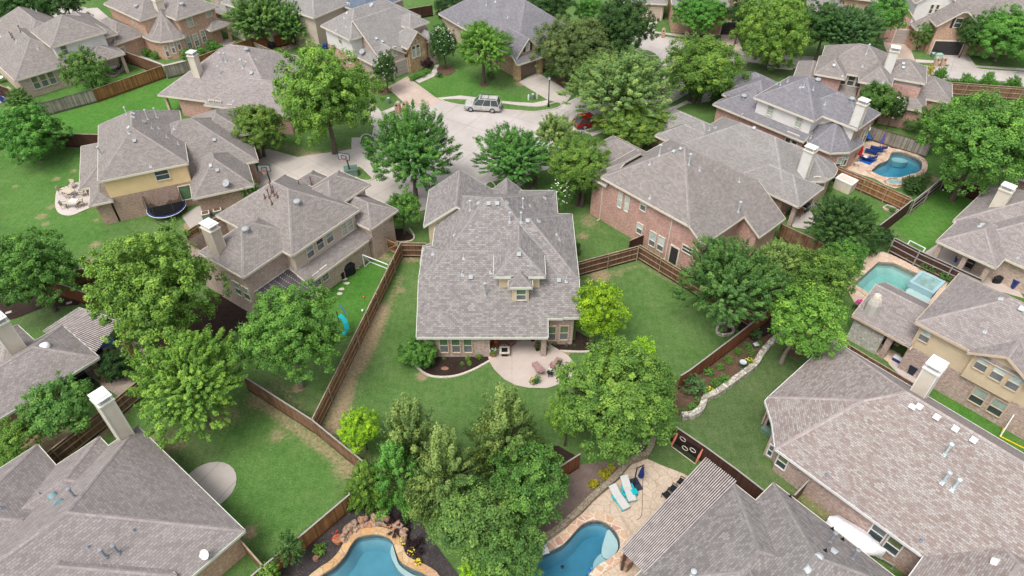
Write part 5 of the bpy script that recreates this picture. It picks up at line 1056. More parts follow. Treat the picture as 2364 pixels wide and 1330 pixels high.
# ================================================================ trees and shrubs
FOL = {}
def fol_mesh(style, size, seed):
    key = (style, size, seed)
    if key in FOL: return FOL[key]
    g = np.random.default_rng(seed*77+hash(size) % 7 if 0 else seed*77+{'S': 1, 'M': 2, 'L': 3}[size])
    R = {'S': 1.1, 'M': 2.6, 'L': 5.0}[size]; nl = {'S': 3000, 'M': 21000, 'L': 66000}[size]; ls = {'S': 0.085, 'M': 0.115, 'L': 0.148}[size]
    if style == 'conifer': nl = int(nl*1.9); ls *= 1.0
    # lobes
    if style == 'conifer':
        m = 34; zz = g.uniform(-.95, .95, m); zz.sort(); rr = np.clip((1.08-zz)/1.9, .02, 1)**.8*.80; an = np.arange(m)*2.4+g.uniform(0, 1, m)
        LC = np.stack([rr*np.cos(an)*.75, rr*np.sin(an)*.75, zz], -1); LR = .17+.34*np.clip((1.0-zz)/1.9, 0, 1)
    elif style == 'bush':
        m = 6; LC = g.normal(0, .16, (m, 3)); LR = g.uniform(.74, .86, m)
    else:
        m = {'oak': 26, 'wispy': 24, 'crape': 22, 'open': 20}[style]; i = np.arange(m)+.5; ph = np.arccos(1-1.55*i/m); an = i*2.39996+g.uniform(-.3, .3, m); rad = g.uniform(.48, .76, m)
        LC = np.stack([np.cos(an)*np.sin(ph)*rad, np.sin(an)*np.sin(ph)*rad, np.cos(ph)*rad*.95], -1)
        LR = g.uniform(.22, .40, m)*(1.0 if style != 'open' else .8)
        LC = np.vstack([LC, g.normal(0, .22, (6, 3))]); LR = np.append(LR, g.uniform(.35, .5, 6)); m += 6
    # twigs: little clumps on lobe surfaces
    nc = {'S': 100, 'M': 380, 'L': 900}[size]; li = g.integers(0, m, nc) if style == 'bush' else g.choice(m, nc, p=LR**2/np.sum(LR**2))
    d = g.normal(0, 1, (nc, 3)); d[:, 2] = d[:, 2]*.9+.25; d /= np.linalg.norm(d, axis=1)[:, None]
    cc = LC[li]+d*LR[li][:, None]*g.uniform(.72, 1.06, nc)[:, None]; out = cc/np.maximum(np.linalg.norm(cc, axis=1), .15)[:, None]
    cr = (.40 if size == 'L' else .30 if size == 'M' else .16)*g.uniform(.6, 1.25, nc)/R*(1.15 if style == 'crape' else 1.5 if style == 'conifer' else 1)
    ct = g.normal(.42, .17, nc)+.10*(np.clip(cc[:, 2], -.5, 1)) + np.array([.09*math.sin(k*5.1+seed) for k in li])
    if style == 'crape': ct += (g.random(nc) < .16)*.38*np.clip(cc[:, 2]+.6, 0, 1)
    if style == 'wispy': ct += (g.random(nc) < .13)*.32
    ci = g.integers(0, nc, nl); q = g.normal(0, 1, (nl, 3)); q /= np.linalg.norm(q, axis=1)[:, None]; q *= (g.random(nl)**.45)[:, None]
    st = np.ones(nl); along = out[ci]+(0, 0, .55 if style in ('wispy', 'conifer') else .1)
    along = along/np.linalg.norm(along, axis=1)[:, None]
    if style in ('wispy', 'conifer', 'open'): t = (q*along).sum(1)[:, None]*along; q = (q-t)*(.55 if style != 'conifer' else .5)+t*(1.75 if style != 'conifer' else 1.5)
    p = cc[ci]+q*cr[ci][:, None]
    nrm = q*.8+out[ci]*.55+g.normal(0, .5, (nl, 3))+(0, 0, .45); nrm /= np.linalg.norm(nrm, axis=1)[:, None]
    tx = np.cross(nrm, g.normal(0, 1, (nl, 3)) if style not in ('wispy', 'conifer') else along+g.normal(0, .45, (nl, 3))); tx /= np.linalg.norm(tx, axis=1)[:, None]+1e-9; ty = np.cross(nrm, tx)
    if style in ('wispy', 'conifer'): tx, ty = ty, tx
    asp = {'wispy': 2.1, 'conifer': 1.7}.get(style, 1.35); s = ls*g.uniform(.6, 1.25, nl)[:, None]
    P = p*R; a = tx*s*.5*asp**.5; b = ty*s*.5/asp**.5
    V = np.stack([P-a*1.1, P-b*1.0-a*.1, P+a*1.15, P+b*1.0-a*.1], 1).reshape(-1, 3); Q = np.arange(nl*4).reshape(-1, 4)
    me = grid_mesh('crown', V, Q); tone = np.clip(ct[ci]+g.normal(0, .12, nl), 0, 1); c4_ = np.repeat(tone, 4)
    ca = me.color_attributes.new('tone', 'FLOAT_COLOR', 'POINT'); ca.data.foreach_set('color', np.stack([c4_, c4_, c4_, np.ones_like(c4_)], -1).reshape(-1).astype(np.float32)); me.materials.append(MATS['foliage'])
    FOL[key] = (me, R, LC); return FOL[key]
GREEN_ = dict(bright=(0.098, 0.19, 0.028), vivid=(0.068, 0.170, 0.028), lime=(0.155, 0.275, 0.014), mid=(0.068, 0.145, 0.030), dark=(0.034, 0.078, 0.018), olive=(0.078, 0.125, 0.034), blue=(0.052, 0.112, 0.036), pale=(0.105, 0.165, 0.048), deep=(0.022, 0.055, 0.014), crape=(0.082, 0.155, 0.026), gold=(0.36, 0.34, 0.02), purple=(0.035, 0.016, 0.022), cedar=(0.118, 0.176, 0.050), cool=(0.052, 0.128, 0.026))
GREEN = {k: tuple(x*(1.0 if k in ('purple', 'gold') else 1.62) for x in v) for k, v in GREEN_.items()}
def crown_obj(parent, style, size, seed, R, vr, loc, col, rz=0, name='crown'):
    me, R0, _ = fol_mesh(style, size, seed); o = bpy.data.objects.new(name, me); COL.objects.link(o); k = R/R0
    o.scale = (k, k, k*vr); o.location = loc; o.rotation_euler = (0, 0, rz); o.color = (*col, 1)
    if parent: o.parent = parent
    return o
def tree(cx, cy, r, label, col='mid', style='oak', vr=.92, hc=None, base=None, size=None, flowers=0, tcol='trunk', trunks=1, cat='tree', name='tree', lean=0):
    col3 = GREEN[col] if isinstance(col, str) else col; rnd = random.Random(int(cx*13+cy*7)); seed = rnd.choice((1, 2, 3) if style in ('oak', 'wispy', 'crape') else (1, 2))
    if base:
        g = U(*base); v = cy-665; dd = F_PX*SP+v*CP; ff = F_PX*CP-v*SP; hz = CAM_H-dd*g.y/ff; cpt = Vector((g.x, g.y, hz)); e = U(cx, cy, hz)
        cpt = Vector((e.x, g.y, hz))
    else:
        if hc is None:
            R_ = r*zdepth(U(cx, cy, 4))/F_PX; hc = max(R_*vr*.95, 1.3*R_*.95+.8 if R_ > 1.8 else R_*vr)
        cpt = U(cx, cy, hz := hc); g = Vector((cpt.x, cpt.y, 0))
    R = r*zdepth(cpt)/F_PX*1.13; size = size or ('L' if R > 3.6 else 'M' if R > 1.5 else 'S')
    T = thing(name, label, cat, (g.x, g.y, 0)); k = rnd.uniform(.92, 1.1); col3 = tuple(c*k*rnd.uniform(.94, 1.06) for c in col3)
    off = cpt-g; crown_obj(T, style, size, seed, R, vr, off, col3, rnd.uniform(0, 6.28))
    mb = MB(); h0 = cpt.z-R*vr*.35; tr = max(.05, R*.045)
    for t in range(trunks):
        a = 6.28*t/max(1, trunks)+rnd.random(); sp = .0 if trunks == 1 else R*.1
        top = Vector((off.x*.7+math.cos(a)*sp*3, off.y*.7+math.sin(a)*sp*3, max(.5, h0)))
        mb.tube([(math.cos(a)*sp, math.sin(a)*sp, -.05), (math.cos(a)*sp*1.1+tr*.3, math.sin(a)*sp*1.1, top.z*.35), (top.x*.7, top.y*.7, top.z*.7), tuple(top)], [tr*1.5, tr, tr*.9, tr*.75], 8)
        for j in range(7 if R > 1.5 else 3):
            b = a+6.28*j/(7 if R > 1.5 else 3)+rnd.random(); q = Vector((off.x+math.cos(b)*R*rnd.uniform(.4, .72), off.y+math.sin(b)*R*rnd.uniform(.4, .72), cpt.z+R*vr*rnd.uniform(-.25, .5)))
            mb.tube([tuple(top*.86), tuple(top.lerp(q, .5)+Vector((0, 0, R*.06))), tuple(q)], [tr*.5, tr*.33, tr*.1], 5, cap=False)
    mb.v = [(x+g.x, y+g.y, z) for x, y, z in mb.v]
    if h0 > .35: mb.build('trunk', tcol, T)
    if flowers:
        fb = MB(); rr = rnd
        for i in range(flowers):
            a, b = rr.uniform(0, 6.28), rr.uniform(-.5, 1.3); c = Vector((math.cos(a)*math.cos(b)*R*1.0, math.sin(a)*math.cos(b)*R*1.0, math.sin(b)*R*vr*1.0))*rr.uniform(.72, .84)+off
            s_ = .075; n_ = Vector((math.cos(a), math.sin(a), .8)).normalized(); fb.lathe(c+g, [(s_*.4, 0), (s_, s_*.5), (s_*1.2, s_*.9), (.02, s_*.6)], 6)
        fb.build('flowers', 'petal', T)
    return T
def bush(px, py, r, label, col='mid', style='bush', vr=.85, group=None, hz=None, cat='shrub', name='shrub', flow=None):
    col3 = GREEN[col] if isinstance(col, str) else col; rnd = random.Random(int(px*3+py)); R = r*zdepth(U(px, py, .3))/F_PX; g = U(px, py, R*vr*.8); T = None
    size = 'S' if R < 1.5 else 'M' if R < 3.5 else 'L'; k = rnd.uniform(.88, 1.12)
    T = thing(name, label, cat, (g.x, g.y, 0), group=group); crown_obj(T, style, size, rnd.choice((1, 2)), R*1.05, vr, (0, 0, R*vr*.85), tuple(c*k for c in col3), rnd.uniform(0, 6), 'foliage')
    mb = MB(); mb.tube([(g.x, g.y, 0), (g.x+.02, g.y, R*vr*.9)], [max(.02, R*.06), .01], 5); mb.build('stem', 'trunk', T)
    if flow:
        fb = MB()
        for i in range(12): a, b = rnd.uniform(0, 6.28), rnd.uniform(.1, 1.4); fb.lathe(Vector((g.x+math.cos(a)*math.cos(b)*R, g.y+math.sin(a)*math.cos(b)*R, R*vr*(.85+math.sin(b)))), [(.03, 0), (.07, .05), (.02, .09)], 5)
        fb.build('flowers', flow, T)
    return T
T_ = tree
T_(350, 672, 141, 'largest bright yellow-green tree left of the beige house chimney', 'bright', base=(304, 816), vr=.98, tcol='umber')
T_(437, 882, 124, 'feathery pale green tree in the lower left beside the round bush', 'bright', 'wispy', vr=.78, hc=5.6)
T_(675, 765, 116, 'rounded green tree with a leaning trunk in the yard left of the long fence', 'vivid', base=(696, 893), vr=.88, tcol='trunk_pale')
T_(70, 622, 98, 'dense mid-green tree at the left edge above the black mulch', 'vivid', vr=.88, hc=5.2); T_(62, 310, 78, 'bright rounded tree in the left lawn above the yellow house', 'vivid', vr=.8, hc=3.6)
T_(197, 163, 50, 'small dark green tree in front of the top left house windows', 'mid', vr=.95, hc=3.6); T_(135, 938, 76, 'soft green tree behind the brown fence in the lower left', 'mid', 'oak', vr=.75, hc=3.8); T_(25, 1020, 62, 'yellow-green shrubby tree at the left edge under the grill house', 'bright', vr=.7, hc=2.8)
T_(748, 225, 112, 'big round tree with yellowish top left of the stone gable driveway', 'bright', vr=.98, hc=7.6); T_(592, 296, 66, 'olive crape tree between the low mauve roof and the big round tree', 'crape', 'crape', vr=.8, base=(603, 362), trunks=3)
T_(889, 160, 27, 'narrow magnolia with white blossoms left of the taupe garage door', 'dark', vr=1.5, hc=3.6, flowers=40); T_(1022, 102, 30, 'taller magnolia full of white blossoms by the curved front path', 'dark', vr=1.5, hc=4.6, base=(1029, 160), flowers=110)
T_(1117, 108, 68, 'lime-topped tree with a forked trunk on the front lawn beside the silver SUV', 'bright', 'open', vr=.8, base=(1116, 192)); T_(952, 345, 98, 'open leafed tree growing from the pavement island behind the middle house', 'cool', 'wispy', vr=.95, base=(960, 458))
T_(932, 484, 43, 'small lime tree in a mulch ring beside the wooden gate', 'vivid', vr=.95, base=(934, 540)); T_(1190, 362, 88, 'spreading live tree over the street behind the small front gable', 'cool', 'wispy', vr=.62, base=(1228, 432), trunks=2)
T_(1283, 308, 50, 'wispy grey-green treetop in front of the street turning area', 'pale', 'wispy', vr=.9, hc=4.6); T_(1335, 383, 74, 'yellow-green crape tree between the middle house and the red brick wall', 'crape', 'crape', vr=.85, base=(1338, 472), trunks=4)
T_(1292, 448, 27, 'slim magnolia with cream blossoms beside the middle house roof', 'mid', vr=1.5, hc=2.9, flowers=36); T_(1325, 112, 92, 'wide olive-green tree over the second driveway', 'olive', 'oak', vr=.74, base=(1320, 190)); T_(1440, 58, 66, 'dark tall tree behind the wide olive-green one', 'dark', vr=1.05, hc=6.6)
T_(1438, 207, 120, 'silvery green spreading tree above the red car', 'pale', 'wispy', vr=.7, hc=5.2); T_(1620, 160, 92, 'crape tree with yellow-tinted top and many bare stems by the side street', 'crape', 'crape', vr=.8, base=(1602, 232), trunks=5); T_(1462, 288, 74, 'low dense yellow-green crape tree behind the red brick house', 'crape', 'crape', vr=.62, hc=2.9)
T_(1783, 75, 84, 'big domed tree on the corner of the upper street', 'bright', vr=.98, base=(1766, 160)); T_(1905, 62, 62, 'dark tree left of the white-flecked one at the upper right', 'dark', vr=.8, hc=5.5); T_(1965, 68, 70, 'tree with pale flecked leaves above the twin hip roof', 'blue', 'wispy', vr=.75, hc=5.4); T_(2045, 38, 48, 'bright green treetop next to the brick gable at the upper right', 'vivid', vr=.95, hc=6)
T_(1615, 30, 62, 'bushy green tree over the dark mulch ring at the top edge', 'vivid', vr=.62, hc=4.2); T_(1593, 62, 17, 'little tree inside the white stone ring on the upper lawn', 'vivid', vr=.7, base=(1593, 68)); T_(2322, 80, 80, 'smooth domed green tree in the upper right corner', 'vivid', vr=.72, base=(2296, 140), tcol='trunk_pale'); T_(2265, 330, 122, 'very large bright green tree behind the right lawn fence', 'vivid', vr=.9, hc=7.4)
T_(2165, 292, 55, 'mid-green fine leafed tree left of the very large bright one', 'mid', 'wispy', vr=.9, hc=3.4); T_(2132, 78, 24, 'small trimmed round tree between two upper garages', 'mid', 'bush', vr=1.05, hc=2.6); T_(2022, 232, 42, 'dark tree below the twin hipped roof', 'mid', vr=1.0, hc=4.0); T_(2066, 250, 24, 'small magnolia dotted with white blooms by the wooden fence', 'dark', vr=1.5, hc=3.0, flowers=60)
T_(1945, 512, 76, 'dull dark green tree in the yard between the two right hand fences', 'dark', 'wispy', vr=.78, hc=3.8); T_(1692, 658, 112, 'large fine-leafed tree in the right lawn corner with a stone ring', 'cool', 'wispy', vr=.92, base=(1673, 762)); T_(1800, 600, 48, 'pale silvery tree between the large lawn tree and the crape tree', 'pale', 'wispy', vr=1.0, hc=4.8)
T_(1892, 640, 74, 'crape tree with orange-tinged top beside the angular pool', 'crape', 'crape', vr=.9, hc=4.4); T_(1860, 745, 86, 'rounded yellow-green tree with a pale trunk by the garden wall', 'bright', 'oak', vr=.85, base=(1803, 838), tcol='trunk_pale'); T_(1955, 592, 42, 'small bright green tree left of the angular pool', 'vivid', vr=.9, hc=3.6)
T_(1383, 722, 60, 'lime-green tree at the right rear corner of the middle house', 'lime', vr=1.2, base=(1362, 792)); T_(1425, 922, 140, 'huge olive-gold crape tree just below the right lawn', 'crape', 'crape', vr=.82, hc=5.4, trunks=4); T_(1385, 850, 40, 'lime shoot rising from the upper left of the olive-gold crape tree', 'lime', vr=.9, hc=5.6); T_(1485, 810, 36, 'lime leafed top above the right side of the olive-gold crape tree', 'lime', vr=1.0, hc=6.0); T_(1310, 960, 50, 'bright green side branch tree left of the olive-gold crape tree', 'bright', vr=1.3, hc=3.8)
T_(830, 990, 48, 'small lime-yellow tree by the long fence corner', 'lime', vr=.9, base=(848, 1038)); T_(950, 1012, 80, 'back left juniper in the evergreen cluster', 'cedar', 'conifer', vr=1.45, hc=5.0); T_(915, 1085, 70, 'darker green evergreen low on the left of the cluster', 'vivid', 'conifer', vr=1.1, hc=3.4); T_(1030, 1085, 82, 'front juniper with feathery olive sprays in the evergreen cluster', 'cedar', 'conifer', vr=1.5, hc=5.8); T_(1165, 992, 82, 'right hand juniper of the evergreen cluster below the patio', 'cedar', 'conifer', vr=1.45, hc=5.2)
T_(843, 1112, 46, 'small bright cypress at the fence corner by the rock pool', 'bright', 'conifer', vr=1.15, hc=2.6); T_(1228, 1112, 92, 'leafy green crape tree above the gravel slope', 'mid', 'crape', vr=.9, hc=4.0, trunks=3); T_(1100, 1205, 98, 'wide crape tree hiding the slope between the two lower pools', 'mid', 'crape', vr=.9, hc=4.2, trunks=4); T_(1165, 1275, 85, 'lowest crape tree next to the rock pool bed', 'mid', 'crape', vr=.9, hc=3.6, trunks=3); T_(1095, 1318, 34, 'lime sapling at the bottom edge under the crape trees', 'lime', vr=1.1, hc=3.0)
T_(620, 1322, 27, 'lime shrub tree at the bottom edge near the lower fence', 'bright', vr=.9, hc=1.6); T_(662, 1272, 42, 'thin dark olive sapling leaning over the lower fence', 'dark', 'open', vr=.7, hc=2.0, lean=1); T_(600, 42, 74, 'shady back garden tree left of the red fence at the top', 'mid', 'wispy', vr=.75, base=(612, 108)); T_(672, 50, 50, 'second shady tree standing before the long red fence', 'mid', 'wispy', vr=.9, base=(680, 104)); T_(727, 22, 34, 'yellow-green young tree beside the blue-grey roof', 'lime', vr=1.3, base=(730, 88))
T_(60, 12, 62, 'dark tree mass at the very top left corner', 'dark', vr=.7, hc=5); T_(150, 5, 45, 'second dark tree at the top edge behind the corner house', 'dark', vr=.7, hc=5); T_(205, 40, 12, 'tiny dark tree beside the corner house ridge', 'dark', vr=1, hc=1.6); T_(1265, 10, 60, 'dark green tree peeking over the shuttered gable roof', 'dark', vr=.8, hc=5.5); T_(12, 18, 30, 'small dark tree cut by the top left corner', 'dark', vr=1.0, hc=4)
T_(1830, 15, 40, 'olive treetop between two domed trees at the top right', 'crape', vr=1.0, hc=6); T_(2240, 75, 30, 'dark conical tree beside the dark garage', 'dark', vr=1.2, hc=4); T_(1712, 30, 32, 'shaded tree right of the black garage door', 'dark', vr=1.2, hc=5); T_(45, 232, 32, 'sparse green shrub tree at the left edge near the grey fence', 'mid', 'open', vr=.8, hc=1.8); T_(1360, 20, 30, 'far green tree left of the dark tall tree', 'vivid', vr=1, hc=4); T_(575, 436, 24, 'little green tree against the yellow house brick wall', 'vivid', 'open', vr=1.1, hc=2.2)
T_(1845, 5, 20, 'small treetop at the top edge', 'dark', vr=1, hc=5) if 0 else None
for i, (x, y) in enumerate(((2232, 188), (2281, 186), (2340, 194))): T_(x, y, 18, ['first small spiky tree along the upper right fence', 'middle small spiky tree along the upper right fence', 'small spiky tree by the fence at the right edge'][i], 'vivid', 'open', vr=1.1, base=(x-2, y+22), size='M')
T_(2146, 164, 12, 'bright golden young tree by the twin brick mailboxes', 'gold', vr=1.3, hc=2.0); T_(2172, 173, 15, 'small green tree next to the golden one', 'vivid', 'open', vr=1.2, hc=1.8, size='M')
# clipped hedges, shrubs
h_ = bush(1035, 16, 34, 'tall dark clipped hedge at the top edge left of the slate roof', 'deep', vr=.8); bush(1075, 18, 34, 'hedge block touching the slate garage house roof', 'deep', vr=.8); bush(1115, 8, 30, 'third dark hedge block at the top edge', 'deep', vr=.8)
bush(265, 850, 41, 'large dark clipped ball shrub beside the grill porch', 'deep', vr=.95); bush(964, 818, 46, 'big rounded green shrub at the left rear corner of the middle house', 'vivid', 'oak', vr=.85); bush(330, 850, 20, 'low green shrub right of the dark ball shrub', 'mid')
SG = 'round shrubs along the garden wall bed'
for i, (x, y, r, c) in enumerate(((1602, 890, 30, 'blue'), (1652, 887, 14, 'vivid'), (1672, 877, 15, 'vivid'), (1637, 859, 13, 'vivid'), (1663, 847, 11, 'vivid'), (1683, 833, 12, 'vivid'), (1705, 813, 11, 'vivid'), (1724, 799, 11, 'mid'), (1733, 816, 11, 'mid'), (1745, 770, 16, 'blue'), (1754, 797, 9, 'mid'), (1729, 838, 12, 'bright'), (1634, 904, 13, 'lime'), (1598, 941, 12, 'vivid'), (1612, 925, 10, 'mid'), (1578, 948, 10, 'mid'))):
    bush(x, y, r, ('largest blue-green ball shrub at the lower end of the garden wall bed', 'low green shrub touching the garden wall, beside the yellow-green one', 'widest green shrub near the middle of the garden wall', 'round shrub close to the red fence, second from the ball shrub', 'shrub by the red fence in the middle of the bed', 'shrub by the red fence, one further up the bed', 'upper light green shrub beside the red fence', 'shrub below the blue-grey shrub in the upper bed', 'shrub right of the upper pair near the bird bath', 'blue-grey shrub at the top of the bed under the trees', 'small shrub beside the little solar box', 'bright green shrub with orange flowers at the wall', 'yellow-green shrub dotted with yellow flowers at the wall', 'lowest round shrub at the end of the rubble wall', 'small shrub just above the lowest round shrub', 'shrub half under the huge crape tree')[i], c, group=SG, vr=.8, flow='petal_yellow' if i in (11, 12) else None)
for i, (x, y) in enumerate(((2082, 582), (2100, 592), (2118, 603), (2136, 616), (2152, 622), (2178, 638), (2192, 646))): bush(x, y, 13, ['topmost', 'second', 'third', 'middle', 'fifth', 'sixth', 'lowest'][i]+' hedge shrub in the row between the angular pool and the dark fence', 'mid', vr=.9, group='hedge shrubs by the angular pool')
bush(2040, 552, 30, 'dark round bush by the fence above the angular pool', 'deep', 'oak', vr=.9); bush(2012, 578, 20, 'grey-green bush left of the dark round bush', 'dark', 'oak'); bush(2110, 428, 30, 'dark spreading shrub below the kidney-shaped pool', 'dark', 'wispy', vr=.6); bush(2135, 410, 18, 'small olive shrub at the pool rockery', 'olive', 'wispy', vr=.6)
for i, (x, y, r) in enumerate(((318, 112, 14), (338, 122, 13), (358, 128, 13), (432, 124, 16), (462, 118, 14), (490, 104, 16), (505, 110, 12))): bush(x, y, r, ['green shrub nearest the blue bin of the bay house', 'shrub second from the blue bin', 'shrub before the bay windows of the brick house', 'tall green shrub under the bay', 'shrub behind the cream chimney top', 'leafy shrub below the triple windows', 'low shrub beside the bay house patio'][i], 'vivid', 'oak', vr=.8)
bush(1690, 250, 25, 'clipped round shrub behind the long grey roof', 'vivid', 'oak', vr=.9); bush(1662, 226, 24, 'dark shrub left of the clipped round one', 'dark', 'oak'); bush(2105, 290, 22, 'green shrub by the wooden fence behind the slate house', 'mid', 'oak'); bush(1985, 240, 18, 'bush between slate and twin houses', 'mid', 'oak'); bush(1972, 308, 7, 'little pot-sized shrub by the pool house wall', 'mid')
for i, (x, y, r) in enumerate(((963, 177, 9), (975, 172, 10), (987, 166, 9), (953, 182, 8))): bush(x, y, r, ['second clipped hedge ball by the flag', 'middle clipped hedge ball by the front window', 'clipped hedge ball next to the path', 'clipped hedge ball nearest the garage'][i], 'vivid', vr=.7)
bush(985, 148, 17, 'dark purple leafed shrub below the stone gable window', 'purple', 'oak'); bush(862, 205, 8, 'ball shrub left of the narrow magnolia', 'mid'); bush(877, 208, 8, 'ball shrub under the narrow magnolia', 'mid'); bush(838, 190, 16, 'dark shrub by the brick side wall of the garage', 'dark', 'oak'); bush(1013, 172, 9, 'grey-green grass clump at the mulch edge', 'blue', 'wispy'); bush(1133, 175, 11, 'dark shrub at the side wall of the shuttered gable house', 'dark')
bush(1270, 172, 12, 'green shrub at the stone pillar of the wide garage', 'mid'); bush(1526, 36, 9, 'square clipped shrub by the cream garage', 'deep'); bush(2118, 106, 11, 'dark shrub under the trimmed round tree', 'dark'); bush(2135, 103, 12, 'brown-green shrub by the upper driveway', 'dark'); bush(2250, 105, 14, 'low shrub in the shaded bed of the upper right', 'deep'); bush(1395, 1095, 17, 'golden-yellow shrub on the gravel slope', 'gold', 'oak', vr=.8); bush(1370, 1118, 15, 'lower golden-yellow shrub on the gravel slope', 'gold', 'oak', vr=.8); bush(1411, 1080, 12, 'top golden-yellow shrub on the gravel slope', 'gold', 'oak', vr=.8)
bush(1080, 827, 7, 'lime ball shrub in the bed under the rear windows', 'bright'); bush(1106, 823, 9, 'larger lime ball shrub next to the patio edge', 'bright'); bush(1084, 840, 7, 'green ball shrub in the lower middle of the rear bed', 'bright'); bush(1068, 840, 6, 'small dark plant in the rear bed', 'mid'); bush(1025, 828, 5, 'tiny plant in the rear bed near the big shrub', 'mid'); bush(1281, 793, 7, 'small green plant in the bed right of the patio', 'mid'); bush(1308, 798, 5, 'grey-green tuft in the right hand bed', 'blue'); bush(1326, 797, 4, 'second grey-green tuft in the right hand bed', 'blue')
bush(956, 585, 9, 'small green shrub at the fence beside the gate', 'vivid', 'open'); bush(1330, 568, 12, 'low shrub along the right wall of the middle house', 'dark', 'oak'); bush(1335, 585, 8, 'lower shrub along the right wall of the middle house', 'dark'); bush(740, 1268, 17, 'fern-like palm plant in the dark mulch', 'bright', 'wispy', vr=.8); bush(930, 1250, 9, 'tuft with yellow flowers right of the rock waterfall', 'mid', 'wispy', flow='petal_yellow'); bush(950, 1275, 10, 'second yellow-flowered tuft beside the rock pool', 'mid', 'wispy', flow='petal_yellow'); bush(965, 1298, 9, 'lowest yellow-flowered tuft beside the rock pool', 'mid', 'wispy', flow='petal_yellow')
bush(915, 1215, 30, 'dark purple shrub mass behind the rock waterfall', 'purple', 'wispy', vr=.5); bush(960, 1262, 26, 'purple shrub right of the rock pool', 'purple', 'wispy', vr=.5); bush(1912, 420, 8, 'top ball shrub at the rounded corner roof', 'mid'); bush(1915, 438, 8, 'middle ball shrub below the rounded corner roof', 'mid'); bush(1911, 450, 7, 'lowest ball shrub below the rounded corner roof', 'mid'); bush(2060, 486, 9, 'spiky plant in the framed soil bed', 'blue', 'wispy', vr=.6)
for i, x in enumerate(range(2190, 2364, 16)): bush(x, 186+(x-2190)*.055, 11, 'ivy clump on the upper right fence, %s of the row' % ('first second third fourth fifth sixth seventh eighth ninth tenth last'.split()[i]), 'vivid', 'oak', vr=.5, group='ivy clumps on the upper right fence')
bush(640, 128, 22, 'pale flowering shrub beyond the low mauve roof', 'bright', 'wispy', vr=.7); bush(705, 122, 22, 'second pale flowering shrub beyond the low mauve roof', 'bright', 'wispy', vr=.7); bush(1510, 1000, 20, 'green shrub at the end of the low stone wall', 'mid', 'oak'); bush(1225, 1320, 8, 'small shrub at the end of the retaining wall', 'mid')
bush(1195, 1270, 22, 'yellow-green shrub at the lower end of the retaining wall', 'bright', 'oak', vr=1.0); bush(727, 90, 10, 'low green shrub at the foot of the yellow-green tree', 'mid')
# small hanging blossoms and fallen scraps are left to the lawn itself
# ================================================================ fences
def fence(label, pts, mat='fence_brown', side=1, zt=1.9, rmat='rail_wood', sp=2.45, top=True, base=False, cat='fence'):
    P = [U(p[0], p[1], 0 if base else zt) for p in pts]; P = [Vector((p.x, p.y, 0)) for p in P]; o = P[0]; T = thing('fence', label, cat, o)
    B = MB(); Rr = [MB() for _ in range(3)]; C = MB(); off = 0.0; posts = []
    for a, b in zip(P, P[1:]):
        d = b-a; l = d.length; d /= l; n = Vector((-d.y, d.x, 0)); h = n*.014; za, zb = 0.03, zt
        wob = lambda t: zt+.02*math.sin(t*1.7+a.x)
        m = max(1, int(l/sp)); 
        for i in range(m):
            t0, t1 = l*i/m, l*(i+1)/m; p, q = a+d*t0, a+d*t1; z0, z1 = wob(i), wob(i)
            for sg in (1, -1):
                v = [p+h*sg+Vector((0, 0, za)), q+h*sg+Vector((0, 0, za)), q+h*sg+Vector((0, 0, z1)), p+h*sg+Vector((0, 0, z0))]; uv = [(off+t0, za), (off+t1, za), (off+t1, z1), (off+t0, z0)]
                if sg == 1: v.reverse(); uv.reverse()
                B.poly(v, uv)
            B.poly([p+h+Vector((0, 0, z0)), p-h+Vector((0, 0, z0)), q-h+Vector((0, 0, z1)), q+h+Vector((0, 0, z1))], [(off+t0, 0), (off+t0, .03), (off+t1, .03), (off+t1, 0)])
        off += l
        if top: C.bar(a+Vector((0, 0, zt+.035)), b+Vector((0, 0, zt+.035)), .11, .035)
        if side:
            for k, z in enumerate((.32, 1.0, 1.66)): Rr[k].bar(a+n*side*.045+Vector((0, 0, z*zt/1.9)), b+n*side*.045+Vector((0, 0, z*zt/1.9)), .05, .09)
            for i in range(m+1): q = a+d*l*i/m+n*side*.10; posts.append(q)
    bo = B.build('boards', mat, T)
    if top: C.build('top_cap', rmat, T)
    if side:
        for r in Rr: r.build('rail', rmat, T)
        for q in posts: M = MB(); M.box((q.x, q.y, zt/2+.02), (.09, .09, zt+.04)); M.build('post', rmat, T)
    return T
fence('long brown fence with grey posts left of the central back garden', [(925, 560), (821, 769), (720, 969)], 'fence_honey', 1)
fence('short fence beside the wooden gate at the beige house corner', [(881, 543), (890, 547)], 'fence_honey', -1); fence('short fence joining the gate to the middle house', [(925, 561), (984, 562)], 'fence_mid', -1)
fence('brown fence with pale posts between the middle house and the red brick house', [(1335, 606), (1473, 569)], 'fence_mid', -1); fence('dark fence running down from the red brick house patio to the lawn tree', [(1477, 566), (1581, 629), (1660, 678), (1740, 722)], 'fence_mid', -1)
fence('small fence return against the red brick wall', [(1454, 556), (1487, 542)], 'fence_dark', 0); fence('red-brown plain fence above the round shrubs', [(1572, 868), (1594, 854), (1712, 765), (1785, 708)], 'fence_red', 0, rmat='galv')
fence('plain dark fence crossing the lower left behind the feathery tree', [(560, 868), (590, 887), (720, 970), (838, 1066)], 'fence_brown', 0, rmat='galv'); fence('brown fence with rails along the rock pool mulch', [(808, 1141), (692, 1239), (590, 1322), (570, 1340)], 'fence_honey', -1, rmat='galv')
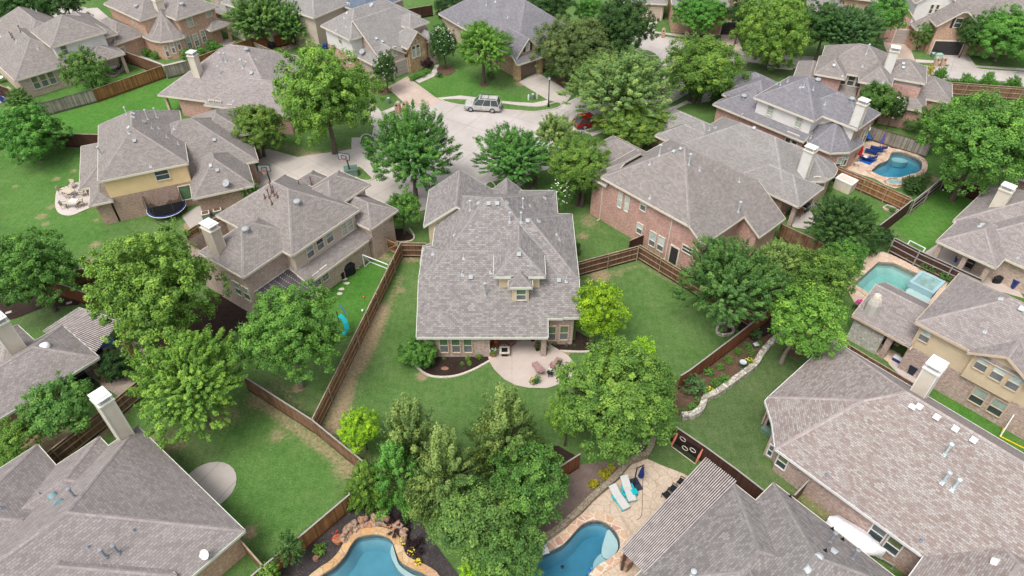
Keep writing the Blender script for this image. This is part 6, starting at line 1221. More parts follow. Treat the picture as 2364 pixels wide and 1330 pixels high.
fence('tall brown fence with rails behind the bottom left chimney', [(375, 836), (327, 872), (230, 951), (118, 1038), (60, 1085)], 'fence_brown', 1); fence('brown fence section left of the brightest tree', [(248, 603), (227, 612), (166, 627), (95, 648)], 'fence_brown', -1, rmat='galv'); fence('red-brown fence behind the black mulch at left', [(95, 640), (120, 652), (158, 662), (215, 684)], 'fence_red', 0, rmat='galv')
fence('brown fence between the trampoline yard and the beige house', [(425, 537), (456, 519), (520, 495)], 'fence_honey', -1); fence('plain dark red fence left of the yellow house', [(60, 308), (128, 309), (225, 311)], 'fence_dark', 0)
fence('weathered grey fence along the upper left lawn', [(86, 241), (150, 224), (212, 208)], 'fence_grey', 1, rmat='fence_grey'); fence('warm brown fence between two weathered grey stretches', [(213, 208), (294, 180), (374, 152)], 'fence_honey', 1); fence('weathered grey fence behind the cream chimney', [(378, 154), (410, 147), (446, 138)], 'fence_grey', 1, rmat='fence_grey')
fence('long brown fence in front of the bay house garden', [(455, 132), (520, 108), (584, 88)], 'fence_honey', 1); fence('dark fence side of the round table lawn', [(255, 108), (300, 124), (372, 150)], 'fence_mid', 0, rmat='galv'); fence('long plain red-brown fence behind the lawn chairs at the top', [(584, 89), (612, 88), (711, 67), (750, 60)], 'fence_red', 0)
fence('pale low fence line above the mauve roof', [(586, 98), (640, 122)], 'fence_grey', 0); fence('dark fence by the hedge at the top edge', [(938, 22), (968, 17), (998, 12)], 'fence_dark', 0); fence('brown railed fence below the kidney-shaped pool', [(1935, 385), (2000, 412), (2104, 458)], 'fence_honey', -1)
fence('plain dark fence side of the right lawn, lower part', [(2107, 462), (2070, 491), (2032, 520)], 'fence_dark', 0, rmat='galv'); fence('dark railed fence up to the right lawn corner', [(2110, 464), (2145, 436), (2183, 405)], 'fence_dark', -1, rmat='galv'); fence('broad plain dark fence at the back of the right lawn', [(2183, 405), (2240, 422), (2310, 446)], 'fence_dark', 0)
fence('dark fence between the angular pool hedge and the right lawn', [(2066, 550), (2124, 580), (2200, 615), (2268, 646)], 'fence_dark', -1, rmat='galv'); fence('brown fence from the red house corner into the shade', [(1803, 517), (1889, 557), (1920, 575)], 'fence_brown', 0); fence('narrow brown fence between the red-flecked roof and the tan house', [(1900, 762), (1925, 775), (2012, 828), (2110, 886)], 'fence_brown', 1)
fence('dark fence between the slatted pergola house and the shady lawn', [(1556, 983), (1630, 1033), (1700, 1084), (1775, 1142)], 'fence_dark', 0, rmat='galv'); fence('short weathered cross fence beside the covered boat', [(1868, 1108), (1834, 1144)], 'fence_brown', 0, rmat='galv'); fence('ivy topped fence along the upper right street', [(2190, 190), (2280, 197), (2364, 203), (2420, 208)], 'fence_brown', -1)
fence('grey-brown fence behind the slate house pool', [(2012, 292), (2075, 312), (2150, 334)], 'fence_grey', 0, rmat='fence_brown'); fence('brown fence piece among the shrubs above the gravel slope', [(1294, 1077), (1340, 1048)], 'fence_red', 0, rmat='galv'); fence('dark fence at the top right of the tan chimney', [(2330, 452), (2364, 462), (2400, 475)], 'fence_dark', 0); fence('fence end against the bottom left brick wall', [(548, 1240), (600, 1300), (640, 1345)], 'fence_brown', 0)
fence('dark fence stub by the white-capped chimney', [(2130, 900), (2168, 868)], 'fence_dark', 0); fence('dark fence at the left edge beside the bins', [(-20, 190), (20, 205), (38, 215)], 'fence_dark', 0)
# gate with a Z brace
a, b = U(892, 548, 1.85), U(918, 559, 1.85); T = thing('gate', 'honey coloured wooden gate with a diagonal brace', 'gate', (a.x, a.y, 0)); d = Vector((b.x-a.x, b.y-a.y, 0)); l = d.length; d /= l; n = Vector((-d.y, d.x, 0)); M = MB(); za = Vector((0, 0, 1)); A = Vector((a.x, a.y, 0)); Bq = Vector((b.x, b.y, 0))
k = int(l/.14)
for i in range(k): M.box(A+d*l*(i+.5)/k+za*.95, (l/k-.012, .025, 1.8), ax=(d, n, za))
M.build('boards', 'fence_honey', T); M = MB()
for z in (.3, 1.6): M.bar(A-n*.05+za*z, Bq-n*.05+za*z, .05, .1)
M.bar(A-n*.05+za*.35, Bq-n*.05+za*1.55, .05, .1); M.build('brace', 'rail_wood', T)
for p in (A, Bq): M = MB(); M.box(p+za*.98-n*.05, (.1, .1, 1.96)); M.build('post', 'rail_wood', T)
# trellis on the lower fence
a, b = U(757, 1174, 1.75), U(792, 1145, 1.75); T = thing('trellis', 'grid trellis fixed on the fence beside the rock pool mulch', 'trellis', (a.x, a.y, 0)); A, Bq = Vector((a.x, a.y, 0)), Vector((b.x, b.y, 0)); d = (Bq-A).normalized(); n = Vector((d.y, -d.x, 0))*.16; M = MB()
for i in range(7): M.bar(A+n+za*(.35+i*.22), Bq+n+za*(.35+i*.22), .02, .03)
for i in range(5): p = A.lerp(Bq, i/4)+n*1.1; M.bar(p+za*.3, p+za*1.72, .03, .02)
M.build('lattice', 'rail_wood', T)
# ================================================================ vehicles
def mk_car(paint, L_, W_, H_, suv=True, rack=True):
    T = thing('car', 'x', 'car'); hw = W_/2; zb = .34; zs = .98 if suv else .88
    M = MB(); st = [(-L_/2, .86, .42, zs*.78), (-L_/2+.12, .96, .34, zs*.9), (-L_/2+.7, 1, .3, zs*.98), (-L_/2+1.35, 1, .3, zs*1.04), (0, 1, .3, zs*1.03), (L_/2-.9, 1, .3, zs*1.03), (L_/2-.12, .98, .34, zs*1.0), (L_/2, .9, .42, zs*.88)]; R = []
    for x, w, z0, z1 in st: w *= hw; R.append([Vector((x, -w*.94, z0)), Vector((x, -w, z0+.25)), Vector((x, -w*.97, z1-.06)), Vector((x, -w*.88, z1)), Vector((x, w*.88, z1)), Vector((x, w*.97, z1-.06)), Vector((x, w, z0+.25)), Vector((x, w*.94, z0))])
    for a, b in zip(R, R[1:]):
        for i in range(8): M.poly([a[i], a[(i+1) % 8], b[(i+1) % 8], b[i]])
    M.poly(R[0]); M.poly(list(reversed(R[-1]))); M.build('body', paint, T, smooth=False)
    x0, x1, x2, x3 = -L_/2+1.2, -L_/2+1.95, L_/2-(.42 if suv else .7), L_/2-(.14 if suv else .12); zt = H_; cw = hw*.80; bw = hw*.93
    C = [Vector((x0, -bw, zs+.02)), Vector((x1, -cw, zt-.04)), Vector((x2, -cw, zt-.05)), Vector((x3, -bw, zs+.02))]; D = [Vector((p.x, -p.y, p.z)) for p in C]; M = MB(); up = [p.lerp(q, .90) for p, q in ((C[0], C[1]), (C[3], C[2]))]
    r0 = [Vector((x1-.02, -cw, zt-.06)), Vector((x2+.02, -cw, zt-.07)), Vector((x2-.05, -cw*.86, zt)), Vector((x1+.1, -cw*.86, zt))]; r1 = [Vector((p.x, -p.y, p.z)) for p in r0]
    M.poly(r0); M.poly(list(reversed(r1))); M.poly([r0[3], r0[2], r1[2], r1[3]]); M.poly([r0[0], r0[3], r1[3], r1[0]]); M.poly([r0[2], r0[1], r1[1], r1[2]])
    for f in (.0, .36, .68, 1.0):
        for S, sg in ((C, -1), (D, 1)):
            a = S[0].lerp(S[3], f); b = S[1].lerp(S[2], f); M.bar(a+Vector((0, sg*.012, 0)), b+Vector((0, sg*.012, 0)), .09 if 0 < f < 1 else .1, .05)
    M.build('roof', paint, T); M = MB(); M.poly(C); M.poly(list(reversed(D))); M.poly([C[0], D[0], D[1], C[1]]); M.poly([C[3], C[2], D[2], D[3]]); M.poly([C[1], D[1], D[2], C[2]]); M.build('windows', 'glass', T)
    for x in (-L_/2+.92, L_/2-1.05):
        for sg in (-1, 1):
            M = MB(); r = .37; k = 16; cx = Vector((x, sg*(hw-.10), r)); ring = lambda rr, y: [cx+Vector((math.cos(6.283*i/k)*rr, y*sg, math.sin(6.283*i/k)*rr)) for i in range(k)]
            a, b, c = ring(r, -.1), ring(r, .1), ring(r*.62, .115)
            for i in range(k): j = (i+1) % k; M.poly([a[i], a[j], b[j], b[i]]); M.poly([b[i], b[j], c[j], c[i]])
            M.poly(a); w = M.build('wheel', 'tyre', T); M = MB(); e = ring(r*.62, .112); M.poly(e); f_ = ring(r*.15, .15)
            for i in range(0, k, 3): M.bar(cx+Vector((0, .12*sg, 0)), e[i]+Vector((0, .01*sg, 0)), .05, .03)
            M.build('rim', 'vent_grey', w)
    for sg in (-1, 1):
        M = MB(); M.box((-L_/2+.07, sg*hw*.72, zs*.72), (.14, .34, .17)); M.build('headlight', 'lamp_clear', T); M = MB(); M.box((L_/2-.04, sg*hw*.83, zs*.78), (.12, .18, .34)); M.build('tail_light', 'tail_red', T)
        M = MB(); M.box((x0+.3, sg*(hw+.09), zs+.1), (.12, .2, .14)); M.build('wing_mirror', paint, T)
        if rack: M = MB(); M.bar((x1+.3, sg*cw*.8, zt+.07), (x2-.2, sg*cw*.8, zt+.07), .05); M.build('roof_rail', 'steel_dark', T)
    if rack:
        for x in (.1, 1.1): M = MB(); M.bar((x-.3, -cw*.8, zt+.09), (x-.3, cw*.8, zt+.09), .06); M.build('crossbar', 'steel_dark', T)
        M = MB(); M.box((L_/2+.15, 0, .62), (.1, .7, .06)); M.bar((L_/2, 0, .5), (L_/2+.35, 0, .6), .06); M.build('bicycle_rack', 'steel_dark', T)
    M = MB(); M.box((-L_/2+.0, 0, .46), (.12, W_*.88, .2)); M.box((L_/2-.02, 0, .46), (.14, W_*.9, .22)); M.build('bumper', 'steel_dark' if not suv else 'vent_grey', T); return T
g = U(1115, 253); place('suv', lambda: mk_car('paint_silver', 4.95, 1.95, 1.85), (g.x, g.y, .02), math.radians(-7), 'silver SUV with a roof rack parked by the kerb in the cul-de-sac')
g = U(1361, 290); place('hatch', lambda: mk_car('paint_red', 4.3, 1.82, 1.6, False, False), (g.x, g.y, .02), math.radians(200), 'dark red hatchback half hidden under the silvery green tree')
# ================================================================ street furniture
def at(px, py, z=.03): g = U(px, py, z); return (g.x, g.y, z)
def mk_lamp():
    T = thing('street_lamp', 'x', 'street lamp'); M = MB(); M.lathe((0, 0, 0), [(.16, 0), (.14, .5), (.075, .6), (.055, 4.0)], 10); M.build('pole', 'black', T); M = MB(); M.lathe((0, 0, 4.0), [(.08, 0), (.16, .08), (.22, .45)], 8); M.build('lamp_glass', 'lamp_clear', T); M = MB(); M.lathe((0, 0, 4.45), [(.27, 0), (.24, .08), (.08, .25), (.02, .38)], 8); M.build('lamp_cap', 'black', T); return T
place('lamp', mk_lamp, at(1266, 247), 0, 'black post-top street lamp on the grass strip by the cul-de-sac')
def mk_mail():
    T = thing('mailbox', 'x', 'mailbox'); M = MB(); M.prism([(-.28, -.28), (.28, -.28), (.28, .28), (-.28, .28)], 0, 1.15); 
    for i in range(6):
        a, b = math.pi*i/6, math.pi*(i+1)/6; f = lambda t, y: (math.cos(t)*.28, y, 1.15+math.sin(t)*.3); M.poly([f(a, -.28), f(a, .28), f(b, .28), f(b, -.28)])
    M.poly([(math.cos(math.pi*i/6)*.28, -.28, 1.15+math.sin(math.pi*i/6)*.3) for i in range(7)]); M.poly([(math.cos(math.pi*i/6)*.28, .28, 1.15+math.sin(math.pi*i/6)*.3) for i in range(6, -1, -1)])
    M.build('pillar', 'brick_orange', T); M = MB(); M.box((0, -.29, 1.12), (.2, .06, .22)); M.build('box_door', 'black', T); return T
for i, (x, y, s) in enumerate(((920, 261, 'left of the pair on the pavement island near the rusty driveway'), (937, 258, 'right of the pair near the rusty driveway'), (1530, 86, 'left of two on the verge of the upper lawn'), (1583, 92, 'right of two on the verge of the upper lawn'), (2158, 153, 'left of the pair beside the golden young tree'), (2174, 153, 'right of the pair beside the golden young tree'))):
    place('mail', mk_mail, at(x, y), math.radians((-20, -20, -8, -8, -5, -5)[i]), 'rounded brick mailbox pillar, '+s, 'brick mailbox pillars', 1.15 if i < 2 else 1)
cl_, clt, cb = newmat('clear_board'); tr_ = N(clt, 'ShaderNodeBsdfTransparent'); mx_ = N(clt, 'ShaderNodeMixShader'); mx_.inputs[0].default_value = .3; cb.inputs['Base Color'].default_value = (.4, .45, .47, 1); L(clt, tr_.outputs[0], mx_.inputs[1]); L(clt, cb.outputs[0], mx_.inputs[2]); L(clt, mx_.outputs[0], clt.nodes['Material Output'].inputs[0])
def mk_hoop(board='clear_board'):
    T = thing('basketball_hoop', 'x', 'basketball hoop'); M = MB(); M.box((0, 0, .1), (.8, 1.0, .2)); M.build('base', 'black', T); M = MB(); M.bar((0, 0, .1), (0, .35, 2.9), .12); M.bar((0, .35, 2.6), (0, .95, 3.0), .07); M.build('pole', 'black', T)
    M = MB(); M.box((0, 1.0, 3.2), (1.3, .03, .85)); M.build('backboard', board, T); M = MB()
    for z in (2.78, 3.62): M.box((0, .98, z), (1.4, .07, .06))
    for x in (-.67, .67): M.box((x, .98, 3.2), (.06, .07, .9))
    for x in (-.28, .28): M.box((x, 1.03, 3.15), (.04, .03, .4))
    for z in (2.95, 3.35): M.box((0, 1.03, z), (.6, .03, .04))
    M.build('board_frame', 'black', T); M = MB(); M.tube([(math.cos(a*.5236)*.23, 1.27+math.sin(a*.5236)*.23, 2.95) for a in range(13)], .015, 5); M.build('rim', 'orange', T); M = MB()
    for a in range(8): M.bar((math.cos(a*.785)*.22, 1.27+math.sin(a*.785)*.22, 2.95), (math.cos(a*.785+.4)*.13, 1.27+math.sin(a*.785+.4)*.13, 2.55), .012)
    M.build('net', 'white_metal', T); return T
place('hoop', mk_hoop, at(628, 432), math.radians(185), 'black framed basketball hoop with a clear board left of the other, before the concrete driveway', 'basketball hoops by the driveways'); place('hoop', mk_hoop, at(810, 405), math.radians(170), 'basketball hoop beside the green utility cabinet', 'basketball hoops by the driveways'); place('hoop', mk_hoop, at(2167, 124), math.radians(-60), 'leaning black basketball hoop on the upper right driveway', 'basketball hoops by the driveways')
def boxy(name, label, cat, px, py, dims, mat, rz=0, lid=None, part='cabinet'):
    T = thing(name, label, cat, at(px, py, 0)); g = U(px, py); M = MB(); M.box((g.x, g.y, dims[2]/2), dims, rz); M.build(part, mat, T)
    if lid: M = MB(); M.box((g.x, g.y, dims[2]+.04), (dims[0]*1.08, dims[1]*1.08, .08), rz); M.build('lid', lid, T)
    return T
boxy('utility_cabinet', 'grey-green transformer cabinet beside the basketball hoop', 'utility box', 812, 404, (1.5, 1.2, .9), 'green_box', .2, 'green_box'); boxy('utility_box', 'mint green utility box left of the upper right driveway', 'utility box', 2164, 134, (1.1, .7, .6), 'mint', 0, 'mint'); boxy('utility_box', 'small dark green utility box left of the mint one', 'utility box', 2153, 132, (.6, .6, .6), 'green_box', 0, 'mint')
for q, l, m_ in (((898, 238), 'dark green meter drum on the lawn by the rusty driveway', 'green_box'), ((1230, 229), 'dark drum between two pale posts near the lamp', 'green_box'), ((1220, 231), 'white marker post left of the dark drum', 'white_metal'), ((1240, 228), 'tan marker post right of the dark drum', 'shell_tan')):
    T = thing('utility_drum' if m_ == 'green_box' else 'marker_post', l, 'utility box' if m_ == 'green_box' else 'post', at(*q, 0)); g = U(*q); M = MB(); r = .28 if m_ == 'green_box' else .12; M.lathe(g, [(r, 0), (r, .65), (r*.9, .75), (r*.3, .8)], 12); M.build('barrel', m_, T); M = MB(); M.lathe(g+Vector((0, 0, .78)), [(r*.75, 0), (r*.6, .05)], 12); M.build('cap', 'mint' if m_ == 'green_box' else m_, T)
T = thing('fire_hydrant', 'small blue and silver fire hydrant beside the red hatchback', 'fire hydrant', at(1342, 314, 0)); g = U(1342, 314); M = MB(); M.lathe(g, [(.18, 0), (.18, .1), (.12, .12), (.12, .55), (.16, .6), (.1, .75), (.04, .82)], 10); M.build('body', 'blue', T); M = MB(); M.box(g+Vector((0, 0, .45)), (.42, .14, .14)); M.build('nozzle', 'white_metal', T)
g = U(886, 282); M = MB(); M.lathe((g.x, g.y, .02), [(.32, 0), (.32, .02)], 18); tag(M.build('manhole_cover', 'steel_dark'), 'round dark manhole cover on the pale street', 'manhole cover')
# ---- bins
def mk_bin(m_):
    T = thing('wheeled_bin', 'x', 'bin'); M = MB(); b = [(-.25, -.28), (.25, -.28), (.25, .28), (-.25, .28)]; t = [(-.32, -.36), (.32, -.36), (.32, .38), (-.32, .38)]
    for i in range(4): j = (i+1) % 4; M.poly([(*b[i], .08), (*b[j], .08), (*t[j], 1.0), (*t[i], 1.0)])
    M.build('body', m_, T); M = MB(); M.box((0, .0, 1.03), (.68, .78, .07)); M.box((0, .42, .98), (.5, .06, .06)); M.build('lid', m_, T)
    for s_ in (-1, 1): M = MB(); M.tube([(s_*.24, .3, .13), (s_*.32, .3, .13)], .13, 10); M.build('wheel', 'tyre', T)
    return T
for x, y, c, r, l in ((2103, 862, 'bin_dark', -47, 'dark wheeled bin by the brick wall below the tan siding'), (2121, 868, 'bin_blue', -47, 'blue wheeled bin partly behind the white-capped chimney'), (2337, 664, 'bin_blue', 10, 'bright blue wheeled bin at the right edge by the tan brick wall'), (287, 101, 'bin_blue', 10, 'blue wheeled bin beside the bay house door'), (294, 106, 'bin_dark', 20, 'black bin next to the bay house shrubs'), (14, 222, 'bin_dark', 40, 'dark bin near the left edge below the corner house'), (752, 118, 'bin_blue', 0, 'blue bin behind the stone gable house'), (2136, 107, 'bin_dark', 0, 'small black bin beside the dark garage door')):
    place('bin'+c, lambda: mk_bin(c), at(x, y), math.radians(r), l)
# ---- air conditioners
def mk_ac():
    T = thing('air_conditioner', 'x', 'air conditioner'); M = MB(); M.prism([(-.42, -.42), (.42, -.42), (.42, .42), (-.42, .42)], .05, .85); M.build('cabinet', 'green_box', T); M = MB()
    for s_ in (-1, 1): M.box((s_*.38, 0, .89), (.1, .86, .07)); M.box((0, s_*.38, .888), (.66, .1, .066))
    M.build('top_frame', 'trim_cream', T); M = MB(); M.lathe((0, 0, .86), [(.33, 0), (.3, .05), (.1, .03)], 14); M.build('fan_grille', 'pipe_rust', T); return T
place('ac', mk_ac, at(479, 506), .4, 'left one of two square air conditioners by the brick wall', 'air conditioners beside the yellow house'); place('ac', mk_ac, at(506, 498), .4, 'right one of two square air conditioners, partly behind the beige roof', 'air conditioners beside the yellow house')
# ---- trampoline
g = U(390, 492); T = thing('trampoline', 'black netted trampoline with a blue rim beside the brown brick wall', 'trampoline', (g.x, g.y, 0)); M = MB(); M.lathe(g+Vector((0, 0, .85)), [(1.75, 0), (1.75, .02)], 28); M.build('mat', 'black_fabric', T); M = MB(); M.tube([g+Vector((math.cos(a*.2244)*1.95, math.sin(a*.2244)*1.95, .88)) for a in range(29)], .10, 6, cap=False); M.build('padding', 'navy', T)
M = MB(); M.tube([g+Vector((math.cos(a*.2244)*2.06, math.sin(a*.2244)*2.06, .84)) for a in range(29)], .04, 6, cap=False); M.build('frame', 'white_metal', T)
for a in range(6):
    c_, s_ = math.cos(a*1.047+.3), math.sin(a*1.047+.3); M = MB(); M.tube([g+Vector((c_*2.05, s_*2.05, 0)), g+Vector((c_*2.1, s_*2.1, 1.6)), g+Vector((c_*1.9, s_*1.9, 2.7))], .03, 6); M.build('net_pole', 'steel_dark', T)
nt_, ntt, bb = newmat('netting'); tr_ = N(ntt, 'ShaderNodeBsdfTransparent'); mx_ = N(ntt, 'ShaderNodeMixShader'); mx_.inputs[0].default_value = .55; bb.inputs['Base Color'].default_value = (.012, .012, .014, 1); L(ntt, tr_.outputs[0], mx_.inputs[1]); L(ntt, bb.outputs[0], mx_.inputs[2]); L(ntt, mx_.outputs[0], ntt.nodes['Material Output'].inputs[0])
M = MB()
for a in range(24):
    f = lambda t, z, r: g+Vector((math.cos(t)*r, math.sin(t)*r, z)); t0, t1 = a*.2618+.3, (a+1)*.2618+.3; zz = lambda t: 2.65-.45*abs(math.sin(3*(t-.3))); M.poly([f(t0, .9, 1.85), f(t1, .9, 1.85), f(t1, zz(t1), 1.85), f(t0, zz(t0), 1.85)])
M.build('net', 'netting', T)
# ---- goals
def goal(label, a, b, h, dep, mat='white_metal', dark=None):
    A, Bq = U(*a), U(*b); d = (Bq-A).normalized(); n = Vector((-d.y, d.x, 0))*dep; T = thing('goal_frame', label, 'soccer goal', (A.x, A.y, 0)); hz = Vector((0, 0, h))
    for nm, p, q, m_ in (('post', A, A+hz, mat), ('post', Bq, Bq+hz, mat), ('crossbar', A+hz, Bq+hz, mat), ('back_bar', A+n, Bq+n, dark or mat), ('side_bar', A+hz, A+n, mat), ('side_bar', Bq+hz, Bq+n, mat), ('base_bar', A, A+n, dark or mat), ('base_bar', Bq, Bq+n, dark or mat)): M = MB(); M.tube([p+Vector((0, 0, .05)), q+Vector((0, 0, .05))], .055, 6); M.build(nm, m_, T)
goal('white soccer goal frame in the narrow yard left of the long fence', (842, 617), (900, 640), 1.6, .9); goal('low white soccer goal on the right lawn by the dark fence', (2093, 572), (2128, 590), .9, -.8); goal('white goal with yellow base poles by the lower right brick wall', (2318, 985), (2400, 1025), 2.0, -1.3, 'white_metal', 'yellow')
# rebounder with target rings
A, Bq = U(1550, 1031), U(1605, 1072); d = (Bq-A).normalized(); n = Vector((d.y, -d.x, 0)); up = Vector((0, 0, 1)); T = thing('target_net', 'coral framed sports target with four small rings against the dark fence', 'sports target', (A.x, A.y, 0)); lean = -n*.9; M = MB(); P4 = [A, Bq, Bq+up*1.5-n*.55, A+up*1.5-n*.55]
M.tube([P4[0]+up*.05, P4[1]+up*.05], .035, 6); M.tube([P4[3], P4[2]], .035, 6); M.build('bar', 'shell_tan', T)
for p, q in ((P4[0], P4[3]), (P4[1], P4[2])): M = MB(); M.tube([p+up*.05, p.lerp(q, .5)+n*.05, q], [.05, .1, .05], 8); M.build('side_pad', 'salmon', T)
M = MB(); M.poly([P4[0]+up*.06, P4[1]+up*.06, P4[2], P4[3]]); M.build('net', 'netting', T)
for u_, v_ in ((.25, .78), (.45, .42), (.72, .6)):
    c = P4[0].lerp(P4[1], u_).lerp(P4[3].lerp(P4[2], u_), v_); y_ = (P4[3]-P4[0]).normalized(); M = MB(); M.tube([c+n*.03+d*math.cos(a*.628)*.26+y_*math.sin(a*.628)*.14 for a in range(11)], .03, 5); M.build('ring', 'shell_tan', T)
# ---- pergolas
def pergola(label, W4, z0, z1, n_sl, mat, posts, pm, along=True, group=None, beams=3, under=False):
    """W4: corners a,b,c,d; slats run a->b, stacked from a->d"""
    a, b, c, d = W4; T = thing('pergola', label, 'pergola', (a.x, a.y, 0))
    for i in range(n_sl): t = i/(n_sl-1); p, q = a.lerp(d, t), b.lerp(c, t); M = MB(); e = (q-p).normalized()*.18; j = random.uniform(-.03, .03); M.bar(p-e*(1+j*4), q+e*(1-j*5), .075, .06); M.build('slat', mat, T)
    for i in range(beams): t = (i+.3)/(beams-.4); p, q = a.lerp(b, t)-Vector((0, 0, .11)), d.lerp(c, t)-Vector((0, 0, .11)); M = MB(); M.bar(p-Vector((0, 0, .05)), q-Vector((0, 0, .05)), .06, .2); M.build('beam', pm, T)
    if under:
        for i in range(n_sl-1): t = (i+.5)/(n_sl-1); p, q = a.lerp(d, t)-Vector((0, 0, .05)), b.lerp(c, t)-Vector((0, 0, .05)); M = MB(); M.bar(p, q, .085, .05); M.build('gap_shade_slat', pm, T)  # added dark-brown slats below the gaps, standing in for the shade there
    for (u_, v_) in posts:
        p = a.lerp(b, u_).lerp(d.lerp(c, u_), v_); M = MB(); M.box((p.x, p.y, p.z/2-.1), (.18, .18, p.z-.2)); M.build('post', pm, T)
    return T
pergola('long weathered slatted pergola beside the deep blue pool', [U(1437, 1266, 2.95), U(1627, 1060, 2.95), U(1696, 1113, 3.15), U(1490, 1318, 3.15)], 2.8, 3, 17, 'pergola_wood', [(.02, .1), (.98, .1), (.5, .1)], 'pergola_brown', beams=13, under=True)
pergola('grey slatted pergola over the blue glass table at left', [U(102, 765, 3.0), U(211, 820, 3.0), U(276, 738, 3.0), U(184, 711, 3.0)], 2.8, 3, 24, 'pergola_wood', [(.05, .95), (.95, .95)], 'pergola_brown', beams=9, under=True)
g = U(1444, 1310); T = thing('pillar', 'square ledgestone pillar under the corner post of the long pergola', 'pillar', (g.x, g.y, 0)); M = MB(); M.box((g.x, g.y, .65), (.62, .62, 1.3), .7); M.build('stone_base', 'stone_river', T); M = MB(); M.box((g.x, g.y, 1.34), (.72, .72, .08), .7); M.build('cap_stone', 'rock', T)
# ---- garden furniture builders
def legs(T, w, d, h, mat, r=.02):
    for sx in (-1, 1):
        for sy in (-1, 1): M = MB(); M.tube([(sx*w/2, sy*d/2, 0), (sx*w/2*.95, sy*d/2*.95, h)], r, 6); M.build('leg', mat, T)
def mk_chair(seat, frame, w=.55, back=.9, arms=True):
    T = thing('patio_chair', 'x', 'chair'); legs(T, w, w, .42, frame); M = MB(); M.box((0, 0, .44), (w, w, .05)); M.build('seat', seat, T); M = MB(); ax = (Vector((1, 0, 0)), Vector((0, .96, -.25)).normalized(), Vector((0, .25, .96)).normalized()); M.box((0, w/2+.08, .44+(back-.4)/2), (w, .04, back-.36), ax=ax); M.build('backrest', seat, T)
    if arms:
        for s_ in (-1, 1): M = MB(); M.bar((s_*w/2, -w/2, .64), (s_*w/2, w/2+.06, .66), .05, .03); M.bar((s_*w/2, -w/2, .42), (s_*w/2, -w/2, .64), .03); M.build('armrest', frame, T)
    return T
def mk_wicker():
    T = thing('armchair', 'x', 'armchair'); M = MB(); M.box((0, 0, .22), (.78, .74, .36)); M.build('seat_base', 'wicker', T); M = MB(); M.box((0, -.02, .44), (.58, .6, .1)); M.build('cushion', 'wicker', T); M = MB(); M.tube([(-.4, .2, .6), (-.34, .4, .85), (0, .46, .95), (.34, .4, .85), (.4, .2, .6)], .09, 7); M.box((0, .38, .62), (.7, .12, .5)); M.build('backrest', 'wicker', T)
    for s_ in (-1, 1): M = MB(); M.tube([(s_*.4, .3, .62), (s_*.42, -.3, .58), (s_*.4, -.36, .3)], .08, 7); M.build('armrest', 'wicker', T)
    return T
def mk_lounger(cush, frame, tilt=.55, L0=1.25, Lb=.75, w=.62):
    T = thing('sun_lounger', 'x', 'sun lounger'); 
    for sx in (-1, 1):
        for y in (-L0+.12, .05): M = MB(); M.bar((sx*w*.46, y, 0), (sx*w*.46, y, .3), .06); M.build('leg', frame, T)
    M = MB()
    for sx in (-1, 1): M.bar((sx*w*.5, -L0, .3), (sx*w*.5, .3, .3), .06)
    M.box((0, -L0/2, .3), (w, L0, .04)); M.build('frame', frame, T); M = MB(); M.box((0, -L0/2, .37), (w*.94, L0, .1)); M.build('cushion', cush, T)
    M = MB(); s_, c_ = math.sin(tilt), math.cos(tilt); M.box((0, Lb/2*c_, .37+Lb/2*s_), (w*.94, Lb, .09), ax=(Vector((1, 0, 0)), Vector((0, c_, s_)), Vector((0, -s_, c_)))); M.build('backrest', cush, T)
    for sx in (-1, 1): M = MB(); M.box((sx*(w*.5+.07), -.12, .48), (.12, .5, .04)); M.bar((sx*(w*.5+.07), -.15, .3), (sx*(w*.5+.07), -.15, .47), .08); M.build('armrest', frame, T)
    return T
def mk_umb(col, cant=False):
    T = thing('umbrella', 'x', 'umbrella'); M = MB()
    if cant: M.tube([(0, 0, .1), (0, 0, 2.4)], .05, 8); M.bar((0, 0, 2.35), (.55, 0, 2.5), .06); M.build('pole', 'black', T); cx = .5; zb = .9
    else: M.tube([(0, 0, .1), (0, 0, 2.5)], .025, 8); M.build('pole', 'steel_dark', T); cx = 0; zb = 1.15
    M = MB(); pr = [(.10, 0), (.24, .12), (.21, .5), (.13, 1.0), (.05, 1.4)]; n = 16; b = 0
    for r, z in pr:
        for k in range(n): a = 6.283*k/n; rr = r*(1 if k % 2 else .68); M.v.append((cx+rr*math.cos(a), rr*math.sin(a), zb+z))
    for i in range(len(pr)-1):
        for k in range(n): M.f.append((i*n+k, i*n+(k+1) % n, (i+1)*n+(k+1) % n, (i+1)*n+k)); M.uv.append(None); M.m.append(0)
    M.build('canopy', col, T); M = MB()
    if cant:
        for x in (-.27, .27):
            for y in (-.27, .27): M.box((x, y, .09), (.5, .5, .14))
    else: M.lathe((0, 0, 0), [(.3, 0), (.3, .08), (.1, .16)], 14)
    M.build('base', 'bin_dark' if cant else 'shell_tan', T); return T
def mk_table(top, leg, r=.5, h=.72, sq=False, w=1.2, d=.8):
    T = thing('table', 'x', 'table'); M = MB()
    if sq: M.box((0, 0, h), (w, d, .04)); M.build('table_top', top, T); legs(T, w*.85, d*.85, h, leg, .025)
    else: M.lathe((0, 0, h-.02), [(r, 0), (r, .04)], 18); M.build('table_top', top, T); legs(T, r, r, h, leg, .025)
    return T
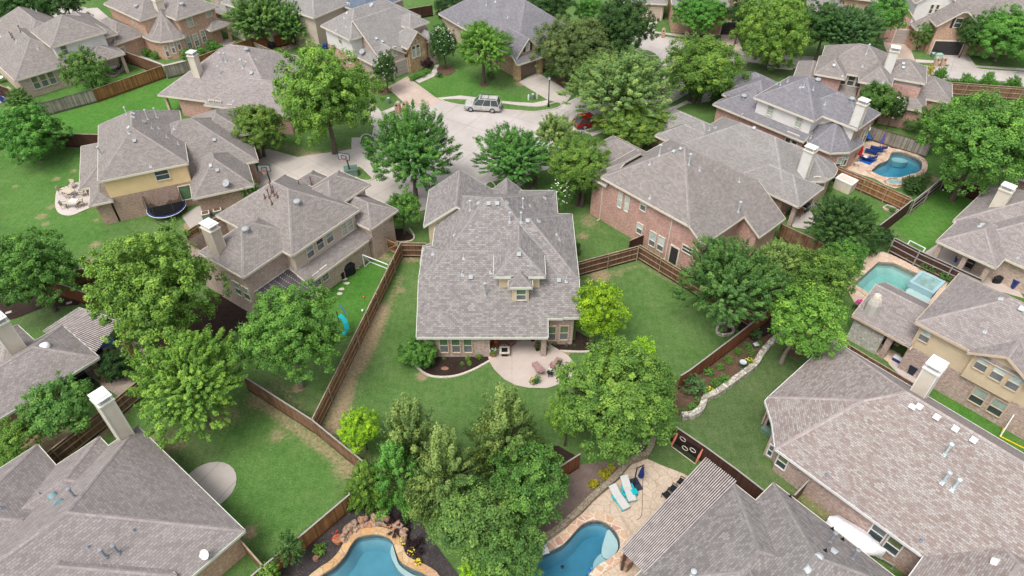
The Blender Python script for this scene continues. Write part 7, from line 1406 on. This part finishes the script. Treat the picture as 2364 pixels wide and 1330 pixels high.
def pot(px, py, r, label, mat='terracotta', plant='vivid', flow=None, z=.05, ph=1.3):
    g = U(px, py, z); T = thing('plant_pot', label, 'plant pot', (g.x, g.y, z)); M = MB(); M.lathe((g.x, g.y, z), [(r*.7, 0), (r, r*1.5), (r*1.08, r*1.6), (r*.8, r*1.5)], 12); M.build('pot', mat, T)
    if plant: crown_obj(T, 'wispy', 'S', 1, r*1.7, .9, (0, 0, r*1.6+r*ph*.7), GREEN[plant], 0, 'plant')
    if flow:
        M = MB(); rr = random.Random(int(px))
        for i in range(14): a = rr.uniform(0, 6.28); k = rr.uniform(.2, 1.3)*r; M.lathe((g.x+math.cos(a)*k, g.y+math.sin(a)*k, z+r*2.9+rr.uniform(-.6, .9)*r), [(.03, 0), (.06, .04), (.01, .07)], 5)
        M.build('flowers', flow, T)
    return T
R_ = math.radians
place('wick', mk_wicker, at(1144, 797, .05), R_(60), 'wicker armchair with an orange cushion at the left of the rear porch', 'wicker armchairs on the rear porch'); place('wick', mk_wicker, at(1178, 793, .05), R_(-50), 'wicker armchair on the right of the little porch table', 'wicker armchairs on the rear porch')
place('wtab', lambda: mk_table('wicker', 'wicker', .3, .5), at(1161, 797, .05), 0, 'small round wicker table between the two armchairs')
g = U(1144, 790, .7); M = MB(); M.lathe(g, [(.1, 0), (.2, .06), (.16, .16), (.05, .2)], 8); tag(M.build('cushion', 'orange'), 'orange cushion lying on the left wicker armchair', 'cushion')
g = U(1165, 818, .05); T = thing('fire_table', 'square fire pit table with a dark bowl on the rear patio', 'fire pit', (g.x, g.y, .05)); M = MB(); M.prism([(g.x-.26, g.y-.26), (g.x+.26, g.y-.26), (g.x+.26, g.y+.26), (g.x-.26, g.y+.26)], .05, .55); M.build('base', 'black', T); M = MB()
for s_ in (-1, 1): M.box((g.x+s_*.36, g.y, .6), (.18, .9, .07)); M.box((g.x, g.y+s_*.36, .602), (.54, .18, .068))
M.build('table_top', 'shell_tan', T); M = MB(); M.box((g.x, g.y, .58), (.54, .54, .03)); M.build('fire_bowl', 'black', T)
g = U(1230, 785, .05); T = thing('chiminea', 'rust coloured clay chiminea in the porch corner', 'chiminea', (g.x, g.y, .05)); M = MB(); M.lathe((g.x, g.y, .25), [(.12, 0), (.3, .2), (.3, .4), (.14, .6), (.1, .85), (.14, .95)], 14); M.build('body', 'terracotta', T); M = MB(); M.lathe((g.x, g.y, .05), [(.22, 0), (.16, .22)], 10); M.build('stand', 'black', T)
place('lpink', lambda: mk_lounger('sling_pink', 'sling_pink', .75), at(1247, 862, .05), R_(205), 'left pink sling lounger on the curved patio', 'pink sling loungers on the patio', .88); place('lpink', None, at(1278, 851, .05), R_(150), 'right pink sling lounger near the patio edge', 'pink sling loungers on the patio', .88)
place('dtab', lambda: mk_table('black', 'black', .3, .5), at(1270, 868, .05), 0, 'small dark round table with flowers between the pink loungers'); pot(1270, 860, .12, 'bunch of pink and white flowers on the small round table', 'pot_green', 'mid', 'petal', .52)
pot(1228, 888, .2, 'pale round pot with orange flowers at the patio edge', 'trim_cream', 'mid', 'petal_yellow'); pot(1239, 884, .22, 'green pot with a leafy plant next to the pale round one', 'pot_green', 'vivid'); pot(1289, 846, .18, 'dark pot plant behind the right pink lounger', 'black', 'dark'); pot(1241, 808, .25, 'pot of red-leaved flowers beside the brick porch column', 'black', 'mid', 'petal_red'); pot(1256, 812, .3, 'low planter of white flowers at the right patio edge', 'terracotta', 'vivid', 'petal', ph=.6); pot(1138, 822, .26, 'planter of white and red flowers at the left patio edge', 'terracotta', 'vivid', 'petal', ph=.8); pot(1136, 810, .2, 'pot of red flowers by the left porch corner', 'terracotta', 'mid', 'petal_red')
# bottom right pool side
place('lblue', lambda: mk_lounger('cushion_grey', 'turquoise', .45, 1.2, .85, .66), at(1424, 1150, .05), R_(28), 'left grey cushioned lounger with turquoise frame by the deep blue pool', 'turquoise framed loungers'); place('lblue', None, at(1446, 1130, .05), R_(14), 'right grey cushioned lounger beside the blue umbrella', 'turquoise framed loungers')
place('cant', lambda: mk_umb('navy', True), at(1462, 1122, .05), R_(20), 'closed navy cantilever umbrella on a black cross base'); boxy('side_table', 'small turquoise slatted side table right of the loungers', 'side table', 1463, 1143, (.42, .42, .42), 'turquoise', .4, 'turquoise', 'body')
for i, (x, y) in enumerate(((1538, 1150), (1553, 1136), (1572, 1120))): place('bchair', lambda: mk_chair('black', 'black'), at(x, y, .05), R_(215+i*8), ['front black patio chair at the pergola edge', 'middle black patio chair at the pergola edge', 'black patio chair half under the pergola slats'][i], 'black patio chairs under the pergola')
g = U(1243, 1276); T = thing('pool_lift', 'blue and white pool access seat at the left rim of the deep pool', 'pool lift', (g.x, g.y, .05)); M = MB(); M.box((g.x-.2, g.y, .3), (.55, .45, .5), .4); M.build('base_cover', 'blue', T); M = MB(); M.bar((g.x-.1, g.y, .5), (g.x+.55, g.y+.1, 1.3), .09); M.build('arm', 'blue', T); M = MB(); M.box((g.x+.45, g.y-.1, .45), (.5, .45, .07), .3); M.box((g.x+.3, g.y+.15, .75), (.5, .07, .5), .3); M.build('seat', 'white_metal', T)
for q, r, m_, l in (((1361, 1317), .12, 'blue', 'little blue floating dispenser in the deep pool'), ((1298, 1309), .12, 'black', 'round drain dot in the deep pool')):
    c = U(*q, -.1); M = MB(); M.lathe((c.x, c.y, -.12), [(r, 0), (r, .06), (r*.5, .1)], 12); tag(M.build('pool_float' if m_ == 'blue' else 'pool_drain', m_), l, 'pool float' if m_ == 'blue' else 'drain')
P_ = gpts(smooth_px([(1488, 1075), (1484, 1110), (1483, 1150), (1481, 1190), (1470, 1200)], 4, False), .07); M = MB(); M.tube([(p.x, p.y, .07) for p in P_], .022, 5); tag(M.build('hose', 'wicker'), 'thin hose lying straight across the flagstone deck', 'hose')
pot(781, 1252, .33, 'wide terracotta bowl with red flowers in the dark mulch', 'terracotta', None, 'petal_red', ph=0); M = MB(); g = U(730, 1292); M.lathe((g.x, g.y, 0), [(.2, 0), (.2, .3), (.05, .3)], 10); tag(M.build('stump', 'umber'), 'short wooden stump in the dark mulch', 'stump')
# kidney pool side
M = MB(); q = [U(1982, 371, .06), U(2012, 383, .06), U(2030, 370, .06), U(2000, 360, .06)]; M.poly([(p.x, p.y, .075) for p in q]); M.poly([(p.x, p.y, .062) for p in reversed(q)]); tag(M.build('rug', 'blue'), 'bright blue rug under the loungers by the kidney pool', 'rug')
for i, (x, y, r) in enumerate(((2008, 372, 235), (2020, 357, 240), (2032, 350, 240))): place('lnavy', lambda: mk_lounger('navy', 'navy', .6), at(x, y, .08), R_(r), ['navy lounger with a white towel on the blue rug', 'middle navy lounger beside the kidney pool', 'navy lounger furthest up beside the purple umbrella'][i], 'navy loungers by the kidney pool')
g = U(1998, 362, .7); M = MB(); M.box((g.x, g.y, .72), (.4, .5, .05), .5); tag(M.build('towel', 'cover_white'), 'white towel on the navy lounger', 'towel')
place('ured', lambda: mk_umb('red'), at(1977, 378, .05), 0, 'closed red umbrella beside the blue rug'); place('upur', lambda: mk_umb('purple'), at(2027, 350, .05), 0, 'closed purple umbrella near the upper end of the kidney pool')
for i, (x, y, r) in enumerate(((2003, 318, 90), (2014, 322, 180), (2004, 326, 10))): place('cblue', lambda: mk_chair('blue', 'steel_dark'), at(x, y, .05), R_(r), ['left blue chair of the set by the slate house', 'right blue chair of the set by the slate house', 'lower blue chair of the set by the slate house'][i], 'blue chairs by the slate house')
place('wt', lambda: mk_table('trim_white', 'steel_dark', sq=True, w=1.8, d=.9), at(2018, 312, .05), R_(-25), 'long white table top with blue towels near the slate house'); pot(1966, 368, .25, 'large clay pot with a plant on the pool deck near the house', 'terracotta', 'mid'); pot(1976, 384, .3, 'big empty tan urn under the red umbrella', 'shell_tan', None); pot(2039, 341, .2, 'small orange clay pot beyond the purple umbrella', 'terracotta', None)
T = thing('equipment_tub', 'white fibreglass tub with a stained rim beside the brown fence', 'tub', at(1947, 436, 0)); g = U(1947, 436); M = MB(); M.prism([tuple((g+Vector((x*math.cos(-.83)-y*math.sin(-.83), x*math.sin(-.83)+y*math.cos(-.83), 0)))[:2]) for x, y in ((-1, -.75), (1, -.75), (1, .75), (-1, .75))], 0, 1.25); M.build('shell', 'shell_tan', T); M = MB()
for s_ in (-1, 1):
    e1 = Vector((math.cos(-.83), math.sin(-.83), 0)); e2 = Vector((-e1.y, e1.x, 0)); M.box(g+e2*s_*.68+Vector((0, 0, 1.3)), (2.1, .22, .12), -.83); M.box(g+e1*s_*.95+Vector((0, 0, 1.302)), (.22, 1.14, .12), -.83)
M.build('rim', 'cover_white', T); boxy('pump', 'dark pump unit behind the white tub', 'pump', 1925, 418, (.5, .4, .5), 'black', .3, 'black', 'body')
# grills
def mk_grill(cover):
    T = thing('grill', 'x', 'grill'); M = MB()
    if cover: M.lathe((0, 0, 0), [(.55, 0), (.52, .5), (.58, .85), (.35, 1.15), (.05, 1.2)], 10, sx=1.25, sy=.7); M.build('cover', 'black_fabric', T)
    else:
        M.box((0, 0, .55), (.8, .5, .5)); M.build('cabinet', 'black', T); M = MB()
        for k in range(5): a0, a1 = math.pi*k/5, math.pi*(k+1)/5; M.poly([(-.4, -math.cos(a0)*.26, .82+math.sin(a0)*.28), (.4, -math.cos(a0)*.26, .82+math.sin(a0)*.28), (.4, -math.cos(a1)*.26, .82+math.sin(a1)*.28), (-.4, -math.cos(a1)*.26, .82+math.sin(a1)*.28)])
        M.build('lid', 'steel_dark', T)
        for s_ in (-1, 1): M = MB(); M.box((s_*.62, 0, .8), (.4, .45, .04)); M.build('side_shelf', 'cushion_grey', T)
        M = MB(); M.bar((-.3, -.3, .95), (.3, -.3, .95), .03); M.build('handle', 'white_metal', T); legs(T, .7, .4, .35, 'black', .03)
    return T
place('gcov', lambda: mk_grill(True), at(805, 632, .03), R_(30), 'large grill under a black cover by the beige house wall', scale=1.15); place('gcov', None, at(784, 643, .03), R_(10), 'smaller black covered grill left of the large one', scale=.8); place('gcov', None, at(629, 113, .03), 0, 'black covered grill standing before the long red fence'); place('gcov', None, at(2300, 652, .03), 0, 'small black covered box by the right edge patio', scale=.7)
place('gril', lambda: mk_grill(False), at(192, 880, .05), R_(-130), 'black gas grill under the brick corner porch at left', scale=1.15); place('gril', None, at(1858, 490, .05), R_(40), 'dark grill under the long grey roof patio'); place('gril', None, at(2232, 620, .05), R_(-47), 'black grill on the right edge patio'); place('gril', None, at(2048, 800, .05), R_(-47), 'dark grill under the stone chimney patio roof')
g = U(204, 866, 1.1); boxy('prep_table', 'dark side table with legs in front of the black gas grill', 'table', 212, 893, (1.0, .5, .72), 'steel_dark', -.6, 'black', 'body')
for i, (x, y, r, c) in enumerate(((1806, 498, 60, 'red'), (1843, 500, -40, 'red'))): place('cred', lambda: mk_chair('umber', 'umber'), at(x, y, .05), R_(r), ['left russet chair under the long grey roof', 'right russet chair beside the patio column'][i], 'russet patio chairs')
boxy('cooler', 'blue and white cooler on the tan house patio floor', 'cooler', 2070, 834, (.75, .45, .4), 'bin_blue', -.8, 'cover_white', 'body'); boxy('cooler', 'small blue cooler on the right edge patio', 'cooler', 2208, 605, (.5, .35, .45), 'blue', -.6, 'navy', 'body'); M = MB(); g = U(2034, 806, .5); M.tube([g+Vector((math.cos(a*.45-.8)*.55, math.sin(a*.45-.8)*.55, 0)) for a in range(9)], .09, 7); tag(M.build('pool_ring', 'cushion_grey'), 'white curved swim ring under the stone patio roof', 'swim ring')
place('tpink', lambda: mk_table('wicker', 'black', sq=True, w=.8, d=.6), at(1977, 712, .05), R_(40), 'dark patio table at the corner of the stone patio'); g = U(1985, 695, .8); M = MB(); M.box(g, (.7, .25, .06), .5); tag(M.build('towel', 'pink'), 'magenta towel hanging at the stone patio corner', 'towel')
# yellow house patio, round table, blue table
for i, (x, y, r) in enumerate(((163, 452, -20), (173, 478, -10))): place('ttab', lambda: mk_table('sling_tan', 'steel_dark', sq=True, w=1.4, d=.9), at(x, y, .05), R_(r), ['upper patio table beside the yellow house', 'lower patio table with a white box on it'][i], 'patio tables by the yellow house')
for i, (x, y, r) in enumerate(((146, 446, 100), (168, 434, 0), (165, 462, 170), (152, 480, 100), (188, 476, -70), (191, 452, -80))): place('ctan', lambda: mk_chair('sling_tan', 'steel_dark'), at(x, y, .05), R_(r), ['chair left of the upper patio table', 'chair behind the upper patio table', 'chair in front of the upper patio table', 'chair left of the lower patio table', 'chair right of the lower patio table', 'chair against the yellow house wall'][i], 'tan chairs on the yellow house patio')
g = U(170, 463, .8); M = MB(); M.box(g, (.9, .6, .12), -.1); tag(M.build('game_board', 'cover_white'), 'white flat box on the lower patio table', 'box')
place('rtab', lambda: mk_table('cover_white', 'steel_dark', .62, .72), at(264, 165, .05), 0, 'round white patio table behind the corner house')
for i, (x, y, r) in enumerate(((250, 162, 90), (277, 164, -90), (264, 172, 180), (262, 156, 0))): place('cblk', lambda: mk_chair('black', 'black'), at(x, y, .05), R_(r), ['chair left of the round white table', 'chair right of the round white table', 'chair in front of the round white table', 'chair behind the round white table'][i], 'black chairs round the white table')
place('gtab', lambda: mk_table('table_glass', 'steel_dark', sq=True, w=1.5, d=.95), at(250, 806, .05), R_(35), 'blue glass table below the grey slatted pergola')
for i, (x, y, r) in enumerate(((268, 795, -60), (234, 820, 120), (262, 818, 200))): place('cblk', None, at(x, y, .05), R_(r), ['right chair of the blue glass table', 'left chair of the blue glass table', 'front chair of the blue glass table'][i], 'chairs round the blue glass table')
place('bench', lambda: mk_chair('sling_white', 'steel_dark', 1.3, .85), at(500, 92, .05), R_(-10), 'white cushioned bench under the bay house porch'); 
for i, (x, y) in enumerate(((684, 97), (698, 95), (711, 91))): place('adir', lambda: mk_chair('fence_honey', 'fence_honey', .6), at(x, y, .05), R_(-20+i*8), ['left wooden lawn chair before the red fence', 'middle wooden lawn chair before the red fence', 'right wooden lawn chair before the red fence'][i], 'wooden lawn chairs before the red fence')
place('lnavy', None, at(10, 236, .05), R_(70), 'navy lounger at the left edge paving'); place('rtab', None, at(2, 190, .05), 0, 'white round table top at the left edge')
# boat under a cover
a, b = U(1908, 1203, .9), U(2040, 1280, .9); d = Vector((b.x-a.x, b.y-a.y, 0)); l = d.length; d /= l; n = Vector((-d.y, d.x, 0)); T = thing('boat', 'boat under a white fitted cover on its trailer beside the brick wall', 'boat', (a.x, a.y, 0)); M = MB(); S = []; NS = 26; random.seed(5)
for i in range(NS):
    t = i/(NS-1); w = 1.0*(min(1, t*5+.45) if t < .15 else 1)*(1 if t < .55 else max(.08, 1-((t-.55)/.46)**1.8)); hgt = .55+.28*math.sin(t*9)*(.5 if t < .7 else .1)+.1*random.uniform(-.5, .6); c = Vector((a.x, a.y, 0))+d*l*t
    S.append([c-n*w*.72+Vector((0, 0, .55)), c-n*w*.98+Vector((0, 0, .85)), c-n*w*.9+Vector((0, 0, 1.02)), c-n*w*.4+Vector((0, 0, 1.08+hgt*.5)), c+Vector((0, 0, 1.1+hgt*.62)), c+n*w*.4+Vector((0, 0, 1.08+hgt*.5)), c+n*w*.9+Vector((0, 0, 1.02)), c+n*w*.98+Vector((0, 0, .85)), c+n*w*.72+Vector((0, 0, .55))])
for p, q in zip(S, S[1:]):
    for i in range(8): M.poly([p[i], p[i+1], q[i+1], q[i]])
M.poly(list(reversed(S[0]))); M.poly(S[-1]); M.build('cover', 'cover_white', T, smooth=False); M = MB(); c0 = Vector((a.x, a.y, .4))
for s_ in (-1, 1): M.bar(c0+n*s_*.6+d*.4, c0+d*(l+.1)+n*s_*.05, .08); 
M.bar(c0+d*(l-.2), c0+d*(l+.9), .1); M.build('trailer_frame', 'galv', T)
for s_ in (-1, 1): M = MB(); q = Vector((a.x, a.y, .3))+d*l*.35+n*s_*.8; M.tube([q-n*.09, q+n*.09], .28, 14); M.build('wheel', 'tyre', T)
M = MB(); M.lathe((a.x+d.x*(l+.85), a.y+d.y*(l+.85), 0), [(.09, 0), (.04, .1), (.04, .6)], 8); M.build('jockey_wheel', 'galv', T)
# curved blue play piece, balls, cones, flag, bird bath
M = MB(); pts = [U(x, y, z) for x, y, z in ((783, 728, 1.6), (792, 735, 1.5), (799, 748, 1.2), (801, 760, .8), (798, 768, .4), (790, 772, .25))]
for p, q in zip(pts, pts[1:]): M.bar(p, q, .42, .06)
T = thing('play_slide', 'light blue curved slide half hidden by the rounded green tree', 'slide', U(795, 765)); M.build('slide_bed', 'turquoise', T); M = MB(); M.tube([U(783, 702, 1.9), U(793, 715, 1.7), U(799, 730, 1.4)], .04, 6); M.build('rail', 'blue', T); M = MB(); g = U(783, 745); M.bar(g, g+Vector((0, 0, 1.5)), .08); M.build('post', 'steel_dark', T)
for i, (x, y, r, m_, l) in enumerate(((837, 717, .13, 'cover_white', 'black and white ball on the narrow lawn left of the fence'), (2177, 439, .13, 'cover_white', 'white ball in the corner of the right lawn'), (840, 686, .11, 'orange', 'brownish ball near the stepping stones'), (2139, 703, .16, 'turquoise', 'small turquoise ball by the angular pool'))):
    g = U(x, y, r); M = MB(); M.lathe((g.x, g.y, 0.02), [(r*.3, .02*r), (r*.8, r*.4), (r, r), (r*.8, r*1.6), (r*.3, r*1.96)], 12); tag(M.build('ball', m_, smooth=True), l, 'ball')
for i, (x, y) in enumerate(((2226, 453), (2260, 467))):
    T = thing('traffic_cone', ['left orange marker by the broad dark fence', 'right orange marker by the broad dark fence'][i], 'cone', at(x, y, .02), group='orange cones on the right lawn'); g = U(x, y, .02); M = MB(); M.lathe((g.x, g.y, .06), [(.14, 0), (.09, .25), (.03, .5)], 10); M.build('cone_body', 'orange', T); M = MB(); M.box((g.x, g.y, .05), (.4, .4, .04)); M.build('base', 'orange', T)
g = U(955, 165); T = thing('flag', 'small striped American flag on an angled pole beside the garage', 'flag', (g.x, g.y, 0)); M = MB(); p0, p1 = Vector((g.x, g.y+.2, 1.6)), Vector((g.x-.25, g.y-.6, 2.9)); M.tube([p0, p1], .02, 6); M.build('flag_pole', 'trim_white', T)
for k in range(7):
    M = MB(); q = [p1.lerp(p0, .1+k*.1), p1.lerp(p0, .2+k*.1)]; dn = Vector((.22, -.1, -.95)); M.poly([q[0], q[1], q[1]+dn*(.9), q[0]+dn*(.9)]); M.build('stripe', 'petal_red' if k % 2 == 0 else 'cover_white', T)
M = MB(); q = [p1.lerp(p0, .1), p1.lerp(p0, .5)]; M.poly([q[0]+Vector((-.01, -.02, 0)), q[1]+Vector((-.01, -.02, 0)), q[1]+dn*.35+Vector((-.01, -.02, 0)), q[0]+dn*.35+Vector((-.01, -.02, 0))]); M.build('canton', 'navy', T)
g = U(1711, 850); T = thing('bird_bath', 'stone bird bath among the shrubs above the garden wall', 'bird bath', (g.x, g.y, 0)); M = MB(); M.lathe((g.x, g.y, 0), [(.2, 0), (.08, .12), (.07, .6), (.1, .68)], 12); M.build('pedestal', 'pot_green', T); M = MB(); M.lathe((g.x, g.y, .68), [(.1, 0), (.3, .1), (.3, .14), (.1, .08)], 14); M.build('bowl', 'sky_glass', T)
boxy('solar_box', 'little blue-grey solar panel box in the upper shrub bed', 'solar light', 1744, 801, (.45, .35, .3), 'steel_dark', .3, 'sky_glass', 'body'); boxy('bench_box', 'green plastic bench box at the bay window of the red-flecked roof', 'box', 1771, 1000, (1.0, .5, .35), 'green_box', -.8, 'green_box', 'body')
for i, (x, y) in enumerate(((140, 682), (160, 700), (20, 722))): boxy('paver_step', ['first pale paving slab in the black mulch', 'second pale paving slab in the black mulch', 'pale paving slab at the left edge of the black mulch'][i], 'paving slab', x, y, (.5, .3, .06), 'kerb', .5, None, 'slab')
M = MB(); 
T = thing('garden_stone', 'flat rusty star-shaped stone lying in the rear mulch bed', 'stone', at(1027, 852, .04)); g = U(1027, 852); M.lathe((g.x, g.y, .04), [(.28, 0), (.3, .06), (.1, .12)], 7, sx=1.2, sy=.7); M.build('stone', 'umber', T)
